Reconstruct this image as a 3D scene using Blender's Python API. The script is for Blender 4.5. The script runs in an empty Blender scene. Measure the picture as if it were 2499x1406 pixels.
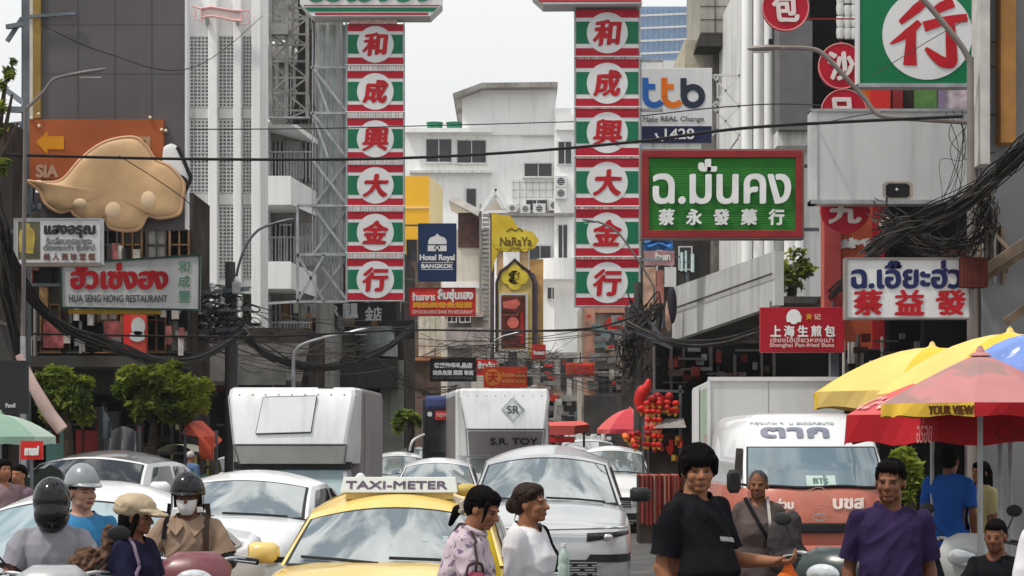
import bpy, math, random
from mathutils import Vector, Matrix, noise

sc = bpy.context.scene
COL = sc.collection
R = random.Random(7)

# ------------------------------------------------------------------ camera, sky, sun, exposure
F, CX, HY, HC = 5000.0, 1249.5, 1075.0, 1.8        # focal length in photo pixels, vanishing column, horizon row, eye height
cam_data = bpy.data.cameras.new('camera')
cam = bpy.data.objects.new('camera', cam_data)
COL.objects.link(cam)
cam.location = (0, 0, HC)
cam.rotation_euler = (math.pi / 2, 0, 0)
cam_data.sensor_width = 36
cam_data.lens = F / 2499 * 36
cam_data.shift_y = (HY - 703) / 2499
cam_data.clip_start = 0.5
cam_data.clip_end = 5000
sc.camera = cam

SUN_EL, SUN_AZ = math.radians(62), math.radians(245)     # azimuth clockwise from +Y: high, left and a little behind
world = bpy.data.worlds.new('World')
sc.world = world
world.use_nodes = True
wn, wl = world.node_tree.nodes, world.node_tree.links
bg = wn['Background']
bg.inputs['Strength'].default_value = 0.1
sky = wn.new('ShaderNodeTexSky')
sky.sky_type = 'NISHITA'
sky.sun_disc = False
sky.sun_elevation = SUN_EL
sky.sun_rotation = SUN_AZ
sky.dust_density = 2.0
tc = wn.new('ShaderNodeTexCoord')
nz = wn.new('ShaderNodeTexNoise')
nz.inputs['Scale'].default_value = 4.6
nz.inputs['Detail'].default_value = 9
nz.inputs['Roughness'].default_value = 0.58
nz.inputs['Distortion'].default_value = 0.35
wl.new(tc.outputs['Generated'], nz.inputs['Vector'])
cr = wn.new('ShaderNodeValToRGB')                       # where the cloud cover breaks
cr.color_ramp.elements[0].position = 0.42
cr.color_ramp.elements[1].position = 0.52
wl.new(nz.outputs['Fac'], cr.inputs['Fac'])
sep = wn.new('ShaderNodeSeparateXYZ')
wl.new(tc.outputs['Generated'], sep.inputs[0])
lowm = wn.new('ShaderNodeMapRange')                     # solid cover down to the horizon
lowm.inputs['From Min'].default_value = 0.30
lowm.inputs['From Max'].default_value = 0.50
lowm.inputs['To Min'].default_value = 1.0
lowm.inputs['To Max'].default_value = 0.0
wl.new(sep.outputs['Z'], lowm.inputs['Value'])
mx = wn.new('ShaderNodeMath')
mx.operation = 'MAXIMUM'
wl.new(cr.outputs['Color'], mx.inputs[0])
wl.new(lowm.outputs['Result'], mx.inputs[1])
cl = wn.new('ShaderNodeMapRange')                       # cloud brightness: brighter overhead
cl.inputs['From Min'].default_value = 0.05
cl.inputs['From Max'].default_value = 0.75
cl.inputs['To Min'].default_value = 7.0
cl.inputs['To Max'].default_value = 15.0
wl.new(sep.outputs['Z'], cl.inputs['Value'])
nz2 = wn.new('ShaderNodeTexNoise')
nz2.inputs['Scale'].default_value = 7
nz2.inputs['Detail'].default_value = 6
wl.new(tc.outputs['Generated'], nz2.inputs['Vector'])
n2 = wn.new('ShaderNodeMapRange')
n2.inputs['From Min'].default_value = 0.3
n2.inputs['From Max'].default_value = 0.7
n2.inputs['To Min'].default_value = 0.6
n2.inputs['To Max'].default_value = 1.15
wl.new(nz2.outputs['Fac'], n2.inputs['Value'])
n2m = wn.new('ShaderNodeMix')                           # even near the horizon
n2m.data_type = 'FLOAT'
n2m.inputs['B'].default_value = 1.0
wl.new(lowm.outputs['Result'], n2m.inputs['Factor'])
wl.new(n2.outputs['Result'], n2m.inputs['A'])
mul = wn.new('ShaderNodeMath')
mul.operation = 'MULTIPLY'
wl.new(cl.outputs['Result'], mul.inputs[0])
wl.new(n2m.outputs['Result'], mul.inputs[1])
vm = wn.new('ShaderNodeVectorMath')
vm.operation = 'SCALE'
vm.inputs[0].default_value = (0.985, 1.0, 0.995)
wl.new(mul.outputs[0], vm.inputs['Scale'])
mixc = wn.new('ShaderNodeMix')
mixc.data_type = 'RGBA'
wl.new(mx.outputs[0], mixc.inputs['Factor'])
wl.new(sky.outputs['Color'], mixc.inputs['A'])
wl.new(vm.outputs[0], mixc.inputs['B'])
wl.new(mixc.outputs['Result'], bg.inputs['Color'])

sd = bpy.data.lights.new('sun', 'SUN')
sd.energy = 2.8
sd.angle = math.radians(4)
sd.color = (1.0, 0.94, 0.85)
sun = bpy.data.objects.new('sun', sd)
COL.objects.link(sun)
sun.rotation_euler = (math.pi / 2 - SUN_EL, 0, math.pi - SUN_AZ)
sc.view_settings.view_transform = 'Standard'
sc.view_settings.look = 'None'
sc.view_settings.exposure = 0.13
sc.view_settings.gamma = 1.0
try:
    sc.cycles.max_bounces = 6
    sc.cycles.use_denoising = True
except Exception:
    pass

# ------------------------------------------------------------------ helpers
def X(px, d): return (px - CX) * d / F
def Z(py, d): return HC + (HY - py) * d / F
def lin(h):
    o = []
    for i in (0, 2, 4):
        v = int(h[i:i + 2], 16) / 255
        o.append(v / 12.92 if v <= 0.04045 else ((v + 0.055) / 1.055) ** 2.4)
    return o
def lerp(a, b, t): return a + (b - a) * t

MATS = {}
def M(key, col, rough=0.6, metal=0.0, var=0.15, sc_=2.5, streak=0.0, bump=0.0, coat=0.0, ior=1.45, emit=0.0, wave=None, spots=None):
    """a procedural material: base colour with blotches, vertical rain streaks, optional ribs and spots"""
    if key in MATS:
        return MATS[key]
    if isinstance(col, str):
        col = lin(col)
    m = bpy.data.materials.new(key)
    m.use_nodes = True
    n, l = m.node_tree.nodes, m.node_tree.links
    b = n['Principled BSDF']
    b.inputs['Roughness'].default_value = rough
    b.inputs['Metallic'].default_value = metal
    b.inputs['IOR'].default_value = ior
    b.inputs['Coat Weight'].default_value = coat
    b.inputs['Specular IOR Level'].default_value = 0.5 if (rough < 0.4 or metal) else (0.2 if rough < 0.75 else 0.03)
    b.inputs['Coat Roughness'].default_value = 0.04
    t = n.new('ShaderNodeTexCoord')
    def noise_node(vec, s, det=5, lo=0.35, hi=0.68):
        q = n.new('ShaderNodeTexNoise')
        q.inputs['Scale'].default_value = s
        q.inputs['Detail'].default_value = det
        l.new(vec, q.inputs['Vector'])
        r = n.new('ShaderNodeMapRange')
        r.inputs['From Min'].default_value = lo
        r.inputs['From Max'].default_value = hi
        l.new(q.outputs['Fac'], r.inputs['Value'])
        return r
    def mix(fac, a, bcol):
        q = n.new('ShaderNodeMix')
        q.data_type = 'RGBA'
        l.new(fac, q.inputs['Factor'])
        if isinstance(a, (list, tuple)):
            q.inputs['A'].default_value = (*a, 1)
        else:
            l.new(a, q.inputs['A'])
        q.inputs['B'].default_value = (*bcol, 1)
        return q.outputs['Result']
    base = noise_node(t.outputs['Object'], sc_)
    dark = [c * (1 - var) for c in col]
    lite = [min(1, c * (1 + var * 0.6)) for c in col]
    out = mix(base.outputs['Result'], dark, lite)
    if streak:
        mp = n.new('ShaderNodeMapping')
        mp.inputs['Scale'].default_value = (3.0, 3.0, 0.22)
        l.new(t.outputs['Object'], mp.inputs['Vector'])
        s = noise_node(mp.outputs['Vector'], 1.6, 6, 0.5, 0.78)
        s.inputs['To Max'].default_value = streak
        out = mix(s.outputs['Result'], out, [c * 0.28 + 0.01 for c in col])
    if spots:
        s = noise_node(t.outputs['Object'], spots[1], 3, spots[2] if len(spots) > 2 else 0.52, (spots[2] if len(spots) > 2 else 0.52) + 0.05)
        out = mix(s.outputs['Result'], out, spots[0])
    l.new(out, b.inputs['Base Color'])
    if bump or wave:
        bp = n.new('ShaderNodeBump')
        bp.inputs['Strength'].default_value = bump or 0.5
        bp.inputs['Distance'].default_value = 0.02
        if wave:
            w = n.new('ShaderNodeTexWave')
            w.bands_direction = wave[0]
            w.inputs['Scale'].default_value = wave[1]
            w.inputs['Distortion'].default_value = wave[2] if len(wave) > 2 else 0
            l.new(t.outputs['Object'], w.inputs['Vector'])
            l.new(w.outputs['Fac'], bp.inputs['Height'])
        else:
            q = n.new('ShaderNodeTexNoise')
            q.inputs['Scale'].default_value = sc_ * 6
            q.inputs['Detail'].default_value = 6
            l.new(t.outputs['Object'], q.inputs['Vector'])
            l.new(q.outputs['Fac'], bp.inputs['Height'])
        l.new(bp.outputs['Normal'], b.inputs['Normal'])
    if emit:
        b.inputs['Emission Color'].default_value = (*col, 1)
        b.inputs['Emission Strength'].default_value = emit
    MATS[key] = m
    return m

class MB:
    """collects shapes and links them as ONE mesh object"""
    def __init__(s):
        s.v, s.f, s.m, s.i = [], [], [], 0
    def mat(s, i):
        s.i = i
        return s
    def add(s, vs, fs):
        o = len(s.v)
        s.v += [tuple(p) for p in vs]
        for q in fs:
            s.f.append([o + k for k in q])
            s.m.append(s.i)
        return s
    def box(s, x0, x1, y0, y1, z0, z1):
        return s.add([(x0, y0, z0), (x1, y0, z0), (x1, y1, z0), (x0, y1, z0), (x0, y0, z1), (x1, y0, z1), (x1, y1, z1), (x0, y1, z1)],
                     [(3, 2, 1, 0), (4, 5, 6, 7), (0, 1, 5, 4), (1, 2, 6, 5), (2, 3, 7, 6), (3, 0, 4, 7)])
    def beam(s, p0, p1, w, h=None):
        """square bar between two points"""
        p0, p1 = Vector(p0), Vector(p1)
        h = h or w
        t = (p1 - p0).normalized()
        a = t.cross(Vector((0, 1, 0)))
        if a.length < 0.05:
            a = t.cross(Vector((1, 0, 0)))
        a.normalize()
        b = t.cross(a)
        vs = []
        for p in (p0, p1):
            for u, w_ in ((-1, -1), (1, -1), (1, 1), (-1, 1)):
                vs.append(p + a * (u * w / 2) + b * (w_ * h / 2))
        return s.add(vs, [(3, 2, 1, 0), (4, 5, 6, 7), (0, 1, 5, 4), (1, 2, 6, 5), (2, 3, 7, 6), (3, 0, 4, 7)])
    def tube(s, pts, r, n=8, cap=True):
        pts = [Vector(p) for p in pts]
        k = len(pts)
        rs = r if isinstance(r, (list, tuple)) else [r] * k
        vs, fs = [], []
        ref = None
        for i, p in enumerate(pts):
            t = (pts[min(i + 1, k - 1)] - pts[max(i - 1, 0)])
            t = t.normalized() if t.length > 1e-9 else Vector((0, 0, 1))
            if ref is None:
                ref = t.cross(Vector((0.13, 0.31, 0.94)))
                if ref.length < 0.1:
                    ref = t.cross(Vector((1, 0, 0)))
            a = (ref - t * ref.dot(t)).normalized()
            ref = a
            b = t.cross(a)
            for j in range(n):
                th = 2 * math.pi * j / n
                vs.append(p + (a * math.cos(th) + b * math.sin(th)) * rs[i])
        for i in range(k - 1):
            for j in range(n):
                q = (j + 1) % n
                fs.append((i * n + j, i * n + q, (i + 1) * n + q, (i + 1) * n + j))
        if cap:
            fs.append(tuple(range(n))[::-1])
            fs.append(tuple((k - 1) * n + j for j in range(n)))
        return s.add(vs, fs)
    def caps(s, p0, r0, p1, r1, n=12, m=4):
        """tapered capsule"""
        p0, p1 = Vector(p0), Vector(p1)
        t = (p1 - p0)
        t = t.normalized() if t.length > 1e-6 else Vector((0, 0, 1))
        pts, rs = [], []
        for i in range(m):
            a = math.pi / 2 * (1 - i / m)
            pts.append(p0 - t * (r0 * math.sin(a)))
            rs.append(max(r0 * math.cos(a), 1e-4))
        pts += [p0, p1]
        rs += [r0, r1]
        for i in range(1, m + 1):
            a = math.pi / 2 * i / m
            pts.append(p1 + t * (r1 * math.sin(a)))
            rs.append(max(r1 * math.cos(a), 1e-4))
        return s.tube(pts, rs, n)
    def ell(s, c, r, rot=None, nu=18, nv=12):
        vs, fs = [], []
        c = Vector(c)
        for i in range(nv + 1):
            ph = math.pi * i / nv
            for j in range(nu):
                th = 2 * math.pi * j / nu
                p = Vector((r[0] * math.sin(ph) * math.cos(th), r[1] * math.sin(ph) * math.sin(th), r[2] * math.cos(ph)))
                if rot:
                    p = rot @ p
                vs.append(c + p)
        for i in range(nv):
            for j in range(nu):
                q = (j + 1) % nu
                fs.append((i * nu + j, (i + 1) * nu + j, (i + 1) * nu + q, i * nu + q))
        return s.add(vs, fs)
    def rings(s, rings, cap=True):
        """loft of closed rings with equal counts"""
        n = len(rings[0])
        vs, fs = [], []
        for r in rings:
            vs += r
        for i in range(len(rings) - 1):
            for j in range(n):
                q = (j + 1) % n
                fs.append((i * n + j, i * n + q, (i + 1) * n + q, (i + 1) * n + j))
        if cap:
            fs.append(tuple(range(n))[::-1])
            fs.append(tuple((len(rings) - 1) * n + j for j in range(n)))
        return s.add(vs, fs)
    def prism(s, poly, y0, y1):
        """polygon in (x, z) given thickness along y"""
        n = len(poly)
        vs = [(p[0], y0, p[1]) for p in poly] + [(p[0], y1, p[1]) for p in poly]
        fs = [tuple(range(n)), tuple(range(2 * n - 1, n - 1, -1))]
        for j in range(n):
            q = (j + 1) % n
            fs.append((j, n + j, n + q, q))
        return s.add(vs, fs)
    def prism_x(s, poly, x0, x1):
        """polygon in (y, z) given thickness along x"""
        n = len(poly)
        vs = [(x0, p[0], p[1]) for p in poly] + [(x1, p[0], p[1]) for p in poly]
        fs = [tuple(range(n))[::-1], tuple(range(n, 2 * n))]
        for j in range(n):
            q = (j + 1) % n
            fs.append((j, q, n + q, n + j))
        return s.add(vs, fs)
    def grid(s, fn, nu, nv, flip=False):
        vs, fs = [], []
        for i in range(nv + 1):
            for j in range(nu + 1):
                vs.append(fn(j / nu, i / nv))
        for i in range(nv):
            for j in range(nu):
                a = i * (nu + 1) + j
                q = (a, a + 1, a + nu + 2, a + nu + 1)
                fs.append(q[::-1] if flip else q)
        return s.add(vs, fs)
    def lathe(s, prof, c=(0, 0, 0), n=20):
        vs, fs = [], []
        for r, z in prof:
            for j in range(n):
                th = 2 * math.pi * j / n
                vs.append((c[0] + r * math.cos(th), c[1] + r * math.sin(th), c[2] + z))
        for i in range(len(prof) - 1):
            for j in range(n):
                q = (j + 1) % n
                fs.append((i * n + j, i * n + q, (i + 1) * n + q, (i + 1) * n + j))
        return s.add(vs, fs)
    def ribbon(s, pts, w, y, taper=None):
        """flat painted stroke in the x-z plane"""
        k = len(pts)
        L, Rr = [], []
        for i, p in enumerate(pts):
            a, b = pts[max(i - 1, 0)], pts[min(i + 1, k - 1)]
            t = Vector((b[0] - a[0], b[1] - a[1])).normalized()
            wi = (w[i] if isinstance(w, (list, tuple)) else w) / 2
            L.append((p[0] - t.y * wi, y, p[1] + t.x * wi))
            Rr.append((p[0] + t.y * wi, y, p[1] - t.x * wi))
        return s.add(L + Rr, [(i, i + 1, k + i + 1, k + i) for i in range(k - 1)])
    def disc(s, cx, cz, r, y, n=40, rz=None):
        return s.add([(cx + r * math.cos(2 * math.pi * j / n), y, cz + (rz or r) * math.sin(2 * math.pi * j / n)) for j in range(n)], [tuple(range(n))])
    def flat(s, x0, x1, z0, z1, y):
        return s.add([(x0, y, z0), (x1, y, z0), (x1, y, z1), (x0, y, z1)], [(0, 1, 2, 3)])
    def poly(s, pts, y):
        return s.add([(p[0], y, p[1]) for p in pts], [tuple(range(len(pts)))])
    def build(s, name, mat, parent=None, smooth=False, bevel=0.0, sub=0, ang=40, label=None):
        me = bpy.data.meshes.new(name)
        me.from_pydata(s.v, [], s.f)
        mats = mat if isinstance(mat, (list, tuple)) else [mat]
        for m in mats:
            me.materials.append(m)
        if len(mats) > 1:
            me.polygons.foreach_set('material_index', s.m)
        if smooth:
            me.polygons.foreach_set('use_smooth', [True] * len(me.polygons))
            if ang < 180:
                me.set_sharp_from_angle(angle=math.radians(ang))
        o = bpy.data.objects.new(name, me)
        COL.objects.link(o)
        if parent:
            o.parent = parent
        if bevel:
            b = o.modifiers.new('bevel', 'BEVEL')
            b.width = bevel
            b.segments = 2
            b.limit_method = 'ANGLE'
        if sub:
            b = o.modifiers.new('sub', 'SUBSURF')
            b.levels = b.render_levels = sub
        if label:
            o['label'] = label
        return o

def tag(o, label, cat, group=None, kind=None):
    o['label'] = label
    o['category'] = cat
    if group:
        o['group'] = group
    if kind:
        o['kind'] = kind
    return o
def thing(name, label, cat, loc=(0, 0, 0), rotz=0, group=None):
    o = bpy.data.objects.new(name, None)
    o.empty_display_size = 0.3
    COL.objects.link(o)
    o.location = loc
    o.rotation_euler = (0, 0, rotz)
    return tag(o, label, cat, group)
def structure(o):
    o['kind'] = 'structure'
    return o

TXT = {}
def text_geo(body, shear=0.0):
    if (body, shear) in TXT:
        return TXT[(body, shear)]
    c = bpy.data.curves.new('t', 'FONT')
    c.body = body
    c.size = 1
    c.shear = shear
    c.resolution_u = 4
    o = bpy.data.objects.new('t', c)
    COL.objects.link(o)
    me = bpy.data.meshes.new_from_object(o.evaluated_get(bpy.context.evaluated_depsgraph_get()))
    vs = [(v.co.x, v.co.y) for v in me.vertices]
    fs = [tuple(p.vertices) for p in me.polygons]
    bpy.data.objects.remove(o)
    bpy.data.curves.remove(c)
    bpy.data.meshes.remove(me)
    TXT[(body, shear)] = (vs, fs)
    return vs, fs
def put_text(mb, body, x0, x1, z0, z1, y, bold=0.0, nib=1.0, shear=0.0, warp=0.0, tf=None):
    """lettering fitted to a rectangle of the x-z plane; bold overlaps slightly shifted copies like a broad brush"""
    vs, fs = text_geo(body, shear)
    if not vs:
        return
    ax, bx = min(v[0] for v in vs), max(v[0] for v in vs)
    az, bz = min(v[1] for v in vs), max(v[1] for v in vs)
    sx, sz = (x1 - x0 - 2 * bold) / max(bx - ax, 1e-6), (z1 - z0 - 2 * bold) / max(bz - az, 1e-6)
    n = 10 if bold else 1
    for k in range(n):
        th = 2 * math.pi * k / n
        ox, oz = bold * math.cos(th), bold * math.sin(th) * nib
        if nib != 1:                                    # slanted nib
            ox, oz = ox * 0.87 - oz * 0.5, ox * 0.5 + oz * 0.87
        out = []
        for vx, vz in vs:
            px = x0 + bold + (vx - ax) * sx + ox
            pz = z0 + bold + (vz - az) * sz + oz
            if warp:
                q = noise.noise_vector(Vector((px * 4 / max(z1 - z0, 0.01), pz * 4 / max(z1 - z0, 0.01), k * 0.35)))
                px += q.x * warp
                pz += q.y * warp
            p = (px, y - 0.0006 * k, pz)
            out.append(tf(p) if tf else p)
        mb.add(out, fs)

class U:
    """a thing whose measures are taken off the photograph at one distance d; front face at local y = 0, facing the camera"""
    def __init__(s, name, label, cat, cx, base, d, group=None, yaw=0.0, z=None):
        s.cx, s.base, s.d, s.k = cx, base, d, d / F
        s.root = thing(name, label, cat, (X(cx, d), d, Z(base, d)), yaw, group)
    def x(s, px): return (px - s.cx) * s.k
    def z(s, py): return (s.base - py) * s.k
    def p(s, px, py, y=0.0): return (s.x(px), y, s.z(py))
    def box(s, name, b, y0, y1, mat, parent=None, bevel=0.0, label=None):
        return MB().box(s.x(b[0]), s.x(b[2]), y0, y1, s.z(b[3]), s.z(b[1])).build(name, mat, parent or s.root, bevel=bevel, label=label)
    def frame(s, name, b, w, y0, y1, mat, parent=None, bevel=0.0):
        """picture-frame ring, w in photo pixels, inside box b"""
        m = MB()
        x0, x1, z0, z1, t = s.x(b[0]), s.x(b[2]), s.z(b[3]), s.z(b[1]), w * s.k
        m.box(x0, x1, y0, y1, z1 - t, z1)
        m.box(x0, x1, y0, y1, z0, z0 + t)
        m.box(x0, x0 + t, y0, y1, z0 + t, z1 - t)
        m.box(x1 - t, x1, y0, y1, z0 + t, z1 - t)
        return m.build(name, mat, parent or s.root, bevel=bevel)
    def rect(s, name, b, y, mat, parent=None):
        return MB().flat(s.x(b[0]), s.x(b[2]), s.z(b[3]), s.z(b[1]), y).build(name, mat, parent or s.root)
    def text(s, body, b, y, mat, bold=0.0, nib=1.0, shear=0.0, warp=0.0, name='lettering', parent=None):
        m = MB()
        put_text(m, body, s.x(b[0]), s.x(b[2]), s.z(b[3]), s.z(b[1]), y, bold * s.k, nib, shear, warp * s.k)
        return m.build(name, mat, parent or s.root)
    def window(s, b, frame_mat, pane_mat, fw=3, proud=0.06, bars=(0, 0), sill=0, parent=None, y=0.0):
        x0, x1, z0, z1, t = s.x(b[0]), s.x(b[2]), s.z(b[3]), s.z(b[1]), fw * s.k
        m = MB()
        for q in ((x0, x1, z1 - t, z1), (x0, x1, z0, z0 + t), (x0, x0 + t, z0 + t, z1 - t), (x1 - t, x1, z0 + t, z1 - t)):
            m.box(q[0], q[1], -proud, 0.02, q[2], q[3])
        for i in range(bars[0]):
            xx = lerp(x0, x1, (i + 1) / (bars[0] + 1))
            m.box(xx - t * 0.4, xx + t * 0.4, -proud * 0.8, 0.02, z0 + t, z1 - t)
        for i in range(bars[1]):
            zz = lerp(z0, z1, (i + 1) / (bars[1] + 1))
            m.box(x0 + t, x1 - t, -proud * 0.7, 0.02, zz - t * 0.4, zz + t * 0.4)
        w = m.build('window', frame_mat, parent or s.root)
        MB().flat(x0 + t * 0.5, x1 - t * 0.5, z0 + t * 0.5, z1 - t * 0.5, -0.012).build('pane', pane_mat, w)
        w.location.y = y
        if sill:
            MB().box(x0 - t, x1 + t, -proud - 0.12, 0.0, z0 - sill * s.k, z0 - 0.002).build('sill', frame_mat, w)
        return w

def sag(p0, p1, drop, n=14):
    p0, p1 = Vector(p0), Vector(p1)
    return [p0.lerp(p1, i / n) - Vector((0, 0, drop * 4 * (i / n) * (1 - i / n))) for i in range(n + 1)]
def spline(pts, n=8):
    pts = [Vector(p) for p in pts]
    out = []
    for i in range(len(pts) - 1):
        a, b, c, d = pts[max(i - 1, 0)], pts[i], pts[i + 1], pts[min(i + 2, len(pts) - 1)]
        for j in range(n):
            t = j / n
            out.append(0.5 * ((2 * b) + (c - a) * t + (2 * a - 5 * b + 4 * c - d) * t * t + (3 * b - a - 3 * c + d) * t ** 3))
    out.append(pts[-1])
    return out
def pix(pts):
    """photo points with distances -> world points"""
    return [(X(p[0], p[2]), p[2], Z(p[1], p[2])) for p in pts]
# ------------------------------------------------------------------ materials of the place
ASPH = M('asphalt', (0.10, 0.10, 0.10), 0.85, var=0.3, sc_=1.2, bump=0.25)
PAVE = M('pavement_concrete', (0.22, 0.21, 0.20), 0.85, var=0.25, sc_=1.5, bump=0.2)
WHITE = M('white_render', (0.87, 0.87, 0.86), 0.75, var=0.04, sc_=0.6, streak=0.22)
WHITE2 = M('old_white_render', (0.66, 0.66, 0.64), 0.8, var=0.14, sc_=0.5, streak=0.7)
CLEANW = M('white_enamel', (0.66, 0.66, 0.66), 0.45, var=0.05, sc_=1.0, streak=0.12)
GREYW = M('grey_sign_white', (0.54, 0.55, 0.55), 0.5, var=0.07, sc_=1.0, streak=0.3)
CONC = M('stained_concrete', (0.30, 0.285, 0.265), 0.9, var=0.25, sc_=0.7, streak=0.75, bump=0.3)
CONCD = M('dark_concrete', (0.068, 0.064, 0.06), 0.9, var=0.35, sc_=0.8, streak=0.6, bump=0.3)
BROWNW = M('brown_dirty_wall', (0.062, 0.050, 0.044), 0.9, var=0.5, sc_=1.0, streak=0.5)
DARK = M('opening_shade', (0.006, 0.006, 0.007), 0.8, var=0.5, sc_=1.5)  # near-black colour stands in for the shade inside openings
GLASS = M('window_glass', (0.030, 0.034, 0.040), 0.12, var=0.4, sc_=0.8, ior=1.5)
GRILLE = M('grey_grille_pane', (0.33, 0.34, 0.34), 0.7, var=0.2, sc_=2)
STEEL = M('galvanised_steel', (0.36, 0.37, 0.38), 0.5, metal=0.5, var=0.25, sc_=4)
STEELD = M('dark_painted_steel', (0.10, 0.115, 0.13), 0.6, metal=0.3, var=0.35, sc_=3)
RUST = M('rusty_metal', (0.22, 0.12, 0.06), 0.85, var=0.5, sc_=3, streak=0.5)
RED = M('sign_red', (0.52, 0.018, 0.035), 0.45, var=0.12, sc_=1.5, streak=0.12)
REDB = M('shop_red', (0.60, 0.03, 0.025), 0.5, var=0.15, sc_=2)
DKRED = M('dark_red_frame', (0.25, 0.022, 0.025), 0.5, var=0.2, sc_=2)
GREEN = M('sign_green', (0.012, 0.20, 0.085), 0.45, var=0.12, sc_=1.5, streak=0.1)
GREEN2 = M('corrugated_green', (0.02, 0.17, 0.02), 0.5, var=0.2, sc_=1.5, wave=('Z', 9.0), streak=0.15)
NAVY = M('sign_navy', (0.012, 0.035, 0.10), 0.4, var=0.15, sc_=2)
BLACK = M('black_paint', (0.012, 0.012, 0.014), 0.5, var=0.3, sc_=3)
YELL = M('sign_yellow', (0.85, 0.52, 0.03), 0.5, var=0.12, sc_=1.2)
YELL2 = M('pylon_yellow', (0.80, 0.62, 0.06), 0.5, var=0.18, sc_=1.0)
ORNG = M('sign_orange', (0.50, 0.14, 0.04), 0.6, var=0.2, sc_=1.0)
CABLE = M('black_cable', (0.012, 0.011, 0.011), 0.6, var=0.4, sc_=6)
CABLEG = M('dusty_grey_cable', (0.075, 0.068, 0.063), 0.75, var=0.4, sc_=5)
WOOD = M('weathered_wood', (0.20, 0.15, 0.11), 0.85, var=0.4, sc_=3, streak=0.5)
CURT = M('pale_curtain', (0.45, 0.43, 0.40), 0.9, var=0.3, sc_=2.5, wave=('X', 4.0, 2.0))
BLUEGL = M('blue_tower_glass', (0.20, 0.30, 0.46), 0.25, var=0.15, sc_=0.15)

# ------------------------------------------------------------------ the setting: ground, road, pavements
structure(MB().add([(-900, -60, -0.03), (900, -60, -0.03), (900, 2500, -0.03), (-900, 2500, -0.03)], [(0, 1, 2, 3)]).build('ground', PAVE))
structure(MB().add([(-7.2, -30, 0), (5.9, -30, 0), (5.9, 400, 0), (-7.2, 400, 0)], [(0, 1, 2, 3)]).build('road', ASPH))
structure(MB().box(-13, -7.2, -30, 400, -0.2, 0.13).build('pavement_beside_left_shops', PAVE, bevel=0.03))
structure(MB().box(5.9, 12, -30, 400, -0.2, 0.13).build('pavement_beside_right_shops', PAVE, bevel=0.03))
lm = MB()
for i in range(20):
    lm.box(-1.95, -1.83, 8 + i * 8, 11 + i * 8, 0.002, 0.005)
    lm.box(1.75, 1.87, 8 + i * 8, 11 + i * 8, 0.002, 0.005)
structure(lm.build('road_markings', M('road_paint', (0.6, 0.6, 0.57), 0.7, var=0.3, sc_=5)))

# ------------------------------------------------------------------ far centre: white stepped building
def ground_z(d): return HY + HC * F / d           # photo row of the ground at distance d
def clutter(u, b, n, kinds, seed, y=(-0.25, 0.0)):
    """small fittings that crowd an old facade: (name, material, width range, height range)"""
    q = random.Random(seed)
    for i in range(n):
        nm, mt, w, h = q.choice(kinds)
        w, h = q.uniform(*w), q.uniform(*h)
        x0, y0 = q.uniform(b[0], b[2] - w), q.uniform(b[1], max(b[1] + 1, b[3] - h))
        f = q.uniform(*y) - i * 0.0011
        u.box(nm, (x0, y0, x0 + w, y0 + h), f, f + q.uniform(0.05, 0.2), mt)

u = U('stepped_building', 'white stepped concrete building with dark windows at the far end of the street', 'building', 1250, ground_z(130), 130)
d0 = ground_z(130)
u.box('wall', (988, 318, 1192, d0), 0, 14, WHITE)
u.box('wall', (1192, 268, 1352, d0), 0.05, 14, WHITE)
u.box('wall', (1352, 268, 1432, d0), -0.6, 14, WHITE)
u.box('penthouse', (1128, 218, 1356, 330), -0.15, 12, WHITE)
r = MB().add([u.p(1106, 236, -1.2), u.p(1176, 210, -1.2), u.p(1360, 208, -1.2), u.p(1360, 220, -1.2), u.p(1178, 222, -1.2), u.p(1112, 248, -1.2)], [(0, 1, 4, 5), (1, 2, 3, 4)])
r.add([u.p(1106, 236, -1.2), u.p(1176, 210, -1.2), u.p(1360, 208, -1.2), u.p(1360, 208, 12), u.p(1176, 210, 12), u.p(1106, 236, 12)], [(0, 1, 4, 5), (1, 2, 3, 4)])
r.add([u.p(1112, 248, -1.2), u.p(1178, 222, -1.2), u.p(1360, 220, -1.2), u.p(1360, 220, 12), u.p(1178, 222, 12), u.p(1112, 248, 12)], [(0, 5, 4, 1), (1, 4, 3, 2)])
r.build('roof', CONC, u.root)
u.box('wing', (1356, 286, 1420, 322), -0.9, 2, WHITE)
for b, bars in (((1278, 277, 1349, 331), (0, 0)), ((1278, 397, 1349, 433), (1, 0)), ((1038, 338, 1104, 398), (1, 0)), ((1114, 341, 1188, 400), (1, 0)),
                ((1136, 459, 1164, 515), (0, 0)), ((1282, 486, 1338, 516), (1, 0))):
    u.window(b, WHITE2, GLASS, 2.5, 0.12, bars, sill=2, y=0.05 if b[0] > 1192 else 0.0)
for b in ((1360, 348, 1396, 406), (1360, 550, 1386, 640), (1290, 598, 1346, 642), (1334, 700, 1360, 732)):
    u.window(b, WHITE2, GLASS, 2.5, 0.12, (1, 0), y=-0.6 if b[0] > 1352 else 0.05)
u.box('ledge', (988, 316, 1200, 326), -0.6, 0, WHITE)
u.box('ledge', (1192, 524, 1400, 531), -1.0, 0, CONC)
u.box('ledge', (1000, 418, 1200, 424), -0.5, 0, WHITE2)
b_ = MB()
for i in range(17):
    t = i / 16
    a = math.pi * t
    b_.v.append((u.x(1362) - u.k * 66 * math.cos(a), -1.0 - 2.2 * math.sin(a), u.z(690)))
    b_.v.append((u.x(1362) - u.k * 66 * math.cos(a), -1.0 - 2.2 * math.sin(a), u.z(640)))
b_.f = [(2 * i, 2 * i + 2, 2 * i + 3, 2 * i + 1) for i in range(16)]
b_.f += [tuple(2 * i + 1 for i in range(17)), tuple(2 * i for i in range(16, -1, -1))]
b_.m = [0] * len(b_.f)
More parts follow.
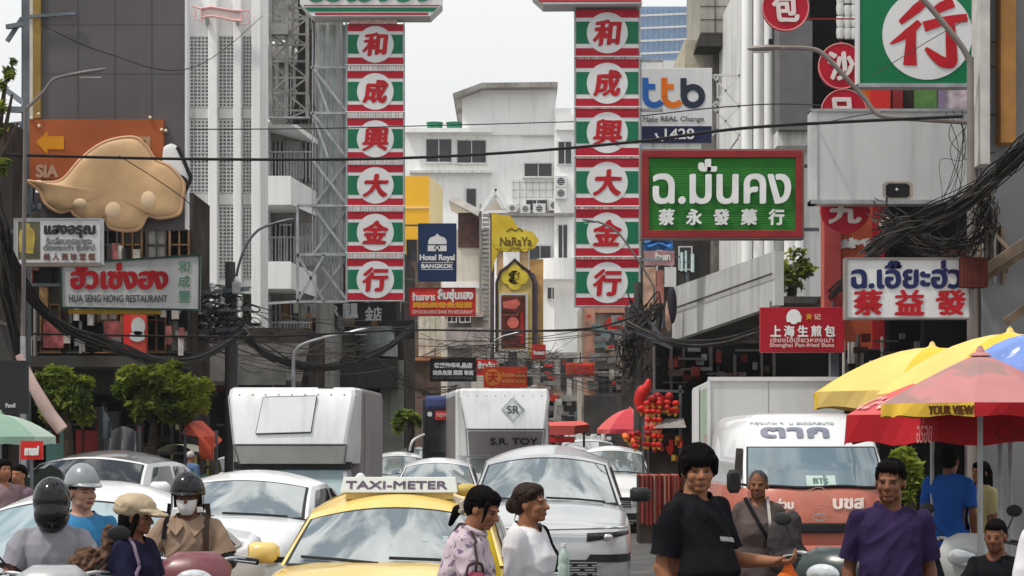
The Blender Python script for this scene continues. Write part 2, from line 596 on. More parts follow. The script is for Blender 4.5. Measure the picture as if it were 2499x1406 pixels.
b_.build('balcony', WHITE, u.root)
gl = MB()
for i in range(9):
    gl.box(u.x(1252 + i * 16), u.x(1253 + i * 16), -0.04, 0.0, u.z(520), u.z(440))
for i in range(5):
    gl.box(u.x(1250), u.x(1385), -0.03, 0.0, u.z(446 + i * 18), u.z(445 + i * 18))
gl.build('tile_joint', CONC, u.root)
def aircon(px, py, w, h, d, y, label, mat=CLEANW):
    a = U('air_conditioner', label, 'air conditioner', px, py, d, 'air conditioner units on the far white building')
    a.root.location.y += y
    a.box('casing', (px - w / 2, py - h, px + w / 2, py), -0.45, 0, mat, bevel=0.02)
    MB().disc(0.0, a.z(py - h * 0.5), h * 0.33 * a.k, -0.462, 20).build('fan', GLASS, a.root)
    g = MB()
    for q in (-0.18, 0, 0.18):
        g.box(-h * 0.33 * a.k, h * 0.33 * a.k, -0.475, -0.468, a.z(py - h * 0.5) + q * h * a.k - 0.01, a.z(py - h * 0.5) + q * h * a.k + 0.01)
    g.build('fan_guard', CLEANW, a.root)
aircon(1250, 520, 22, 20, 130, -0.02, 'white air conditioner leftmost in the row below the small paired windows')
aircon(1282, 523, 24, 22, 130, -0.02, 'white air conditioner under the left small paired window')
aircon(1316, 523, 30, 24, 130, -0.02, 'white air conditioner under the right small paired window')
aircon(1352, 516, 24, 26, 130, -0.02, 'white air conditioner at the right end of the lower row')
aircon(1368, 462, 28, 28, 130, -0.62, 'white air conditioner on the right wing below the tall dark window')
aircon(1368, 490, 28, 27, 130, -0.62, 'white air conditioner stacked under another on the right wing')
tank = M('green_tank_plastic', (0.03, 0.22, 0.12), 0.5, var=0.2)
for px, lab in ((1061, 'green roof tank on the white building, nearer the street sign column'), (1109, 'green roof tank on the white building, nearer the penthouse wall')):
    t = U('roof_tank', lab, 'tank', px, 318, 134, 'green tanks on the white roof')
    MB().lathe([(0, 0), (0.46, 0), (0.5, 0.1), (0.5, 0.3), (0.47, 0.34), (0.5, 0.4), (0.46, 0.42), (0, 0.42)]).build('body', tank, t.root, smooth=True)
    MB().lathe([(0.56, 0.42), (0.56, 0.49), (0, 0.5)]).build('lid', tank, t.root, smooth=True)

# yellow building block
u = U('yellow_building', 'bright yellow narrow building block beside the left sign column', 'building', 1020, ground_z(105), 105)
yb = M('yellow_wall', (0.85, 0.46, 0.03), 0.6, var=0.06, sc_=0.5)
yb2 = M('pale_yellow_wall', (0.80, 0.66, 0.36), 0.6, var=0.08, sc_=0.5)
u.box('wall', (985, 430, 1047, 640), 0, 4, yb)
u.box('lower_wall', (975, 640, 1082, ground_z(105)), -0.2, 4, M('sooty_brown_wall', (0.16, 0.11, 0.09), 0.85, var=0.5, sc_=1.2, streak=0.5))
for i in range(5):
    u.window((990 + i * 17, 700 + (i % 2) * 60, 1003 + i * 17, 745 + (i % 2) * 60), CONC, GLASS, 1.5, 0.05, (1, 1), y=-0.2)
for i in range(5):
    u.box('shutter', (1022 + i * 14, 772, 1035 + i * 14, 870), -0.3, -0.2, M('cream_shutter', (0.52, 0.50, 0.43), 0.8, var=0.3, sc_=2, streak=0.5))
u.box('awning', (980, 872, 1080, 882), -1.4, -0.2, M('faded_orange_awning', (0.40, 0.17, 0.08), 0.7, var=0.3))
MB().add([u.p(1047, 430, 0.0), u.p(1077, 444, 2.2), u.p(1077, 640, 2.2), u.p(1047, 640, 0.0)], [(0, 3, 2, 1)]).build('side_wall', yb2, u.root)
u.box('cornice', (984, 505, 1049, 509), -0.05, 0, yb2)
u.window((992, 585, 1018, 640), CONCD, GLASS, 2, 0.1)

# cream lit house with a tiled gable behind the hotel sign
u = U('gabled_house', 'cream house with dark shutters under a white edged tiled gable', 'house', 1130, ground_z(100), 100)
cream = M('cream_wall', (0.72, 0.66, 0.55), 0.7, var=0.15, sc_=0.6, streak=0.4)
tile = M('grey_roof_tile', (0.34, 0.33, 0.31), 0.8, var=0.3, sc_=1.5, wave=('X', 3))
u.box('wall', (1076, 560, 1195, ground_z(100)), 0, 6, cream)
u.box('shutter', (1118, 520, 1170, 604), -0.1, 0, M('brown_shutter', (0.10, 0.045, 0.04), 0.7, var=0.4, sc_=4, wave=('X', 12)))
u.box('band', (1080, 690, 1190, 704), -0.06, 0, WHITE)
u.box('shadowed_wall', (1092, 770, 1150, 1040), -0.03, 0, CONC)  # grey slab paints shade over the cream wall
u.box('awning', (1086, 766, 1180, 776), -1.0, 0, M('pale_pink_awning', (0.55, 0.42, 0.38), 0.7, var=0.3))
m = MB()
m.add([u.p(1095, 492, -0.6), u.p(1108, 480, -0.6), u.p(1172, 515, -0.6), u.p(1168, 530, -0.6), u.p(1095, 492, 4), u.p(1108, 480, 4), u.p(1172, 515, 4), u.p(1168, 530, 4)],
      [(3, 2, 1, 0), (1, 2, 6, 5), (0, 4, 7, 3)])
m.build('roof', M('pale_roof_edge', (0.70, 0.67, 0.62), 0.7, var=0.2), u.root)
m = MB()
m.beam(u.p(1175, 520, -0.7), u.p(1210, 465, -0.7), 0.18)
m.beam(u.p(1210, 465, -0.7), u.p(1236, 512, -0.7), 0.18)
m.beam(u.p(1184, 520, -0.68), u.p(1210, 482, -0.68), 0.1)
m.beam(u.p(1210, 482, -0.68), u.p(1228, 514, -0.68), 0.1)
m.build('gable_trim', WHITE, u.root)
MB().add([u.p(1182, 515, -0.3), u.p(1210, 478, -0.3), u.p(1235, 515, -0.3)], [(0, 2, 1)]).build('gable', cream, u.root)
u.box('drainpipe', (1170, 500, 1176, 800), -0.3, -0.15, CONC)
p = MB()
for i in range(24):
    p.box(u.x(1178), u.x(1194), -0.4, -0.1, u.z(530 + i * 11), u.z(524 + i * 11))
p.build('louvre_panel', tile, u.root)
u.box('balcony', (1090, 802, 1196, 850), -0.9, 0, M('pinkish_concrete', (0.40, 0.34, 0.32), 0.8, var=0.3, streak=0.6))
for i, b in enumerate(((1092, 712, 1116, 790), (1122, 715, 1150, 790))):
    u.window(b, WHITE2, GLASS, 2, 0.08, (1, 1), y=-0.9 if b[3] < 851 else -0.03)

# brown and pink shop block behind the right sign column
u = U('pink_shop_block', 'salmon pink shop building with round and diamond signs beyond the right sign column', 'building', 1480, ground_z(85), 85)
pk = M('salmon_wall', (0.52, 0.27, 0.20), 0.7, var=0.3, sc_=0.8, streak=0.5)
u.box('wall', (1420, 740, 1600, ground_z(85)), 0, 6, M('beige_wall', (0.40, 0.36, 0.31), 0.8, var=0.4, sc_=0.9, streak=0.6))
u.box('pilaster', (1426, 752, 1452, 980), -0.15, 0, pk)
u.box('pilaster', (1522, 742, 1546, 1000), -0.15, 0, pk)
u.box('fascia', (1452, 748, 1540, 764), -0.2, 0, pk)
MB().disc(u.x(1496), u.z(790), 18 * u.k, -0.18, 24).build('round_emblem', REDB, u.root)
MB().disc(u.x(1494), u.z(828), 17 * u.k, -0.18, 24).disc(u.x(1494), u.z(828), 10 * u.k, -0.19, 24).build('round_emblem', STEELD, u.root)
MB().poly([(u.x(1494), u.z(852)), (u.x(1512), u.z(870)), (u.x(1494), u.z(888)), (u.x(1476), u.z(870))], -0.18).build('diamond_emblem', pk, u.root)
for b in ((1458, 900, 1488, 960), (1492, 905, 1518, 960)):
    u.window(b, STEELD, GLASS, 2, 0.1, (1, 1))
u.box('shop_front', (1425, 965, 1600, ground_z(85)), -0.25, 0, CONCD)

# far street end: low dark fronts that close the view under the signs
u = U('shop_row', 'low grey shop row with shutters closing the far end of the street', 'building', 1250, ground_z(120), 120)
u.box('wall', (905, 860, 1640, ground_z(120)), 0, 8, M('far_shop_wall', (0.36, 0.34, 0.31), 0.8, var=0.45, sc_=0.7, streak=0.6))
rs = R
for i in range(14):
    a = 915 + i * 50
    u.box('shop_opening', (a, 985 + rs.randint(-14, 14), a + 40, ground_z(120) - 1), -0.08, 0, rs.choice([DARK, CONCD, M('shutter_grey', (0.30, 0.31, 0.32), 0.6, wave=('Z', 6))]))
    u.window((a + 3, 880 + rs.randint(-6, 6), a + 34, 950), CONCD, GLASS, 2, 0.1, (1, 1))
    u.box('awning', (a - 2, 966, a + 46, 980), -1.2, 0, rs.choice([CONC, REDB, CONCD, M('faded_green_awning', (0.12, 0.22, 0.16), 0.7)]))

# ------------------------------------------------------------------ left side buildings
# white modernist block with grid windows
D = 62
u = U('white_modern_block', 'tall white block with vertical fins and tiled grid windows behind the billboard', 'building', 545, ground_z(D), D)
u.box('wall', (448, -60, 640, ground_z(D)), 0, 1.5, WHITE)
for a, b in ((449, 463), (512, 534), (573, 592), (617, 640)):
    u.box('fin', (a, -60, b, 790), -0.35, 0, WHITE, bevel=0.02)
for (a, b) in ((464, 510), (535, 572), (593, 616)):
    for (c, e) in ((90, 262), (295, 470), (505, 680)):
        w = MB()
        x0, x1, z0, z1 = u.x(a), u.x(b), u.z(e), u.z(c)
        nx, nzz = max(3, int((b - a) / 8)), 20
        for i in range(nx + 1):
            xx = lerp(x0, x1, i / nx)
            w.box(xx - 0.018, xx + 0.018, -0.06, 0, z0, z1)
        for i in range(nzz + 1):
            zz = lerp(z0, z1, i / nzz)
            w.box(x0, x1, -0.05, 0, zz - 0.02, zz + 0.02)
        o = w.build('window', WHITE2, u.root)
        MB().flat(x0, x1, z0, z1, -0.012).build('pane', M('grid_window_pane', (0.26, 0.28, 0.285), 0.45, var=0.45, sc_=1.6), o)
    u.box('spandrel', (a, 268, b, 290), -0.10, 0, WHITE2)
    u.box('spandrel', (a, 475, b, 500), -0.10, 0, WHITE2)
u.box('parapet_strip', (450, 700, 640, 704), -0.03, 0, CONC)  # thin concrete-coloured strip across the wall
u.window((460, 715, 636, 800), WHITE2, CONCD, 3, 0.12, (3, 1))
# the pink neon ribbon on its top
u2 = U('ribbon_emblem', 'pink outlined ribbon shaped neon emblem on the white block', 'sign', 540, 58, D - 0.6)
pkn = M('neon_pink_tube', (0.75, 0.42, 0.40), 0.5, var=0.1)
m = MB()
top = [(490, 22), (515, 18), (540, 22), (565, 26), (590, 28)]
bot = [(490, 44), (515, 40), (540, 44), (565, 50), (590, 52)]
m.add([u2.p(*p, 0) for p in top + bot], [(i, 5 + i, 6 + i, i + 1) for i in range(4)])
m.build('panel', M('pale_pink_panel', (0.75, 0.62, 0.60), 0.6), u2.root)
tb = MB()
tb.tube([u2.p(*p, -0.03) for p in top], 0.035, 6)
tb.tube([u2.p(*p, -0.03) for p in bot], 0.035, 6)
for q in ([(490, 22), (470, 16), (478, 30), (474, 46), (494, 52), (490, 22)], [(590, 28), (608, 26), (602, 40), (608, 58), (590, 60), (590, 28)]):
    tb.tube([u2.p(*p, -0.03) for p in q], 0.03, 6)
tb.build('neon_tube', pkn, u2.root)
u2.box('bracket', (500, 36, 505, 58), 0.01, 0.62, STEEL)
u2.box('bracket', (575, 40, 580, 58), 0.01, 0.62, STEEL)

# weathered balcony building
D = 68
u = U('balcony_building', 'weathered grey apartment building with white balcony fronts beside the scaffold tower', 'building', 700, ground_z(D), D)
u.box('wall', (636, -60, 790, ground_z(D)), 2.2, 12, CONC)
u.box('pier', (630, -60, 642, ground_z(D)), 0, 4, WHITE)
for c, e in ((98, 110), (283, 296)):
    MB().add([u.p(638, c + 6, 0.0), u.p(700, c + 6, -0.4), u.p(760, c + 34, 2.2), u.p(638, c + 6, 2.2), u.p(638, e + 2, 0.0), u.p(700, e + 2, -0.4), u.p(760, e + 34, 2.2), u.p(638, e + 2, 2.2)],
             [(3, 2, 1, 0), (4, 5, 6, 7), (0, 1, 5, 4), (1, 2, 6, 5)]).build('balcony_slab', WHITE, u.root)
for c, e in ((432, 502), (640, 706)):
    m = MB()
    m.box(u.x(633), u.x(712), -0.3, 2.2, u.z(e), u.z(c))
    m.add([u.p(712, c + 2, -0.3), u.p(757, c + 16, 2.2), u.p(757, e + 8, 2.2), u.p(712, e, -0.3)], [(0, 3, 2, 1)])
    m.build('balcony', WHITE, u.root)
for c, e in ((112, 280), (300, 430), (506, 640), (710, 850)):
    x0, x1 = 644, 756
    for i in range(3):
        a = x0 + i * 38
        w = MB()
        xx0, xx1, z0, z1 = u.x(a), u.x(a + 32), u.z(e - 4), u.z(c + 22)
        for q in range(4):
            xx = lerp(xx0, xx1, q / 3)
            w.box(xx - 0.025, xx + 0.025, 2.12, 2.2, z0, z1)
        o = w.build('window', STEEL, u.root)
        MB().flat(xx0, xx1, z0, z1, 2.18).build('pane', [BROWNW, CURT, CONCD][(i + c) % 3], o)
    rl = MB()
    for i in range(15):
        xx = u.x(644 + i * 7.6)
        rl.box(xx - 0.012, xx + 0.012, 0.6, 0.63, u.z(e), u.z(e - 66))
    rl.box(u.x(642), u.x(756), 0.58, 0.65, u.z(e - 64), u.z(e - 67))
    rl.build('railing', STEEL, u.root)

# dark lower block under the left sign column
D = 76
u = U('dark_corner_block', 'dark old corner block with corrugated balcony under the left sign column', 'building', 860, ground_z(D), D)
u.box('wall', (748, 612, 985, ground_z(D)), 0, 9, BROWNW)
u.box('corner_pier', (930, 880, 985, ground_z(D)), -0.4, 0.5, M('grey_green_pier', (0.33, 0.34, 0.30), 0.8, var=0.2, streak=0.5))
cor = M('corrugated_sheet', (0.33, 0.36, 0.36), 0.55, metal=0.3, var=0.25, streak=0.6, wave=('X', 5))
m = MB()
for i in range(18):
    a = math.pi * (0.08 + 0.84 * i / 17)
    m.v += [(u.x(925) - 48 * u.k * math.cos(a), -1.1 * math.sin(a), u.z(872)), (u.x(925) - 48 * u.k * math.cos(a), -1.1 * math.sin(a), u.z(800))]
m.f = [(2 * i, 2 * i + 2, 2 * i + 3, 2 * i + 1) for i in range(17)]
m.m = [0] * 17
m.build('balcony', cor, u.root)
u.box('curtain_panel', (762, 800, 868, 872), -0.06, 0, M('ochre_shutter', (0.24, 0.21, 0.14), 0.85, var=0.5, sc_=2, wave=('X', 3, 3)))
u.box('awning', (752, 776, 866, 796), -1.2, 0, M('ochre_awning', (0.22, 0.17, 0.09), 0.8, var=0.3))
u.box('awning', (735, 880, 975, 950), -1.6, 0, CONCD)
for a in (762, 800, 838):
    u.window((a, 640, a + 30, 720), CONCD, DARK, 2, 0.1, (1, 1))
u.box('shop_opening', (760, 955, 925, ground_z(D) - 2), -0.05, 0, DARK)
MB().poly([(u.x(812), u.z(700)), (u.x(806), u.z(722)), (u.x(814), u.z(738)), (u.x(828), u.z(742)), (u.x(826), u.z(715)), (u.x(820), u.z(702))], -0.3).build('lamp_globe', STEEL, u.root)

# old shophouse on the left, half hidden by signs and cables
D = 44
u = U('old_shophouse', 'dim old shophouse with curtained windows and red posts behind the hanging cables', 'building', 200, ground_z(D), D)
u.box('wall', (-160, 470, 470, ground_z(D)), 0, 2.5, BROWNW)
for i, a in enumerate((-40, 30, 100, 170, 240, 300, 358, 414)):
    u.window((a, 556, a + 50, 640), RUST if i % 2 else CONCD, [CURT, DARK, CONCD][i % 3], 4, 0.12, (1, 1), sill=3)
    u.window((a, 742, a + 50, 860), CONCD if i % 2 else RUST, [DARK, CURT, BROWNW][i % 3], 4, 0.12, (1, 2), sill=3)
u.box('post', (312, 730, 330, 890), -0.5, 0, REDB)
u.box('banner', (330, 760, 366, 885), -0.5, -0.3, M('vermilion_banner', (0.55, 0.07, 0.05), 0.6, var=0.25))
m = MB()
for q in ((348, 800, 17, 22), (346, 824, 19, 13)):
    m.disc(u.x(q[0]), u.z(q[1]), q[2] * u.k, -0.52, 18, q[3] * u.k)
m.build('pale_emblem', GREYW, u.root)
for a, c in ((258, 300), (110, 160)):
    u.box('striped_blind', (a, 785, c, 850), -0.2, -0.13, M('striped_blind', (0.36, 0.10, 0.10), 0.8, var=0.5, sc_=5, wave=('X', 9)))
u.box('canopy', (-160, 880, 470, 905), -2.4, 0, CONCD)
u.box('roller_fascia', (-160, 905, 470, 960), -0.3, 0, M('dark_fascia', (0.03, 0.03, 0.032), 0.6))
for a, e in ((-100, 60), (80, 200), (215, 330), (345, 455)):
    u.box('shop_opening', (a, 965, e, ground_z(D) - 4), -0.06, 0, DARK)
for a in (68, 206, 336):
    u.box('shop_pier', (a, 960, a + 8, ground_z(D)), -0.25, 0, CONCD)
u.box('green_panel', (120, 1050, 165, 1130), -0.3, -0.2, M('sea_green_panel', (0.12, 0.24, 0.21), 0.6))
u.box('red_panel', (192, 1050, 245, 1110), -0.3, -0.2, DKRED)
u.box('goods_rack', (250, 1005, 300, 1130), -0.5, -0.2, CONCD)

u = U('dark_awning_shop', 'low dark shop front with a long sloping awning behind the parked cars', 'building', 600, ground_z(56), 56)
u.box('wall', (452, 800, 752, ground_z(56)), 0, 5, BROWNW)
MB().add([u.p(448, 838, 0), u.p(756, 838, 0), u.p(756, 936, -2.2), u.p(448, 936, -2.2), u.p(756, 946, -2.2), u.p(448, 946, -2.2)], [(0, 3, 2, 1), (3, 5, 4, 2)]).build('awning', CONCD, u.root)
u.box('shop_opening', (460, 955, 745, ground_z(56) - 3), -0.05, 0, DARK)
u.box('fascia', (600, 905, 720, 945), -2.28, -2.2, M('grey_fascia', (0.13, 0.125, 0.12), 0.7, var=0.3))

# ------------------------------------------------------------------ right side buildings
D = 170
u = U('glass_tower', 'blue glass office tower rising behind the right sign column', 'tower', 1640, ground_z(D), D)
u.box('wall', (1540, 16, 1730, ground_z(D)), 0, 10, BLUEGL)
g = MB()
for i in range(9):
    g.add([u.p(1540, 40 + i * 31 - 3, -0.08), u.p(1730, 32 + i * 31 - 3, -0.08), u.p(1730, 32 + i * 31 + 2, -0.08), u.p(1540, 40 + i * 31 + 2, -0.08)], [(0, 3, 2, 1)])
g.build('floor_band', CLEANW, u.root)
g = MB()
for i in range(16):
    xx = u.x(1540 + i * 12.6)
    g.box(xx - 0.05, xx + 0.05, -0.06, 0, u.z(330), u.z(18))
g.build('mullion', M('tower_mullion', (0.24, 0.33, 0.46), 0.4), u.root)
u.box('plinth', (1560, 150, 1690, 340), -0.4, 0, WHITE2)

D = 62
u = U('concrete_stepped_house', 'grey brown concrete house with jutting upper floor behind the bank sign', 'building', 1770, ground_z(D), D)
sand = M('sand_concrete', (0.36, 0.34, 0.30), 0.85, var=0.2, sc_=0.8, streak=0.6)
u.box('wall', (1745, -80, 1830, ground_z(D)), 0.3, 10, M('brown_grey_wall', (0.17, 0.155, 0.14), 0.85, var=0.3, streak=0.6))
u.box('upper_floor', (1703, -80, 1775, 95), -0.8, 4, sand)
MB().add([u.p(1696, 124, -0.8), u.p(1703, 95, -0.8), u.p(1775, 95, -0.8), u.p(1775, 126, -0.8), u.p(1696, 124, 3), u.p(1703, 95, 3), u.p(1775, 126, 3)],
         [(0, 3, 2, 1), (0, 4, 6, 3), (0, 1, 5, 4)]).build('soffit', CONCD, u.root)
u.box('wall_stub', (1675, 88, 1722, 160), 0.6, 6, M('cream_stub', (0.50, 0.46, 0.36), 0.8, var=0.2, streak=0.4))
u.box('side_wall', (1722, 126, 1746, 170), 0.5, 6, sand)
u.box('wall', (1560, 560, 1800, ground_z(D)), 1.5, 8, CONCD)
for b in ((1610, 600, 1650, 690), (1665, 590, 1700, 650)):
    u.window(b, CLEANW, GLASS, 3, 0.1, y=1.5)
j = MB()
for py in (0, 30, 62, 94):
    j.box(u.x(1703), u.x(1775), -0.815, -0.8, u.z(py), u.z(py - 1.5))
j.box(u.x(1738), u.x(1739.5), -0.815, -0.8, u.z(94), u.z(-60))
j.build('panel_joint', CONCD, u.root)

D = 55
u = U('white_column_building', 'building fronted by tall white round columns behind the green pharmacy sign', 'building', 1860, ground_z(D), D)
u.box('wall', (1822, -80, 2150, ground_z(D)), 1.0, 8, WHITE2)
for a in (1831, 1858, 1884, 1936, 1958):
    MB().lathe([(13 * u.k, 0), (13 * u.k, u.z(-80) - u.z(640))], (u.x(a), 0.8, u.z(640)), 24).build('column', WHITE, u.root, smooth=True)
u.box('grey_panel', (1896, 60, 1976, 324), -0.5, 0.6, M('grey_cladding', (0.13, 0.125, 0.13), 0.6, var=0.1))
u.box('dark_bay', (1970, -80, 2110, 270), 0.2, 2, DARK)
u.box('dark_bay', (1896, -80, 1976, 60), 0.0, 2, CONCD)
u.box('lintel', (1895, 322, 1985, 358), -0.2, 1, WHITE2)
st = MB()
for i in range(5):
    for k in range(5):
        st.lathe([(0, 0), (8 * u.k, 0), (10 * u.k, 14 * u.k), (9 * u.k, 26 * u.k), (0, 26 * u.k)], (u.x(2046 + i * 17), -0.3, u.z(100 - k * 28) + R.uniform(-0.03, 0.03)), 10)
st.build('white_ornament_stack', WHITE2, u.root, smooth=True)

# dark ground floors under the concrete canopy
u = U('canopy_shop', 'deep dark shop fronts under a long grey concrete canopy', 'building', 1800, ground_z(46), 46)
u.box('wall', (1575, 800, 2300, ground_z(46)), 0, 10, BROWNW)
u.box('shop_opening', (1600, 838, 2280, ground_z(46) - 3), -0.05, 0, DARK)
cp = [(3.45, 44.2), (4.62, 36.0)]
m = MB()
dirx, diry = cp[1][0] - cp[0][0], cp[1][1] - cp[0][1]
def CPp(t, z, back=0.0):
    p = Vector((cp[0][0] + dirx * t, cp[0][1] + diry * t, z))
    n_ = Vector((-diry, dirx, 0)).normalized()
    return p + n_ * back - Vector(u.root.location)
ztop, zbot = 5.1, 4.17
def cz(t, lo): return lerp(Z(832, 44.2), Z(745, 36.0), t) if lo else lerp(Z(703, 44.2), Z(612, 36.0), t)
pts = []
for t in (0, 1):
    for lo in (1, 0):
        for bk in (0, 0.16):
            pts.append(CPp(t, cz(t, lo), bk))
m.add(pts, [(0, 4, 6, 2), (4, 5, 7, 6), (2, 6, 7, 3), (0, 1, 5, 4), (0, 2, 3, 1), (1, 3, 7, 5)])
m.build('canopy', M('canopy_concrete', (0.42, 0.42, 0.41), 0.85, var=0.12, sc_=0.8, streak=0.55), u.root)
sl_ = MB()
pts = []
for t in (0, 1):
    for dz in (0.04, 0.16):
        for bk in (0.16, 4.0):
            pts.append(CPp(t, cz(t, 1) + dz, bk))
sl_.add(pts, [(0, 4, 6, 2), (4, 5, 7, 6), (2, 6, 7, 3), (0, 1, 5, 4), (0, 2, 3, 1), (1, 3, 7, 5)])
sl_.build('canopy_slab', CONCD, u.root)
m = MB()
for t0, t1, lo0 in ((-0.01, 1.0, 0.56),):
    a, b = CPp(t0, lerp(cz(0, 1), cz(0, 0), lo0), -0.05), CPp(t1, lerp(cz(1, 1), cz(1, 0), lo0), -0.05)
    c, e = CPp(t1, lerp(cz(1, 1), cz(1, 0), lo0 + 0.04), -0.05), CPp(t0, lerp(cz(0, 1), cz(0, 0), lo0 + 0.04), -0.05)
    m.add([a, b, c, e], [(0, 1, 2, 3)])
m.build('drip_line', CONCD, u.root)

# near right house front: grey tiles, orange pilaster, timber eaves
D = 27
u = U('tiled_house_front', 'grey tiled house front with an orange pilaster at the right edge', 'building', 2440, ground_z(D), D)
u.box('wall', (2414, -120, 2640, ground_z(D)), 0.4, 1.0, M('grey_tile_wall', (0.20, 0.20, 0.21), 0.7, var=0.15, sc_=1.5, streak=0.3))
u.box('pale_post', (2392, -120, 2416, 400), 0.0, 0.5, M('pale_post', (0.50, 0.48, 0.45), 0.7, var=0.2, streak=0.4))
u.box('pilaster', (2447, -120, 2484, 345), 0.1, 0.45, M('ochre_pilaster', (0.36, 0.17, 0.05), 0.7, var=0.25, sc_=2, streak=0.4))
j = MB()
for py in (88, 148, 268, 362, 460, 560):
    j.box(u.x(2416), u.x(2447), 0.385, 0.4, u.z(py + 1), u.z(py - 1))
j.build('tile_joint', CONCD, u.root)
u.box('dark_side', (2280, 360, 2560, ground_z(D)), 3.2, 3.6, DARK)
u.box('timber_panel', (2335, 590, 2400, 690), 0.7, 1.0, M('red_brown_timber', (0.11, 0.03, 0.025), 0.8, var=0.4, sc_=3, wave=('X', 7)))
m = MB()
m.beam(u.p(2340, 700, -0.2), u.p(2520, 570, -0.6), 0.12, 0.10)
m.beam(u.p(2352, 712, -0.1), u.p(2520, 600, -0.5), 0.08, 0.08)
m.beam(u.p(2440, 790, -0.3), u.p(2520, 730, -0.5), 0.1, 0.1)
m.beam(u.p(2395, 520, 0.3), u.p(2470, 610, 0.1), 0.05, 0.05)
m.build('eaves_timber', WOOD, u.root)
m = MB()
for i in range(22):
    xx = u.x(2398 + i * 3.2)
    m.box(xx, xx + 0.010, 0.5, 0.51, u.z(665 - R.randint(0, 25)), u.z(560))
m.build('bamboo_blind', M('bamboo_blind', (0.32, 0.24, 0.17), 0.8, var=0.3), u.root)
u.box('recess_shade', (2290, 700, 2640, 1010), 0.9, 1.2, DARK)  # solid black slab painted as the shade of a recess
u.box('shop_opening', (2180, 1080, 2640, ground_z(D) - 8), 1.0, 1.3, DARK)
for a in (2395, 2420, 2436, 2478):
    u.box('shop_shutter_post', (a, 1060, a + 12, 1250), 0.85, 1.0, M('pale_shutter_post', (0.22, 0.21, 0.20), 0.7, var=0.3))

# orange-red vertical sign tower beside the shop
u = U('vertical_sign_tower', 'tall orange red vertical sign tower with brush white character behind the white blank board', 'sign', 2065, ground_z(31), 31)
u.box('panel', (2015, 470, 2128, 850), 0, 0.5, M('orange_red_panel', (0.42, 0.09, 0.045), 0.55, var=0.2, sc_=1.5, streak=0.2))
u.box('edge', (2010, 470, 2050, 850), -0.08, 0, M('dusty_red_edge', (0.36, 0.06, 0.06), 0.6, var=0.3, sc_=2, streak=0.3))
u.box('edge', (2128, 470, 2170, 850), -0.05, 0.5, M('deep_red_edge', (0.32, 0.015, 0.02), 0.5))
m = MB()
for q in range(9):
    m.ribbon([(u.x(2052 + q * 8), u.z(585 + R.randint(-4, 8))), (u.x(2058 + q * 8), u.z(600 + R.randint(-8, 8)))], 12 * u.k, -0.02 - q * 0.001)
m.build('brush_stroke', GREYW, u.root)
u.box('support_leg', (2030, 850, 2050, ground_z(31)), 0.1, 0.3, STEELD)

# fittings crowding the old facades
RAGS = [('curtain', CURT, (8, 20), (30, 70)), ('drainpipe', CONC, (3, 5), (60, 150)), ('shutter', RUST, (12, 22), (40, 80)), ('cloth', M('red_white_cloth', (0.32, 0.12, 0.11), 0.85, var=0.6, sc_=4), (10, 24), (24, 60)),
        ('post', CONCD, (5, 9), (80, 160)), ('ledge', CONC, (40, 90), (4, 8)), ('board', M('grey_board', (0.20, 0.195, 0.19), 0.8, var=0.4), (14, 40), (10, 26)), ('opening', DARK, (16, 40), (30, 80)), ('cloth', M('cream_rag', (0.42, 0.38, 0.33), 0.85, var=0.4), (8, 18), (14, 40))]
SHOP = [('sign_board', REDB, (8, 22), (5, 9)), ('board', M('tan_board', (0.34, 0.25, 0.17), 0.7, var=0.5), (8, 26), (8, 22)), ('board', M('teal_board', (0.14, 0.20, 0.21), 0.7, var=0.5), (8, 24), (8, 20)), ('goods', M('mixed_goods', (0.20, 0.15, 0.12), 0.7, var=0.7, sc_=7), (10, 30), (14, 40)), ('tube_lamp', CLEANW, (14, 26), (1.5, 2.5)), ('post', CONCD, (4, 7), (60, 120)), ('cloth', DKRED, (8, 20), (16, 40)), ('board', CONC, (12, 30), (6, 16))]
DIM = [('shelf', CONCD, (30, 70), (3, 6)), ('board', M('dim_brown_board', (0.07, 0.05, 0.04), 0.8, var=0.6), (14, 44), (10, 26)), ('post', CONCD, (4, 8), (50, 110)), ('cloth', M('dim_red_cloth', (0.11, 0.022, 0.02), 0.85, var=0.5), (8, 24), (12, 36)), ('board', M('dim_grey_board', (0.12, 0.12, 0.125), 0.8, var=0.5), (10, 34), (8, 20))]  # colours darkened to carry the shade of deep shop interiors
TH = {o.get('label', '')[:14]: o for o in bpy.data.objects if o.parent is None}
class V(U):
    def __init__(s, key, cx, base, d):
        s.root, s.cx, s.base, s.d, s.k = TH[key[:14]], cx, base, d, d / F
v = V('dim old shophouse', 200, ground_z(44), 44)
clutter(v, (60, 560, 470, 885), 58, RAGS, 1, (-0.35, -0.15))
clutter(v, (60, 965, 460, 1110), 40, SHOP[:2] + DIM * 2, 2, (-0.3, -0.1))
v = V('weathered grey apartment', 700, ground_z(68), 68)
clutter(v, (640, 720, 756, 860), 16, RAGS, 3, (1.6, 2.1))
v = V('dark old corner block', 860, ground_z(76), 76)
clutter(v, (752, 625, 980, 870), 34, RAGS, 4, (-0.35, -0.1))
clutter(v, (760, 950, 985, 1060), 14, SHOP, 5)
v = V('deep dark shop fronts', 1800, ground_z(46), 46)
clutter(v, (1610, 845, 1900, 940), 34, DIM, 6, (-0.3, -0.1))
v = V('salmon pink shop building', 1480, ground_z(85), 85)
clutter(v, (1424, 770, 1560, 960), 46, RAGS[5:7] + [RAGS[8]] + SHOP[:3], 7, (-0.4, -0.2))
v = V('low grey shop row', 1250, ground_z(120), 120)
clutter(v, (920, 870, 1560, 1050), 130, SHOP + RAGS[5:7] + [RAGS[0], RAGS[8]], 8, (-1.6, -0.2))
v = V('grey tiled house front', 2440, ground_z(27), 27)
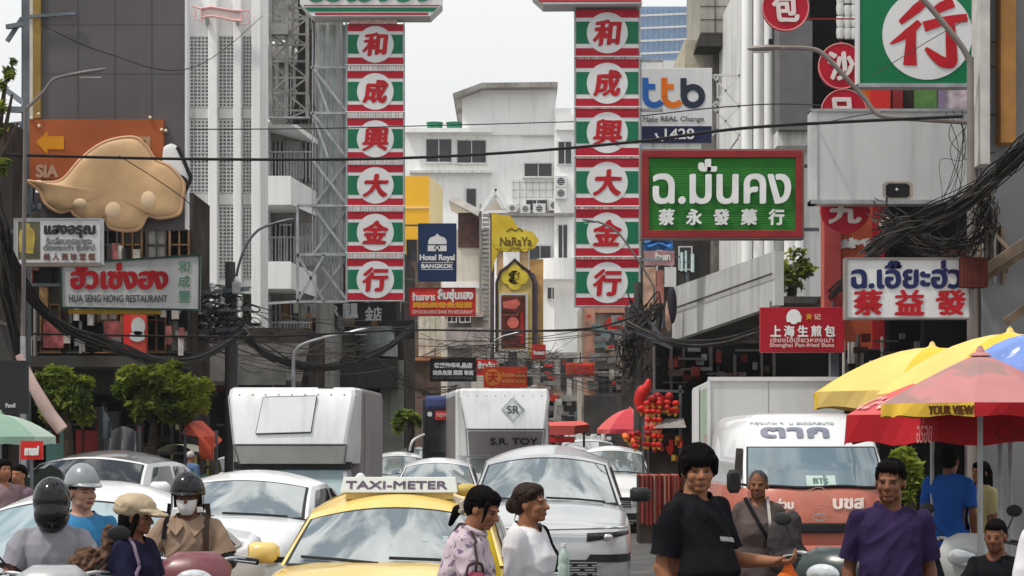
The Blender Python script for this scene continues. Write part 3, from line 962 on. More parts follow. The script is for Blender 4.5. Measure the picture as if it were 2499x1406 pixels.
clutter(v, (2150, 780, 2400, 960), 34, DIM + RAGS[:2], 9, (2.6, 3.1))
clutter(v, (2390, 500, 2490, 690), 18, [RAGS[1], RAGS[4], ('plank', WOOD, (4, 9), (30, 90)), ('plank', RUST, (4, 9), (30, 70))], 10, (0.1, 0.35))
v = V('low dark shop front', 600, ground_z(56), 56)
clutter(v, (455, 850, 745, 1040), 30, DIM + RAGS[1:2], 11, (-0.3, -0.1))
# ------------------------------------------------------------------ signs
PEACH = M('peach_lamp_strip', (0.70, 0.50, 0.46), 0.6, var=0.35, sc_=6)
TXTR = M('lettering_red', (0.44, 0.012, 0.02), 0.5, var=0.15)
TXTG = M('lettering_green', (0.02, 0.20, 0.10), 0.5, var=0.15)
TXTW = M('lettering_white', (0.74, 0.74, 0.73), 0.5, var=0.08)
TXTK = M('lettering_black', (0.03, 0.03, 0.035), 0.5, var=0.2)
TXTN = M('lettering_navy', (0.015, 0.02, 0.09), 0.5, var=0.15)
PGREEN = M('panel_green', (0.008, 0.15, 0.07), 0.45, var=0.1, streak=0.1)
PRED = M('panel_red', (0.42, 0.010, 0.028), 0.45, var=0.12, streak=0.12)

def gold_column(label, cx, d, xs, ys, bits, truss):
    u = U('column_sign', label, 'sign', cx, ys[-1][1] + 4, d, 'red green and white character column signs over the road')
    x0, x1 = xs
    u.box('backing', (x0 - 2, ys[0][0] - 2, x1 + 2, ys[-1][1] + 2), 0.05, 0.5, STEELD)
    for (a, b), ch in zip(ys, '和成興大金行'):
        h = b - a
        p = u.box('panel', (x0, a, x1, b), 0, 0.06, CLEANW)
        m = MB()
        m.flat(u.x(x0), u.x(x1), u.z(a + h * 0.17), u.z(a), -0.006)
        m.flat(u.x(x0), u.x(x1), u.z(b), u.z(b - h * 0.17), -0.006)
        m.build('red_band', PRED, p)
        MB().flat(u.x(x0 + 1), u.x(x1 - 1), u.z(a + h * 0.735), u.z(a + h * 0.255), -0.006).build('green_band', PGREEN, p)
        c = (x0 + x1) / 2
        r = min(h * 0.46, 50)
        mm = MB().disc(u.x(c), u.z((a + b) / 2), r * u.k, -0.012, 44)
        mm.build('roundel', CLEANW, p)
        t = r * 0.72
        u.text(ch, (c - t, (a + b) / 2 - t * 0.94, c + t, (a + b) / 2 + t * 0.94), -0.02, TXTR, 2.6 if ch == '興' else 3.7, 0.5, 0.10, 1.6, 'character', p)
    for (a, b), (c_, e) in zip(ys[:-1], ys[1:]):
        g = u.box('lamp_strip', (x0 - 1, b + 1, x1 + 1, c_ - 1), 0.0, 0.1, bits[0])
        q, zb, zt = MB(), u.z(c_ - 2), u.z(b + 2)
        pl = [(u.x(x0), zb), (u.x(x1), zb)]
        for i in range(21, -1, -1):                     # one comb of upright clips
            xx = u.x(x0 + (x1 - x0) * (i + R.uniform(0.2, 0.5)) / 22)
            w = 0.03 + R.uniform(0, 0.03)
            pl += [(xx + w, zb + 0.01), (xx + w, zt), (xx, zt), (xx, zb + 0.01)]
        q.prism(pl, -0.02, 0.0)
        q.build('fringe', bits[1], g)
        MB().tube([u.p(x0 - 5, b + 2, -0.05), u.p(x1 + 5, b + 2, -0.05)], 0.015, 6).build('tube_lamp', CLEANW, g)
    e = MB()
    e.tube([u.p(x0 - 2, ys[0][0] - 4, 0.0), u.p(x0 - 2, ys[-1][1] + 3, 0.0)], 0.022, 6)
    e.tube([u.p(x1 + 2, ys[0][0] - 4, 0.0), u.p(x1 + 2, ys[-1][1] + 3, 0.0)], 0.022, 6)
    e.tube([u.p(x0 - 2, ys[-1][1] + 3, 0.0), u.p(x1 + 2, ys[-1][1] + 3, 0.0)], 0.022, 6)
    e.build('edge_tube', STEEL, u.root)
    t = MB()
    for s0, s1 in truss:
        t.beam(u.p(*s0), u.p(*s1), 0.07)
    t.build('support_truss', STEEL, u.root)
    return u

ysL = [(60, 157), (175, 272), (290, 388), (404, 501), (518, 616), (633, 732)]
trL = []
for y in (160, 272, 386, 500, 618, 735):
    trL.append(((755, y, 0.3), (850, y, 0.3)))
for a, b in ((160, 272), (272, 386), (386, 500), (500, 618), (618, 735)):
    trL += [((760, a, 0.3), (848, b, 0.3)), ((848, a, 0.4), (760, b, 0.4)) if a > 380 else ((760, a, 0.35), (800, b, 0.35))]
trL += [((724, 735, 0.2), (850, 735, 0.2)), ((724, 500, 0.2), (724, 735, 0.2)), ((724, 620, 0.2), (850, 620, 0.2)), ((724, 735, 0.2), (790, 620, 0.2)), ((790, 735, 0.2), (724, 620, 0.2)),
        ((724, 500, 0.2), (850, 500, 0.2)), ((640, 735, 1.0), (724, 735, 0.2))]
uL = gold_column('left column sign of six red green white panels with red Chinese characters', 916, 56, (848, 984), ysL, (PEACH, TXTW), trL)
m = MB()                                                   # octagonal header, chamfered bottom corners
hp = [(735, -120), (735, 16), (765, 46), (1050, 46), (1079, 18), (1079, -120)]
m.prism([(uL.x(a), uL.z(b)) for a, b in hp][::-1], -0.35, 0.5)
h = m.build('header_board', CLEANW, uL.root)
s_ = MB()
for (ya, yb, ch) in ((19, 22, 1),):
    s_.flat(uL.x(744), uL.x(1074), uL.z(yb), uL.z(ya), -0.36)
s_.flat(uL.x(772), uL.x(1046), uL.z(43), uL.z(38), -0.36)
s_.build('red_line', PRED, h)
MB().poly([(uL.x(757), uL.z(35)), (uL.x(745), uL.z(25)), (uL.x(1070), uL.z(25)), (uL.x(1059), uL.z(35))][::-1], -0.362).build('green_band', PGREEN, h)
m = MB()
put_text(m, 'ฮั้วเซ่งฮง', uL.x(752), uL.x(1060), uL.z(14), uL.z(-90), -0.37, 6 * uL.k, 0.6)
m.build('lettering', TXTG, h)
uL.box('lamp_strip', (852, 47, 968, 58), 0.0, 0.2, PEACH)
ladder = MB()                                              # upright bars of the frame beside the column
for i in range(12):
    x = 757 + i * 8.2
    ladder.box(uL.x(x), uL.x(x + (2.4 if i % 3 == 0 else 1.2)), 0.5, 0.56, uL.z(735 if i > 3 else 640), uL.z(46))
ladder.build('frame_bar', STEEL, uL.root)
lb = MB()
for i in (2, 5, 9):
    x = 757 + i * 8.2 + 2
    lb.box(uL.x(x), uL.x(x + 17), 0.58, 0.62, uL.z(640), uL.z(50))
lb.build('back_panel', M('pale_green_panel', (0.62, 0.74, 0.68), 0.6, var=0.15), uL.root)

ysR = [(24, 137), (147, 260), (268, 380), (389, 502), (513, 625), (635, 745)]
trR = [((1558, y, 0.3), (1620, y, 0.3)) for y in (142, 264, 384, 507, 630)] + [((1564, 142, 0.3), (1564, 630, 0.3))]
uR = gold_column('right column sign of six red green white panels with red Chinese characters', 1482, 48, (1405, 1559), ysR, (PRED, PEACH), trR)
m = MB()
m.prism([(uR.x(a), uR.z(b)) for a, b in [(1285, -120), (1300, -6), (1326, 18), (1565, 16), (1565, -120)]][::-1], -0.35, 0.5)
h = m.build('header_board', CLEANW, uR.root)
s_ = MB()
s_.flat(uR.x(1315), uR.x(1562), uR.z(13), uR.z(8), -0.36)
s_.build('red_line', PRED, h)
MB().flat(uR.x(1306), uR.x(1562), uR.z(4), uR.z(-4), -0.36).build('green_band', PGREEN, h)

# billboard on the left: grey field, ochre edge, orange sub panel, cut-out pastry
D = 36
u = U('billboard', 'huge dark grey billboard with an orange arrow panel low on its left', 'billboard', 270, 560, D)
u.box('panel', (100, -60, 456, 560), 0, 0.25, M('slate_vinyl', (0.105, 0.095, 0.10), 0.55, var=0.16, sc_=0.7, streak=0.25))
u.box('edge_strip', (82, -60, 101, 290), -0.06, 0.2, M('ochre_edge', (0.30, 0.19, 0.05), 0.6, var=0.25, sc_=2))
u.box('edge_strip', (74, -60, 82, 290), -0.05, 0.2, M('cream_edge', (0.55, 0.50, 0.44), 0.6, var=0.2))
u.box('edge_strip', (452, -60, 458, 560), -0.04, 0.2, CLEANW)
fr = M('billboard_frame_steel', (0.12, 0.14, 0.165), 0.55, metal=0.3, var=0.35, sc_=2, streak=0.3)
m = MB()
for a in (190, 280, 370):
    m.box(u.x(a), u.x(a + 1.2), -0.004, 0, u.z(300), u.z(-60))
for b in (60, 180):
    m.box(u.x(101), u.x(452), -0.003, 0, u.z(b + 1.2), u.z(b))
m.build('vinyl_seam', M('seam_grey', (0.06, 0.055, 0.058), 0.6), u.root)
op = u.box('orange_panel', (76, 294, 402, 440), -0.12, -0.02, M('burnt_orange_vinyl', (0.33, 0.085, 0.025), 0.55, var=0.18, sc_=0.8))
MB().poly([(u.x(a), u.z(b)) for a, b in [(92, 350), (120, 322), (120, 335), (160, 335), (160, 367), (120, 367), (120, 380)]][::-1], -0.13).build('arrow', M('amber_arrow', (0.62, 0.24, 0.01), 0.5), op)
u.text('SIA', (92, 404, 146, 436), -0.13, M('pale_brown_letters', (0.42, 0.26, 0.18), 0.6), 2, parent=op)
MB().flat(u.x(337), u.x(370), u.z(398), u.z(336), -0.13).build('card', M('tan_card', (0.40, 0.24, 0.13), 0.6), op)
MB().ell((u.x(354), -0.13, u.z(352)), (5 * u.k, 0.01, 8 * u.k)).build('seal', BROWNW, op)
for px, py in ((99, 282), (100, 311), (82, 292), (370, 290), (408, 322), (398, 320)):
    MB().ell((u.x(px), -0.15, u.z(py)), (0.03, 0.03, 0.03), nu=8, nv=6).build('bulb', M('warm_bulb_glass', (0.75, 0.62, 0.45), 0.3), op)
# pastry cut-out
def blob(pts, y0, y1, mat, name, parent, puff=0.1):
    """padded cut-out board: flat back, softly domed front"""
    P = spline([(u.x(a), 0, u.z(b)) for a, b in pts] + [(u.x(pts[0][0]), 0, u.z(pts[0][1]))], 6)[:-1]
    c = sum((Vector(p) for p in P), Vector()) / len(P)
    rg = [[(p.x, y1, p.z) for p in P]]
    for s_, dy in ((1.0, 0.0), (0.97, 0.35), (0.90, 0.62), (0.75, 0.82), (0.5, 0.95), (0.2, 1.0)):
        rg.append([(c.x + (p.x - c.x) * s_, lerp(y0, y0 - puff, dy), c.z + (p.z - c.z) * s_) for p in P])
    return MB().rings(rg).build(name, mat, parent, smooth=True, ang=50)
tan = M('pastry_tan', (0.56, 0.36, 0.19), 0.55, var=0.28, sc_=1.1)
tan2 = M('pastry_pale', (0.66, 0.49, 0.31), 0.55, var=0.12, sc_=1.1)
PO = [(74, 446), (116, 450), (160, 442), (205, 392), (262, 352), (330, 340), (362, 362), (385, 395), (420, 412), (452, 452), (448, 495), (440, 525), (395, 535), (365, 530), (345, 560), (312, 566), (275, 558), (262, 538),
             (225, 545), (190, 528), (178, 516), (150, 520), (118, 500), (104, 470)]
past = blob(PO, -0.20, -0.03, tan, 'pastry_cutout', u.root, 0.12)
E_ = spline([(u.x(a), -0.21, u.z(b)) for a, b in PO] + [(u.x(PO[0][0]), -0.21, u.z(PO[0][1]))], 6)
MB().tube(E_, 0.035, 7, cap=False).build('rim', M('pastry_rim', (0.55, 0.33, 0.19), 0.55, var=0.2), past, smooth=True)
for c_, r_ in (((285, 515), (24, 26)), ((368, 492), (22, 26)), ((205, 500), (20, 14))):
    MB().ell((u.x(c_[0]), -0.275, u.z(c_[1])), (r_[0] * u.k, 0.06, r_[1] * u.k), nu=20, nv=12).build('puff', tan2, past, smooth=True)
sw = blob([(400, 362), (420, 352), (436, 362), (446, 385), (456, 410), (466, 430), (460, 455), (446, 470), (432, 440), (410, 415), (398, 400)], -0.10, -0.03, CLEANW, 'cream_swirl', u.root, 0.05)
m = MB()
m.tube(spline([u.p(436, 362, -0.14), u.p(450, 390, -0.14), u.p(462, 420, -0.14), u.p(468, 440, -0.14), u.p(450, 478, -0.14)], 5), 0.035, 6)
m.tube(spline([u.p(430, 428, -0.15), u.p(452, 436, -0.15), u.p(462, 452, -0.15)], 5), 0.02, 6)
m.build('outline', BLACK, sw)
m = MB()
for a, b, w in (((58, -80, 0.3), (58, 520, 0.3), 0.14), ((36, -80, 0.8), (36, 560, 0.8), 0.12), ((0, 52, 0.5), (64, 48, 0.3), 0.08), ((70, 44, -0.1), (188, 36, -0.1), 0.05), ((0, 88, 0.5), (38, 30, 0.5), 0.07),
                ((0, 210, 0.5), (62, 255, 0.3), 0.1), ((0, 256, 0.5), (64, 262, 0.3), 0.1), ((0, 294, 0.5), (60, 292, 0.3), 0.06), ((0, 356, 0.5), (60, 280, 0.3), 0.08), ((0, 470, 0.6), (60, 380, 0.3), 0.08),
                ((36, 500, 0.8), (100, 500, 0.2), 0.1), ((60, 290, 0.3), (100, 430, 0.2), 0.05)):
    m.beam(u.p(*a), u.p(*b), w)
m.build('support_frame', fr, u.root)
u.box('support_leg', (44, 500, 58, ground_z(D)), 0.3, 0.55, STEELD)
u.box('navy_strip', (30, -60, 55, 480), 0.9, 1.0, NAVY)

# smaller left signs
u = U('amulet_shop_sign', 'small white shop sign with a gold amulet picture and black Thai name', 'sign', 140, 650, 32)
s_ = u.box('panel', (34, 533, 248, 645), 0, 0.2, GREYW, bevel=0.01)
u.rect('photo_panel', (44, 541, 98, 633), -0.006, M('olive_photo', (0.10, 0.095, 0.06), 0.5, var=0.3))
MB().poly([(u.x(a), u.z(b)) for a, b in [(66, 543), (72, 547), (74, 556), (84, 562), (86, 580), (82, 620), (48, 616), (46, 580), (50, 562), (60, 556)]][::-1], -0.012).build('gold_emblem', M('gold_ink', (0.42, 0.30, 0.05), 0.4, metal=0.2, var=0.35, sc_=6), u.root)
u.text('แสงอรุณ', (107, 548, 234, 582), -0.01, TXTK, 2.6, 0.6)
TXTF = M('lettering_faded', (0.16, 0.16, 0.17), 0.6, var=0.3)
u.text('รับเลี่ยมกรอบพระ', (112, 578, 226, 597), -0.01, TXTF, 0.8)
u.text('ตัดพระเก่า รุ่นใหม่', (106, 596, 232, 616), -0.01, TXTF, 0.9)
u.text('美 人 黃 珍 堂 個', (106, 618, 232, 636), -0.01, M('lettering_brown', (0.16, 0.08, 0.06), 0.6), 0.9)
u.frame('frame', (34, 533, 248, 645), 3, -0.02, 0.0, STEEL)
u.box('foot_rail', (62, 641, 246, 651), -0.04, 0.1, M('taupe_rail', (0.17, 0.14, 0.12), 0.6))
u.box('bracket', (-40, 560, 36, 568), 0.05, 0.12, STEELD)

u = U('restaurant_sign', 'long white restaurant sign with big red Thai letters and green Chinese at its right end', 'sign', 320, 760, 38, yaw=math.radians(3))
m = MB()
q = [(150, 645), (487, 622), (485, 756), (152, 751)]
m.prism([(u.x(a), u.z(b)) for a, b in q][::-1], 0, 0.22)
m.build('panel', GREYW, u.root)
m = MB()
for i in range(4):
    a, b = q[i], q[(i + 1) % 4]
    m.beam(u.p(*a, -0.01), u.p(*b, -0.01), 0.035)
m.build('frame', M('dark_green_frame', (0.02, 0.06, 0.045), 0.5), u.root)
u.text('ฮั่วเซ่งฮง', (172, 640, 411, 708), -0.01, TXTR, 4.2, 0.55, 0, 1.0)
u.text('HUA SENG HONG RESTAURANT', (170, 720, 408, 738), -0.01, M('lettering_grey', (0.10, 0.10, 0.105), 0.6, var=0.3), 0.5)
tg = M('lettering_pale_green', (0.15, 0.33, 0.24), 0.6, var=0.3)
for i, ch in enumerate('和成豐'):
    u.text(ch, (434, 636 + i * 36, 464, 664 + i * 37), -0.01, tg, 0.7, 0.6, 0.05)
u.box('yellow_rail', (168, 755, 390, 766), 0.0, 0.2, M('amber_rail', (0.38, 0.22, 0.02), 0.6, var=0.3))
u.box('bracket', (20, 690, 153, 697), 0.25, 0.32, STEELD)

# hotel banner, centre
u = U('hotel_sign', 'navy vertical hotel sign with white pagoda emblem and white lettering', 'sign', 1066, 690, 70)
u.box('panel', (1020, 545, 1114, 687), 0, 0.15, NAVY, bevel=0.01)
m = MB()
m.poly([(u.x(a), u.z(b)) for a, b in [(1045, 588), (1050, 580), (1062, 576), (1067, 570), (1073, 576), (1085, 580), (1090, 588), (1090, 596), (1045, 596)]][::-1], -0.012)
m.flat(u.x(1044), u.x(1064), u.z(613), u.z(599), -0.012)
m.flat(u.x(1070), u.x(1090), u.z(613), u.z(599), -0.012)
m.flat(u.x(1060), u.x(1074), u.z(608), u.z(601), -0.012)
m.build('pagoda_emblem', TXTW, u.root)
u.text('Hotel Royal', (1024, 621, 1110, 640), -0.012, TXTW, 0.9)
u.text('BANGKOK', (1028, 644, 1106, 655), -0.012, TXTW, 0.8)
m = MB()
m.flat(u.x(1028), u.x(1106), u.z(641.5), u.z(640), -0.012)
m.flat(u.x(1028), u.x(1106), u.z(658.5), u.z(657), -0.012)
m.build('rule_line', TXTW, u.root)
u.box('bracket', (984, 548, 1020, 552), 0.0, 0.06, STEELD)
u.box('bracket', (984, 680, 1020, 684), 0.0, 0.06, STEELD)

u = U('gold_shop_sign', 'red sign with white Thai line over amber Chinese characters under the navy hotel sign', 'sign', 1080, 774, 66)
u.box('panel', (999, 703, 1160, 771), 0, 0.15, REDB)
u.text('ร้านอาหาร', (1006, 714, 1062, 734), -0.012, TXTW, 0.8)
u.text('ลิ้มซุ่นเฮง', (1068, 705, 1155, 738), -0.012, TXTW, 1.4)
u.text('同森美香魚翅酒', (1008, 737, 1152, 752), -0.012, M('lettering_amber', (0.72, 0.33, 0.03), 0.5), 1.3)
u.text('GIM SOON HENG SHARK FIN RESTAURANT', (1006, 757, 1154, 766), -0.012, M('lettering_pink', (0.70, 0.45, 0.42), 0.5), 0.3)
u.frame('frame', (998, 702, 1161, 772), 2, -0.02, 0.0, DKRED)
u.box('bracket', (980, 735, 999, 740), 0.02, 0.1, STEELD)

u = U('black_shop_sign', 'black sign with two rows of white Chinese characters above the trucks', 'sign', 1105, 935, 62)
u.box('panel', (1049, 874, 1163, 931), 0, 0.15, BLACK)
u.text('香溪物茶礼品店', (1059, 885, 1153, 899), -0.012, TXTW, 1.0)
u.text('鮑魚魚翅 燕窩 專賣', (1056, 903, 1156, 916), -0.012, TXTW, 0.8)
u.text('BIRD NEST AND SHARK FIN SOUP', (1058, 919, 1154, 925), -0.012, TXTF, 0.2)
u.box('hanger', (1060, 850, 1063, 874), 0.03, 0.06, STEELD)
u.box('hanger', (1148, 850, 1151, 874), 0.03, 0.06, STEELD)
u = U('red_thai_sign', 'small red sign with white Thai word beside the black shop sign', 'sign', 1187, 920, 64)
u.box('panel', (1163, 877, 1212, 916), 0, 0.12, REDB)
u.text('ข้าวต้ม', (1166, 882, 1208, 900), -0.012, TXTW, 1.0)
u.box('hanger', (1185, 850, 1188, 877), 0.03, 0.06, STEELD)
u = U('red_emblem_sign', 'bright red sign with a round orange emblem above the toy delivery truck', 'sign', 1232, 950, 58)
u.box('panel', (1180, 895, 1286, 946), 0, 0.12, M('bright_vermilion', (0.66, 0.06, 0.02), 0.5, var=0.15))
MB().disc(u.x(1203), u.z(921), 20 * u.k, -0.012, 30).build('round_emblem', M('orange_emblem', (0.78, 0.24, 0.04), 0.5), u.root)
u.text('天', (1190, 908, 1216, 934), -0.018, REDB, 1.0)
u.text('ร้านอาหารไทย', (1224, 908, 1282, 920), -0.012, M('lettering_orange', (0.78, 0.35, 0.10), 0.5), 0.5)
u.text('NAI EK ROLL NOODLE', (1224, 926, 1282, 934), -0.012, M('lettering_orange', (0.78, 0.35, 0.10), 0.5), 0.3)
u.box('hanger', (1230, 865, 1233, 895), 0.03, 0.06, STEELD)
u = U('red_curved_sign', 'small red padded sign on the far right shop front with faint lettering', 'sign', 1415, 925, 72)
u.box('panel', (1381, 885, 1452, 919), 0, 0.3, M('bright_vermilion', (0.66, 0.06, 0.02)), bevel=0.08)
u.text('大排檔', (1392, 893, 1440, 911), -0.012, REDB, 0.8)
u.box('hanger', (1415, 860, 1418, 886), 0.1, 0.14, STEELD)
u = U('red_side_sign', 'little red hanging sign with a white word beside the yellow pylon', 'sign', 1315, 880, 70)
u.box('panel', (1298, 841, 1332, 877), 0, 0.12, REDB)
u.text('huao', (1302, 855, 1329, 866), -0.012, TXTW, 0.7)
u.box('hanger', (1314, 815, 1317, 842), 0.03, 0.06, STEELD)

# yellow pylon
u = U('yellow_pylon_sign', 'tall yellow shop pylon with scalloped top board and arched lower picture frame', 'sign', 1262, ground_z(80), 80)
g0 = ground_z(80)
tb = MB()
pts = [(1200, 520), (1222, 524), (1246, 528), (1262, 552), (1272, 560), (1300, 566), (1314, 586), (1306, 604), (1286, 612), (1216, 614), (1206, 640), (1200, 668)]
tb.prism([(u.x(a), u.z(b)) for a, b in pts][::-1], 0, 0.3)
tb.build('top_board', M('top_board_yellow', (0.80, 0.56, 0.04), 0.5, var=0.15, sc_=1.2), u.root)  # plain yellow of the top board
sc2 = MB()
for i in range(12):
    a = 2 * math.pi * i / 12
    sc2.disc(u.x(1257 + 46 * math.cos(a)), u.z(588 + 18 * math.sin(a)), 11 * u.k, -0.03 - 0.0007 * i, 18)
sc2.disc(u.x(1257), u.z(588), 50 * u.k, -0.042, 36, 22 * u.k)
sc2.build('scalloped_plate', YELL2, u.root)
u.text('NaRaYa', (1220, 579, 1298, 601), -0.05, M('lettering_olive', (0.16, 0.11, 0.02), 0.6), 0.7)
u.text('ณารายา', (1246, 604, 1270, 609), -0.05, M('lettering_olive', (0.16, 0.11, 0.02), 0.6), 0.3)
bw = MB()
bw.ribbon([(u.x(1236), u.z(566)), (u.x(1248), u.z(558)), (u.x(1258), u.z(564)), (u.x(1268), u.z(558)), (u.x(1276), u.z(566))], 4 * u.k, -0.05)
bw.build('bow_emblem', M('lettering_olive', (0.16, 0.11, 0.02), 0.6), u.root)
u.box('post', (1212, 610, 1228, 672), 0.05, 0.2, M('pale_orange_post', (0.62, 0.42, 0.22), 0.6))
u.box('post', (1268, 606, 1290, 670), 0.05, 0.2, M('pale_orange_post', (0.62, 0.42, 0.22), 0.6))
u.box('side_board', (1292, 632, 1326, 880), 0.1, 0.5, M('pale_orange_board', (0.62, 0.36, 0.13), 0.6, var=0.2))
body = MB()
arch = [(1212, 860), (1212, 690), (1222, 662), (1240, 650), (1256, 634), (1272, 650), (1292, 664), (1302, 690), (1302, 860)]
body.prism([(u.x(a), u.z(b)) for a, b in arch][::-1], -0.1, 0.25)
body.build('arched_board', M('cream_yellow_board', (0.66, 0.48, 0.16), 0.6, var=0.2), u.root)
m = MB()
m.tube([u.p(a, b, -0.12) for a, b in arch], 0.06, 6)
m.build('arch_edge', M('dark_plum_edge', (0.05, 0.035, 0.04), 0.5), u.root)
MB().prism([(u.x(a), u.z(b)) for a, b in [(1292, 664), (1302, 690), (1302, 860), (1312, 850), (1312, 690), (1304, 668)]][::-1], -0.1, 0.2).build('arch_side', M('plum_side', (0.14, 0.10, 0.13), 0.6), u.root)
q4 = MB()
for dx, dz in ((-16, 0), (16, 0), (0, -14), (0, 14), (0, 0)):
    q4.disc(u.x(1256 + dx), u.z(678 + dz), 17 * u.k, -0.13 - 0.0008 * (dx + 20), 24)
q4.build('quatrefoil_plate', YELL2, u.root)
fm = MB()
fm.ribbon([(u.x(1256 + 10 * math.cos(a)), u.z(676 + 9 * math.sin(a))) for a in [i * 0.35 for i in range(19)]], 2.2 * u.k, -0.18)
for s_ in (-1, 1):
    fm.disc(u.x(1256 + s_ * 10), u.z(668), 2.6 * u.k, -0.182, 14)
    fm.disc(u.x(1256 + s_ * 4), u.z(674), 1.6 * u.k, -0.184, 10)
fm.disc(u.x(1256), u.z(680), 2.2 * u.k, -0.184, 10)
fm.flat(u.x(1248), u.x(1264), u.z(692), u.z(690), -0.18)
fm.build('round_emblem', M('lettering_olive', (0.16, 0.11, 0.02), 0.6), u.root)
pic = u.box('picture_panel', (1224, 724, 1282, 850), -0.14, -0.1, M('dark_red_picture', (0.16, 0.03, 0.025), 0.5, var=0.5, sc_=2))
m = MB()
m.poly([(u.x(a), u.z(b)) for a, b in [(1226, 738), (1262, 730), (1270, 742), (1258, 756), (1228, 752)]][::-1], -0.145)
m.disc(u.x(1252), u.z(788), 14 * u.k, -0.146, 20)
m.flat(u.x(1226), u.x(1264), u.z(770), u.z(764), -0.147)
m.build('picture_shape', M('coral_picture', (0.68, 0.16, 0.12), 0.5, var=0.3), pic)
m = MB()
m.flat(u.x(1226), u.x(1262), u.z(768), u.z(762), -0.15)
m.flat(u.x(1228), u.x(1260), u.z(828), u.z(808), -0.15)
m.build('picture_band', M('picture_dark_band', (0.05, 0.02, 0.02), 0.5), pic)
u.text('恭喜發財', (1270, 760, 1278, 840), -0.15, REDB, 0.5, parent=pic)
u.frame('picture_frame', (1218, 716, 1288, 858), 5, -0.15, -0.1, CLEANW)
u.box('base_post', (1240, 850, 1262, g0), 0.0, 0.2, STEELD)
u.box('edge_post', (1196, 520, 1206, g0), 0.1, 0.3, M('plum_side', (0.14, 0.10, 0.13)))

# dark R-lettered sign, lower left centre
u = U('dark_letter_sign', 'dark sloping fascia sign with pale scattered letters below the left column sign', 'sign', 875, 800, 72)
m = MB()
m.prism([(u.x(a), u.z(b)) for a, b in [(798, 730), (965, 745), (972, 790), (800, 768)]][::-1], 0, 0.2)
m.build('panel', BLACK, u.root)
u.text('W', (806, 724, 826, 742), -0.01, GREYW, 1.3)
u.text('R', (808, 745, 828, 772), -0.01, GREYW, 1.4)
u.text('龍鳳', (836, 738, 874, 778), -0.01, GREYW, 1.2, 0.6)
u.text('金店', (890, 748, 932, 784), -0.01, GREYW, 1.2, 0.6)
u.box('bracket', (820, 760, 824, 800), 0.2, 3.0, STEELD)
u = U('speaker_box', 'small black box hanging above the street right of the dark lettered sign', 'box', 985, 830, 70)
u.box('casing', (962, 780, 1012, 826), 0, 0.4, BLACK, bevel=0.03)
u.box('bracket', (975, 760, 979, 782), 0.1, 0.15, STEELD)
u.box('mount', (955, 795, 962, 812), 0.1, 0.3, STEELD)

# bank sign
u = U('bank_sign', 'white square bank sign with blue orange navy letters above a navy phone strip', 'sign', 1645, 356, 50)
u.box('panel', (1551, 166, 1738, 348), 0, 0.25, CLEANW, bevel=0.01)
st = u.rect('phone_strip', (1552, 308, 1737, 349), -0.008, M('deep_navy', (0.012, 0.018, 0.06), 0.4))
def arcp(cx, cy, r, a0, a1, n=14):
    return [(cx + r * math.cos(math.radians(lerp(a0, a1, i / n))), cy + r * math.sin(math.radians(lerp(a0, a1, i / n)))) for i in range(n + 1)]
def stroke(name, pts, w, y, mat):
    return MB().ribbon([(u.x(a), u.z(b)) for a, b in pts], w * u.k, y).build(name, mat, u.root)
BL, OR, NV = M('logo_blue', (0.02, 0.12, 0.42), 0.4), M('logo_orange', (0.72, 0.16, 0.01), 0.4), M('logo_dark', (0.02, 0.028, 0.05), 0.4)
m = MB().ribbon([(u.x(a), u.z(b)) for a, b in [(1575, 190), (1575, 232)] + arcp(1597, 235, 22, 180, 35)], 15 * u.k, -0.010)
m.flat(u.x(1575), u.x(1599), u.z(219), u.z(205), -0.0105)
m.build('letter', BL, u.root)
m = MB().ribbon([(u.x(a), u.z(b)) for a, b in [(1621, 190), (1621, 236)] + arcp(1643, 235, 22, 180, 35)], 15 * u.k, -0.012)
m.flat(u.x(1621), u.x(1644), u.z(219), u.z(205), -0.0125)
m.build('letter', OR, u.root)
m = MB().ribbon([(u.x(a), u.z(b)) for a, b in [(1668, 191), (1668, 236)]], 15 * u.k, -0.014)
m.ribbon([(u.x(a), u.z(b)) for a, b in arcp(1691, 235, 22, 0, 360, 36)], 16 * u.k, -0.0145)
m.build('letter', NV, u.root)
u.text('Make', (1568, 284, 1606, 298), -0.012, TXTF, 0.3, shear=0.2)
u.text('REAL', (1612, 284, 1654, 296), -0.012, TXTF, 0.7)
u.text('Change', (1660, 284, 1718, 300), -0.012, TXTF, 0.3)
u.text('1428', (1622, 314, 1694, 340), -0.016, TXTW, 0.6)
m = MB().ribbon([(u.x(a), u.z(b)) for a, b in arcp(1620, 322, 20, 170, 95)], [9 * u.k] + [5 * u.k] * 13 + [9 * u.k], -0.016)
m.build('phone_emblem', TXTW, u.root)
t = MB()
for a, b in (((1738, 182, 0.1), (1806, 182, 0.1)), ((1738, 258, 0.1), (1806, 258, 0.1)), ((1752, 182, 0.1), (1752, 366, 0.1)), ((1738, 182, 0.1), (1806, 258, 0.1)), ((1806, 182, 0.1), (1738, 258, 0.1)),
             ((1738, 258, 0.1), (1806, 330, 0.1)), ((1806, 258, 0.1), (1738, 330, 0.1)), ((1806, 160, 0.1), (1806, 365, 0.1)), ((1806, 330, 0.1), (1806, 330, 8.0))):
    t.beam(u.p(*a), u.p(*b), 0.045)
t.build('bracket', CLEANW, u.root)
u.box('small_board', (1570, 349, 1712, 366), 0.02, 0.1, WHITE2)

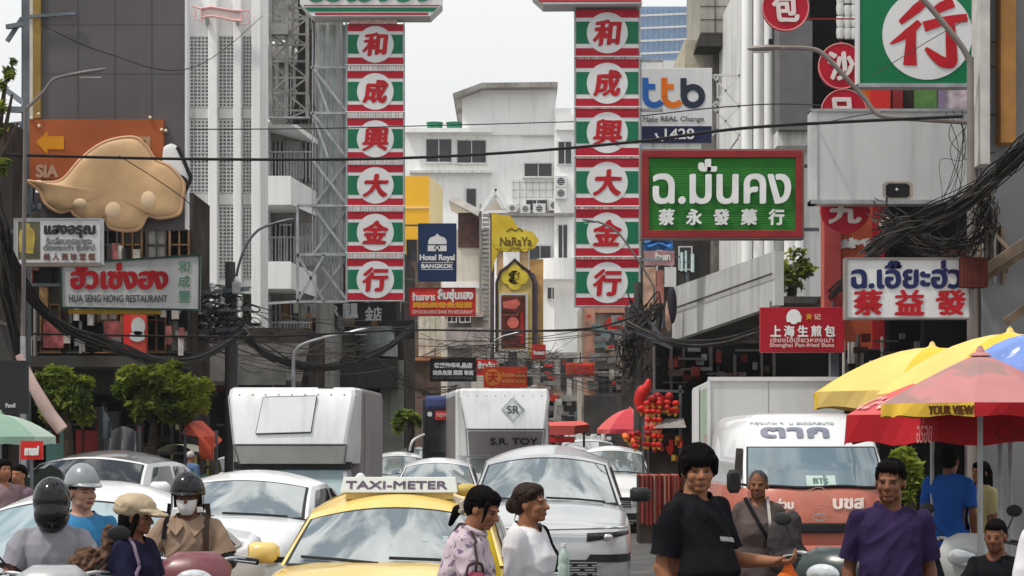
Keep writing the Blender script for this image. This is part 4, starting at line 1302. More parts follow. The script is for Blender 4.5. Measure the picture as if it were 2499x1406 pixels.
# green pharmacy sign
u = U('pharmacy_sign', 'green corrugated pharmacy sign with white Thai name over Chinese row in a red frame', 'sign', 1760, 585, 41)
u.box('panel', (1568, 370, 1956, 578), 0, 0.28, GREEN2)
u.frame('frame', (1566, 368, 1958, 580), 17, -0.05, 0.05, DKRED, bevel=0.008)
u.frame('outer_edge', (1562, 364, 1962, 584), 4, -0.03, 0.3, M('grey_brown_edge', (0.20, 0.16, 0.15), 0.6))
u.text('ฉ.มั่นคง', (1592, 388, 1930, 500), -0.05, TXTW, 3.3, 0.65, 0, 0.8)
for i, ch in enumerate('蔡永發藥行'):
    u.text(ch, (1606 + i * 67, 510, 1646 + i * 67, 551), -0.05, TXTW, 2.0, 0.6, 0.03, 0.6)
u.box('bracket', (1956, 400, 2000, 408), 0.05, 0.14, STEELD)
u.box('bracket', (1956, 555, 2000, 563), 0.05, 0.14, STEELD)

# big green sign, top right
u = U('big_character_sign', 'large green sign with red brush character in a white circle at the top right', 'sign', 2236, 214, 30)
u.box('panel', (2096, -80, 2376, 208), 0, 0.25, M('kelly_green_enamel', (0.006, 0.16, 0.06), 0.4, var=0.1, sc_=1, streak=0.1))
u.box('edge', (2093, -80, 2098, 212), -0.02, 0.25, GREYW)
u.box('bottom_rail', (2093, 204, 2380, 213), -0.03, 0.25, STEEL)
MB().disc(u.x(2263), u.z(85), 110 * u.k, -0.008, 64).build('roundel', CLEANW, u.root)
def brush(strokes, y, mat, name='character'):
    m = MB()
    for i, (pts, ws) in enumerate(strokes):
        P = spline([(a, b, 0) for a, b in pts], 6)
        n = len(P)
        W_ = [lerp(ws[int(j / (n - 1) * (len(ws) - 1))], ws[min(int(j / (n - 1) * (len(ws) - 1)) + 1, len(ws) - 1)], (j / (n - 1) * (len(ws) - 1)) % 1) for j in range(n)]
        m.ribbon([(u.x(p.x), u.z(p.y)) for p in P], [w * u.k for w in W_], y - i * 0.001)
    return m.build(name, mat, u.root)
brush([([(2258, 2), (2236, 22), (2196, 56)], [20, 24, 12]), ([(2244, 54), (2214, 82), (2172, 108)], [16, 22, 4]), ([(2224, 74), (2222, 110), (2220, 160)], [22, 26, 34]),
       ([(2326, 6), (2296, 18), (2276, 32)], [26, 24, 16]), ([(2360, 44), (2310, 50), (2254, 66)], [20, 20, 26]), ([(2318, 52), (2320, 100), (2322, 150), (2318, 164)], [22, 26, 28, 10]),
       ([(2324, 158), (2300, 152), (2278, 136), (2258, 118)], [20, 26, 20, 8])], -0.016, TXTR)
u.box('hanging_arm', (2376, 0, 2420, 8), 0.05, 0.12, STEELD)

# chain of red round signs
u = U('round_sign_chain', 'string of red disc signs with white brush characters down a dark wall', 'sign', 2040, 300, 33)
for (cx, cy, r, ch, tilt) in ((1916, 20, 56, '包', 0.1), (2052, 163, 55, '沙', 0.1), (2058, 275, 55, '旦', 0.1)):
    o = MB()
    n = 40
    o.prism([(u.x(cx) + r * u.k * math.cos(2 * math.pi * i / n), u.z(cy) + r * u.k * math.sin(2 * math.pi * i / n)) for i in range(n)], -0.06, 0.06)
    dd = o.build('disc', PRED, u.root)
    MB().tube([(u.x(cx) + r * u.k * math.cos(2 * math.pi * i / n), -0.06, u.z(cy) + r * u.k * math.sin(2 * math.pi * i / n)) for i in range(n + 1)], 0.012, 5, cap=False).build('rim', M('pink_rim', (0.60, 0.22, 0.22), 0.5), dd)
    u.text(ch, (cx - r * 0.62, cy - r * 0.66, cx + r * 0.60, cy + r * 0.66), -0.075, M('lettering_pinkish_white', (0.70, 0.60, 0.58), 0.5, var=0.1), 3.4, 0.6, -0.12, 1.2, 'character', dd)
cc = MB()
cc.box(u.x(1966), u.x(2100), -0.02, 0.0, u.z(48), u.z(45))
cc.box(u.x(2050), u.x(2056), 0.02, 0.05, u.z(330), u.z(100))
cc.build('hanger', DKRED, u.root)
u = U('round_red_sign', 'single red disc sign with white brush strokes under the blank white board', 'sign', 2060, 570, 29.5)
o = MB()
o.prism([(u.x(2062) + 60 * u.k * math.cos(2 * math.pi * i / 40), u.z(512) + 58 * u.k * math.sin(2 * math.pi * i / 40)) for i in range(40)], -0.06, 0.06)
o.build('disc', PRED, u.root)
u.text('九', (2018, 498, 2100, 548), -0.075, M('lettering_pinkish_white', (0.70, 0.60, 0.58)), 4, 0.6, 0, 1.5, 'character')
u.box('hanger', (2060, 440, 2064, 456), -0.02, 0.02, STEELD)

# goods and colours seen between the green sign and the blank board
u = U('shop_display', 'strip of red green and purple shop goods seen under the big green sign', 'display', 2240, 275, 34)
for a, b, mt in ((2100, 2124, M('orange_goods', (0.55, 0.15, 0.03), 0.6)), (2124, 2172, REDB), (2178, 2202, DKRED), (2202, 2232, BROWNW), (2232, 2286, M('olive_green_goods', (0.10, 0.20, 0.06), 0.7, var=0.4)),
                 (2288, 2306, M('mauve_goods', (0.20, 0.16, 0.24), 0.7)), (2306, 2366, M('pinkish_goods', (0.40, 0.33, 0.36), 0.7, var=0.5, sc_=6))):
    u.box('goods_panel', (a, 206, b, 280), R.uniform(-0.05, 0.1), 0.4, mt)
u.box('shelf', (2096, 274, 2380, 284), -0.1, 0.5, STEELD)
u.box('support', (2230, 284, 2240, 500), 0.2, 0.3, STEELD)

# blank white board and neighbours
u = U('blank_board', 'large blank white sign board with loose cables hanging across its right side', 'sign', 2170, 500, 29)
u.box('panel', (1980, 270, 2366, 496), 0, 0.3, GREYW)
u.box('edge', (1978, 268, 1994, 498), -0.02, 0.3, M('pale_edge_metal', (0.52, 0.53, 0.53), 0.4, metal=0.3))
u.box('top_rail', (1978, 266, 2368, 273), -0.03, 0.3, STEEL)
u.box('bottom_rail', (1978, 488, 2368, 498), -0.03, 0.3, STEEL)
u.box('hanging_arm', (2366, 300, 2412, 308), 0.1, 0.18, STEELD)

u = U('blue_red_shop_sign', 'white sign with dark blue Thai name over three heavy red Chinese characters', 'sign', 2215, 782, 26)
u.box('panel', (2066, 632, 2366, 776), 0, 0.2, CLEANW)
u.frame('frame', (2063, 629, 2369, 779), 4, -0.03, 0.2, M('taupe_frame', (0.22, 0.19, 0.18), 0.6))
u.text('ฉ.เอี๊ยะฮ่วน', (2076, 634, 2392, 706), -0.01, TXTN, 3.4, 0.6, 0, 0.6)
for i, ch in enumerate('蔡益發'):
    u.text(ch, (2082 + i * 100, 706, 2154 + i * 102, 771), -0.012, TXTR, 3.1, 0.55, 0, 1.4)
u.box('bracket', (2366, 650, 2400, 656), 0.05, 0.12, STEELD)
u.box('timber_cover', (2338, 632, 2400, 704), -0.25, -0.05, M('red_brown_timber', (0.11, 0.03, 0.025)))

u = U('bun_shop_sign', 'deep red bun shop sign with white emblem and Chinese name under the canopy end', 'sign', 1958, 864, 29.5)
u.box('panel', (1856, 750, 2061, 860), 0, 0.15, M('deep_crimson', (0.36, 0.010, 0.022), 0.45, var=0.12), bevel=0.008)
m = MB()
m.disc(u.x(1937), u.z(772), 17 * u.k, -0.010, 28)
m.poly([(u.x(a), u.z(b)) for a, b in [(1918, 770), (1926, 782), (1948, 782), (1957, 770), (1954, 786), (1946, 786), (1942, 791), (1932, 791), (1928, 786), (1920, 786)]][::-1], -0.011)
m.build('round_emblem', TXTW, u.root)
u.text('黃', (1967, 766, 1981, 780), -0.01, M('lettering_amber', (0.72, 0.33, 0.03)), 0.7)
u.text('记', (1986, 766, 2003, 780), -0.01, M('lettering_pink', (0.70, 0.45, 0.42)), 0.5)
for i, ch in enumerate('上海生煎包'):
    u.text(ch, (1880 + i * 33, 794, 1906 + i * 33, 822), -0.01, TXTW, 1.0)
u.text('เซี่ยงไฮ้เสี่ยวหลงเปา', (1880, 822, 2034, 836), -0.01, M('lettering_pink', (0.70, 0.45, 0.42)), 0.5)
u.text('Shanghai Pan-fried Buns', (1878, 837, 2036, 850), -0.01, M('lettering_pink', (0.70, 0.45, 0.42)), 0.5)
u.box('hanger', (1880, 735, 1884, 752), 0.04, 0.08, STEELD)
u.box('hanger', (2030, 735, 2034, 752), 0.04, 0.08, STEELD)

# small things behind the pharmacy sign
u = U('blue_tarp', 'crumpled bright blue tarpaulin under the green pharmacy sign', 'tarpaulin', 1605, 614, 60)
MB().grid(lambda a, b: (u.x(1570 + a * 72), -0.25 * noise.noise(Vector((a * 4, b * 4, 1))) , u.z(612 - b * 34 + 4 * math.sin(a * 9))), 16, 8).build('sheet', M('blue_tarp', (0.05, 0.20, 0.50), 0.6, var=0.2), u.root, smooth=True)
u = U('pink_shop_sign', 'small pink and white shop sign half hidden under the pharmacy sign', 'sign', 1610, 650, 58)
u.box('panel', (1572, 612, 1646, 648), 0, 0.15, M('dusty_pink_panel', (0.42, 0.24, 0.24), 0.6, var=0.4, sc_=5))
u.text('ร้านยา', (1598, 616, 1636, 636), -0.012, TXTW, 1.0)
u.box('bracket', (1646, 625, 1670, 629), 0.03, 0.1, STEELD)
u = U('neon_lamp_post', 'thin post with pale cyan tube lamps behind the far end of the concrete canopy', 'lamp', 1680, 665, 56)
m = MB()
m.tube([u.p(1664, 662), u.p(1664, 616)], 0.04, 8)
m.tube([u.p(1674, 664), u.p(1674, 612)], 0.03, 8)
m.tube([u.p(1690, 664), u.p(1690, 620)], 0.05, 8)
m.build('tube_lamp', M('pale_cyan_tube', (0.55, 0.72, 0.70), 0.3), u.root)
m = MB()
m.beam(u.p(1660, 640), u.p(1694, 640), 0.05)
m.beam(u.p(1678, 664, 0.05), u.p(1678, 1110, 0.05), 0.08)
m.build('post', STEELD, u.root)
u = U('red_side_banner', 'narrow red and peach vertical banner cluster at the far end of the canopy', 'banner', 1605, 780, 58)
u.box('panel', (1570, 652, 1600, 790), 0, 0.1, M('peach_banner', (0.55, 0.34, 0.25), 0.6, var=0.4, sc_=3))
u.box('panel', (1600, 660, 1620, 740), 0.02, 0.1, M('rose_banner', (0.42, 0.16, 0.13), 0.6, var=0.4, sc_=4))
u.box('panel', (1622, 652, 1650, 700), 0.0, 0.1, CLEANW)
u.box('pole', (1612, 640, 1620, 1000), 0.1, 0.2, STEELD)
u = U('dark_oval_sign', 'upright dark oval sign at the tip of the concrete canopy', 'sign', 1642, 800, 43)
MB().ell((u.x(1640), 0, u.z(745)), (12 * u.k, 0.08, 46 * u.k)).build('panel', M('plum_black', (0.03, 0.025, 0.035), 0.5), u.root, smooth=True)
MB().ell((u.x(1632), 0.03, u.z(770)), (9 * u.k, 0.08, 40 * u.k)).build('edge', M('peach_banner', (0.55, 0.34, 0.25)), u.root, smooth=True)
# ------------------------------------------------------------------ cables, poles, street lamps
def cable(name, label, pts, r, mat=None, group=None, cat='cable', sagm=0.0):
    P = pix(pts)
    if sagm:
        path = []
        for i in range(len(P) - 1):
            path += sag(P[i], P[i + 1], sagm, 14)[(1 if i else 0):]
    else:
        path = spline(P, 10)
    o = MB().tube(path, r, 6).build(name, mat or CABLE, None, smooth=True)
    return tag(o, label, cat, group)
G = 'single cables strung across the street'
cable('overhead_cable', 'thickest black cable, running right across the whole picture at billboard height', [(-60, 376, 30), (440, 388, 31), (900, 388, 31), (1250, 372, 30), (1560, 345, 29), (1850, 310, 28), (2350, 284, 27)], 0.022, group=G)
cable('overhead_cable', 'thin cable from the white grid block past the third left panel to the far roof', [(455, 316, 46), (760, 314, 50), (1000, 308, 52), (1300, 300, 52), (1480, 292, 50), (1760, 262, 46), (1960, 255, 44), (2350, 292, 30)], 0.014, group=G)
cable('overhead_cable', 'long black cable crossing above the trucks below all the column signs', [(-60, 812, 40), (600, 822, 42), (985, 806, 44), (1260, 808, 44), (1450, 800, 43), (1560, 768, 42)], 0.022, group=G)
cable('overhead_cable', 'cable from the tangled pole on the right curving left under the right column sign', [(1120, 806, 46), (1340, 808, 45), (1440, 806, 44), (1530, 820, 42)], 0.02, group=G)
cable('overhead_cable', 'thin low cable in front of the red pylon base and vermilion signs', [(990, 870, 60), (1180, 874, 58), (1350, 876, 56), (1560, 868, 52)], 0.014, group=G)
cable('overhead_cable', 'slack pale cable swooping from the left pole past the dark lettered sign', [(590, 735, 45), (740, 780, 46), (900, 800, 47), (1020, 796, 48)], 0.012, CABLEG, group=G)
cable('overhead_cable', 'thin cable slanting from the billboard corner down over the dark panel', [(100, 60, 35), (260, 130, 35), (470, 165, 36), (640, 40, 50)], 0.008, group=G)
cable('overhead_cable', 'thin cable draped over the lower pastry cutout', [(290, 380, 35), (370, 430, 35), (450, 486, 35), (480, 520, 36)], 0.008, group=G)
cable('overhead_cable', 'thin cable slanting across the big green character sign', [(2120, 190, 29.5), (2250, 110, 29), (2370, 40, 29), (2420, 10, 29)], 0.006, CABLEG, group=G)
cable('overhead_cable', 'black cable between the bank sign bracket and the blank white board', [(1560, 348, 47), (1760, 318, 40), (1990, 300, 29), (2180, 292, 28.4), (2340, 282, 28.2)], 0.011, group=G)
cable('overhead_cable', 'pale thin cable rising from the lamp arm to the top of the blank board', [(1990, 305, 28.5), (2080, 285, 28.4), (2160, 272, 28.4)], 0.007, CABLEG, group=G)

def bundle(label, pts, n, spread, r, mat=None, group='sagging bundles of cables', loose=0.0, cat='cable bundle'):
    """one hanging bundle of many strands"""
    m = MB()
    P = [Vector(p) for p in pix(pts)]
    for i in range(n):
        a, rad = R.uniform(0, 6.28), spread * math.sqrt(R.random())
        dz, dy = rad * math.sin(a), rad * math.cos(a)
        q = []
        for j, p in enumerate(P):
            wob = Vector((R.gauss(0, loose), R.gauss(0, loose), R.gauss(0, loose) - abs(R.gauss(0, loose))))
            q.append(p + Vector((0, dy, dz)) + wob)
        m.mat(0 if R.random() < 0.6 else 1)
        m.tube(spline(q, 7), r * R.uniform(0.6, 1.4), 5)
    return tag(m.build('cable_bundle', [mat or CABLE, CABLEG], None, smooth=True), label, cat, group)
bundle('thick cable bundle sagging along the left shop fronts behind the restaurant sign', [(10, 560, 30), (60, 700, 32), (150, 790, 34), (230, 825, 36), (300, 850, 38), (390, 880, 40), (480, 875, 42), (560, 830, 44), (592, 800, 45)], 26, 0.10, 0.014, loose=0.03)
bundle('cable bundle festooned from the left pole to the dark corner block', [(592, 810, 45), (650, 860, 47), (730, 888, 49), (830, 890, 51), (900, 870, 53), (960, 835, 55), (1000, 800, 57)], 22, 0.10, 0.014, loose=0.04)
bundle('loose grey cable loops hanging below the dark corner block awning', [(900, 862, 54), (960, 910, 58), (1010, 940, 62), (1060, 950, 66), (1120, 940, 70)], 9, 0.2, 0.012, CABLEG, loose=0.08)
bundle('thick cable bundle swagged under the long concrete canopy', [(1530, 790, 42), (1580, 808, 41), (1660, 834, 39), (1760, 832, 37), (1860, 804, 35), (1960, 770, 33), (2060, 690, 30), (2130, 620, 28)], 22, 0.06, 0.013, loose=0.025)
bundle('massive black cable bundle pouring down from the right edge past the blank board', [(2530, 320, 24), (2470, 385, 24.5), (2410, 440, 25), (2350, 490, 25.5), (2270, 530, 26), (2190, 560, 26.5), (2120, 610, 27.5)], 64, 0.11, 0.009, loose=0.04)
bundle('knotted black cables hanging below the right blank board above the blue and red sign', [(2140, 520, 27), (2200, 555, 26.8), (2260, 590, 26.6), (2330, 600, 26.2), (2390, 560, 25.8), (2410, 500, 25.5), (2395, 460, 25.5)], 46, 0.17, 0.007, loose=0.09)
bundle('tight dark cable trunk on the left shop corner', [(-20, 420, 28), (0, 560, 28), (20, 680, 29), (40, 800, 30), (46, 900, 30)], 24, 0.17, 0.02, loose=0.05)
bundle('thin loops of loose wire dangling over the right part of the blank board', [(2340, 278, 28.3), (2345, 340, 28.2), (2330, 420, 28), (2300, 500, 27.6), (2280, 540, 27)], 9, 0.10, 0.005, loose=0.10)
bundle('twisted cable tangle at the tip of the canopy beside the right column sign', [(1545, 720, 43), (1570, 770, 43), (1600, 740, 43), (1560, 800, 43), (1520, 830, 43), (1560, 860, 43), (1540, 900, 43)], 14, 0.16, 0.014, loose=0.12)
bundle('grey cable tangle looping from the canopy tip to the far pink building', [(1340, 905, 70), (1400, 915, 64), (1470, 935, 58), (1540, 930, 50), (1600, 890, 44)], 7, 0.25, 0.010, CABLEG, loose=0.08)
bundle('pale cable swirls over the far shop signs above the small toy truck', [(1040, 860, 66), (1120, 842, 66), (1180, 830, 66), (1240, 850, 66), (1300, 868, 66), (1360, 850, 66)], 8, 0.35, 0.012, CABLEG, loose=0.15)

# transformer rack and pole left of centre
u = U('utility_pole', 'dark utility pole with coils of grey cable and a rack left of the balcony building', 'utility pole', 565, ground_z(45), 45)
g = ground_z(45)
m = MB()
m.tube([u.p(565, g), u.p(562, 640)], [0.16, 0.11], 10)
m.build('post', CONCD, u.root)
m = MB()
for y in (712, 760, 806):
    m.beam(u.p(478, y + 6, -0.15), u.p(610, y - 6, -0.15), 0.09)
m.beam(u.p(550, 700, -0.1), u.p(550, 830, -0.1), 0.05)
m.build('crossarm', STEELD, u.root)
m = MB()
for q in ((580, 700), (586, 760), (545, 745), (520, 715)):
    m.lathe([(0, 0), (0.07, 0.02), (0.05, 0.08), (0.07, 0.12), (0.04, 0.2), (0, 0.22)], u.p(q[0], q[1], -0.15), 10)
m.build('insulator', GREYW, u.root, smooth=True)
u.box('junction_box', (570, 690, 590, 720), -0.3, -0.1, STEEL, bevel=0.02)
m = MB()
for i in range(110):
    cx, cy, rr = R.gauss(528, 30), R.uniform(715, 822), R.uniform(10, 38)
    a0, n = R.uniform(0, 6.28), R.uniform(2.0, 5.5)
    fl = R.uniform(0.25, 0.8)
    m.mat(R.randint(0, 2))
    m.tube([u.p(cx + rr * 1.3 * math.cos(a0 + n * j / 9) , cy + rr * fl * math.sin(a0 + n * j / 9) + 2 * math.sin(j), R.uniform(-0.3, 0.2)) for j in range(10)], R.uniform(0.008, 0.02), 5)
m.build('cable_coil', [CABLE, CABLEG, M('pale_grey_cable', (0.34, 0.335, 0.32), 0.7, var=0.3)], u.root, smooth=True)
u = U('utility_pole', 'dark pole with drooping cable knot at the tip of the concrete canopy', 'utility pole', 1555, ground_z(43), 43)
g = ground_z(43)
m = MB()
m.tube([u.p(1560, g), u.p(1558, 690)], [0.13, 0.10], 10)
m.build('post', CONCD, u.root)
m = MB()
m.beam(u.p(1520, 800, -0.1), u.p(1640, 850, -0.1), 0.07)
m.beam(u.p(1545, 740, -0.1), u.p(1620, 830, -0.1), 0.06)
m.beam(u.p(1600, 760, -0.1), u.p(1530, 830, -0.1), 0.05)
m.build('crossarm', STEELD, u.root)
m = MB()
for i in range(40):
    cx, cy, rr = R.gauss(1545, 18), R.gauss(840, 34), R.uniform(6, 24)
    a0, n = R.uniform(0, 6.28), R.uniform(2.0, 5.5)
    m.mat(R.randint(0, 1))
    m.tube([u.p(cx + rr * math.cos(a0 + n * j / 9), cy + rr * 1.4 * math.sin(a0 + n * j / 9), R.uniform(-0.2, 0.2)) for j in range(10)], R.uniform(0.008, 0.018), 5)
m.build('cable_coil', [CABLE, CABLEG], u.root, smooth=True)

# fine wire web that threads all through the left middle distance
m = MB()
for i in range(26):
    x0, x1 = R.uniform(430, 620), R.uniform(640, 1000)
    y0, y1 = R.uniform(690, 860), R.uniform(780, 905)
    m.tube(sag(pix([(x0, y0, 46)])[0], pix([(x1, y1, 52)])[0], R.uniform(0.1, 0.6), 10), R.uniform(0.005, 0.010), 4)
tag(m.build('wire_web', CABLEG, None, smooth=True), 'web of fine grey wires fanning from the left utility pole to the corner block', 'wires', kind='stuff')
m = MB()
for i in range(16):
    x0, x1 = R.uniform(1000, 1200), R.uniform(1380, 1560)
    y0, y1 = R.uniform(815, 930), R.uniform(800, 960)
    m.tube(sag(pix([(x0, y0, 60)])[0], pix([(x1, y1, 56)])[0], R.uniform(0.05, 0.5), 10), R.uniform(0.005, 0.012), 4)
tag(m.build('wire_web', CABLEG, None, smooth=True), 'web of fine wires over the far street between yellow pylon and pink building', 'wires', kind='stuff')

def lamp(label, pole, arm, head, d, r=0.035, mat=STEEL):
    cx, base = pole[0][0], ground_z(d)
    u = U('street_lamp', label, 'street lamp', cx, base, d, 'street lamps on long bent arms')
    if len(pole) > 1:
        MB().tube([u.p(*q) for q in pole], [r * 1.7] + [r * 1.2] * (len(pole) - 1), 10).build('post', mat, u.root, smooth=True)
    MB().tube(spline([u.p(*q) for q in arm], 8), r, 8).build('arm', mat, u.root, smooth=True)
    (hx0, hy0), (hx1, hy1) = head
    h = MB()
    a, b = Vector(u.p(hx0, hy0)), Vector(u.p(hx1, hy1))
    h.rings([[(lerp(a.x, b.x, t), w * math.cos(th) * 1.6, lerp(a.z, b.z, t) + w * math.sin(th)) for th in [i * math.pi / 5 for i in range(10)]] for t, w in ((0, r * 0.3), (0.15, r * 1.05), (0.6, r * 1.4), (0.9, r * 1.1), (1, r * 0.8))])
    hd = h.build('lamp_head', mat, u.root, smooth=True)
    MB().box(lerp(a.x, b.x, 0.15), lerp(a.x, b.x, 0.7), -r * 1.4, r * 1.4, min(a.z, b.z) - r * 1.5, min(a.z, b.z) - r * 1.2).build('lens', GREYW, hd)
    return u
u = lamp('street lamp with long sloping arm in front of the red disc chain', [(2385, ground_z(30)), (2378, 120)], [(2378, 300), (2250, 292), (2150, 282), (2110, 240), (2060, 185), (2010, 133), (1975, 119), (1900, 117)], ((1824, 119), (1900, 116)), 27.5, 0.032, M('brown_grey_steel', (0.20, 0.17, 0.155), 0.6, metal=0.2, var=0.2))
MB().box(u.x(1876), u.x(1886), -0.03, 0.03, u.z(113), u.z(96)).build('sensor_cap', BLACK, u.root)
lamp('street lamp whose thick arm curves across the big green sign to a tall post', [(2372, ground_z(27)), (2368, 140)], [(2370, 160), (2350, 118), (2310, 66), (2270, 18), (2235, -20), (2200, -60)], ((2120, -100), (2200, -60)), 27, 0.038, M('brown_grey_steel', (0.20, 0.17, 0.155)))
lamp('thin street lamp arm reaching in from the left edge across the dark billboard', [(50, ground_z(29)), (62, 262)], [(62, 268), (105, 225), (130, 195), (165, 184)], ((262, 168), (165, 184)), 29, 0.022, M('dark_lamp_steel', (0.16, 0.14, 0.135), 0.6))
lamp('street lamp on the left utility pole arching over the balcony building', [(575, ground_z(46)), (577, 680)], [(577, 680), (582, 650), (600, 600), (630, 562), (670, 545)], ((720, 534), (670, 545)), 46, 0.03, STEELD)
lamp('lower street lamp bending over the corrugated balcony beside the truck', [(716, ground_z(48)), (716, 880)], [(716, 880), (722, 855), (745, 838), (800, 822), (850, 812)], ((905, 800), (850, 812)), 48, 0.035, STEEL)
lamp('street lamp arm crossing the lower panels of the right column sign', [(1598, ground_z(44)), (1596, 700)], [(1596, 700), (1570, 655), (1540, 610), (1510, 570), (1480, 550), (1455, 540)], ((1420, 536), (1455, 542)), 44, 0.022, M('dark_lamp_steel', (0.16, 0.14, 0.135)))
lamp('street lamp bending left beside the yellow pylon in the far street', [(1196, ground_z(68)), (1196, 852)], [(1196, 852), (1204, 835), (1225, 822), (1250, 815)], ((1280, 808), (1250, 815)), 68, 0.03, STEEL)

# loudspeaker horn and bulb under the blank board
u = U('loudspeaker', 'beige horn loudspeaker fixed under the blank white board', 'loudspeaker', 2180, 498, 28)
m = MB()
rg = []
for w, h, y in ((40, 24, -0.32), (37, 22, -0.32), (26, 16, -0.15), (12, 8, 0.02)):
    rg.append([(u.x(2180 + w * a), y, u.z(472 - h * b)) for a, b in ((-1, -0.7), (-0.7, -1), (0.7, -1), (1, -0.7), (1, 0.7), (0.7, 1), (-0.7, 1), (-1, 0.7))])
m.rings(rg[1:], True)
m.build('horn', M('beige_horn', (0.34, 0.30, 0.25), 0.6, var=0.2), u.root, smooth=True, ang=30)
MB().poly([(p[0] * 0.72, p[2] * 0.72 + u.z(472) * 0.28) for p in rg[0]], -0.325).build('throat', BLACK, u.root)
MB().ell((u.x(2178), -0.33, u.z(470)), (0.02, 0.02, 0.02)).build('core', GREYW, u.root)
u.box('bracket', (2172, 448, 2186, 470), 0.0, 0.3, STEELD)
u = U('lamp_globe', 'round cream lamp globe hanging among the cables under the blank board', 'lamp', 2164, 570, 27.2)
MB().ell((u.x(2164), 0, u.z(549)), (0.10, 0.1, 0.10)).build('globe', M('cream_globe', (0.58, 0.47, 0.36), 0.4), u.root, smooth=True)
u.box('hanger', (2162, 480, 2166, 532), -0.01, 0.01, CABLE)

# scaffold tower by the balcony building
u = U('lattice_tower', 'grey steel lattice tower on the roof between balcony building and column sign', 'tower', 705, 290, 60)
m = MB()
for a in (660, 700, 750):
    m.beam(u.p(a, 290, 0), u.p(a, -60, 0), 0.10)
    m.beam(u.p(a + 6, 290, 1.0), u.p(a + 6, -60, 1.0), 0.10)
yy = [-60, -20, 20, 46, 84, 110, 150, 190, 228, 270, 290]
for i in range(len(yy) - 1):
    m.beam(u.p(658, yy[i], 0), u.p(752, yy[i], 0), 0.06)
    a, b = ((660, 700), (700, 660))[i % 2]
    m.beam(u.p(a, yy[i], 0), u.p(b, yy[i + 1], 0), 0.05)
    a, b = ((700, 750), (750, 700))[i % 2]
    m.beam(u.p(a, yy[i], 0), u.p(b, yy[i + 1], 0), 0.05)
    m.beam(u.p(660, yy[i], 1.0), u.p(756, yy[i + 1], 1.0), 0.04)
m.build('lattice', M('weathered_grey_steel', (0.25, 0.245, 0.23), 0.7, metal=0.2, var=0.35, sc_=2), u.root)
m = MB()
for i in range(40):
    x = R.uniform(735, 762)
    m.tube(spline([u.p(x, -50, 0.2), u.p(x + R.gauss(0, 8), R.uniform(0, 90), 0.2), u.p(x + R.gauss(-6, 10), R.uniform(120, 200), 0.2), u.p(x + R.gauss(-10, 14), 300, 0.2)], 5), 0.02, 4)
m.build('hanging_wire', CABLEG, u.root)
u.box('dish_mount', (664, 62, 705, 88), -0.3, 0.0, M('weathered_grey_steel', (0.25, 0.245, 0.23)))
u.box('floor_grating', (655, 286, 756, 290), -0.1, 1.1, STEEL)

# ------------------------------------------------------------------ trees and plants
LEAFA = M('leaf_bright', (0.27, 0.30, 0.045), 0.55, var=0.4, sc_=1.5)
LEAFB = M('leaf_mid', (0.13, 0.17, 0.03), 0.55, var=0.4, sc_=1.5)
LEAFC = M('leaf_deep', (0.045, 0.07, 0.018), 0.6, var=0.4, sc_=1.5)
for lm_, tc_ in ((LEAFA, (0.30, 0.36, 0.03)), (LEAFB, (0.16, 0.24, 0.03)), (LEAFC, (0.07, 0.12, 0.02))):      # light shines through thin leaves
    n_, l_ = lm_.node_tree.nodes, lm_.node_tree.links
    tr_, mx_ = n_.new('ShaderNodeBsdfTranslucent'), n_.new('ShaderNodeMixShader')
    tr_.inputs['Color'].default_value = (*tc_, 1)
    mx_.inputs['Fac'].default_value = 0.35
    l_.new(n_['Principled BSDF'].outputs[0], mx_.inputs[1])
    l_.new(tr_.outputs[0], mx_.inputs[2])
    l_.new(mx_.outputs[0], n_['Material Output'].inputs['Surface'])
BARK = M('bark', (0.06, 0.045, 0.035), 0.9, var=0.4, sc_=6, bump=0.4)
def foliage(blobs, n, size, rnd):
    m = MB()
    tot = sum(b[3] * b[4] for b in blobs)
    for (x, y, z, rx, rz) in blobs:
        for i in range(int(n * rx * rz / tot)):
            v = Vector((rnd.gauss(0, 1), rnd.gauss(0, 1), rnd.gauss(0, 1))).normalized() * (rnd.random() ** 0.4)
            p = Vector((x + v.x * rx, y + v.y * rx, z + v.z * rz))
            g_ = noise.noise(p * 2.1 + Vector((5, 1, 2)))
            q = noise.noise(p * 1.6) + rnd.gauss(0, 0.22)
            if g_ < -0.27 or (g_ < -0.14 and rnd.random() < 0.5):
                continue
            s_ = size * rnd.uniform(0.55, 1.8)
            a = Vector((rnd.gauss(0, 1), rnd.gauss(0, 1), rnd.gauss(0, 0.5))).normalized()
            nrm = Vector((rnd.gauss(0, 0.7), rnd.gauss(0, 0.7), 1)).normalized()
            b = nrm.cross(a).normalized()
            m.mat(0 if q > 0.02 else (1 if q > -0.25 else 2))
            m.add([p - a * s_, p - b * s_ * 0.45 + a * 0.1 * s_, p + a * s_ - Vector((0, 0, 0.25 * s_)), p + b * s_ * 0.45 + a * 0.1 * s_], [(0, 1, 2, 3)])
    return m
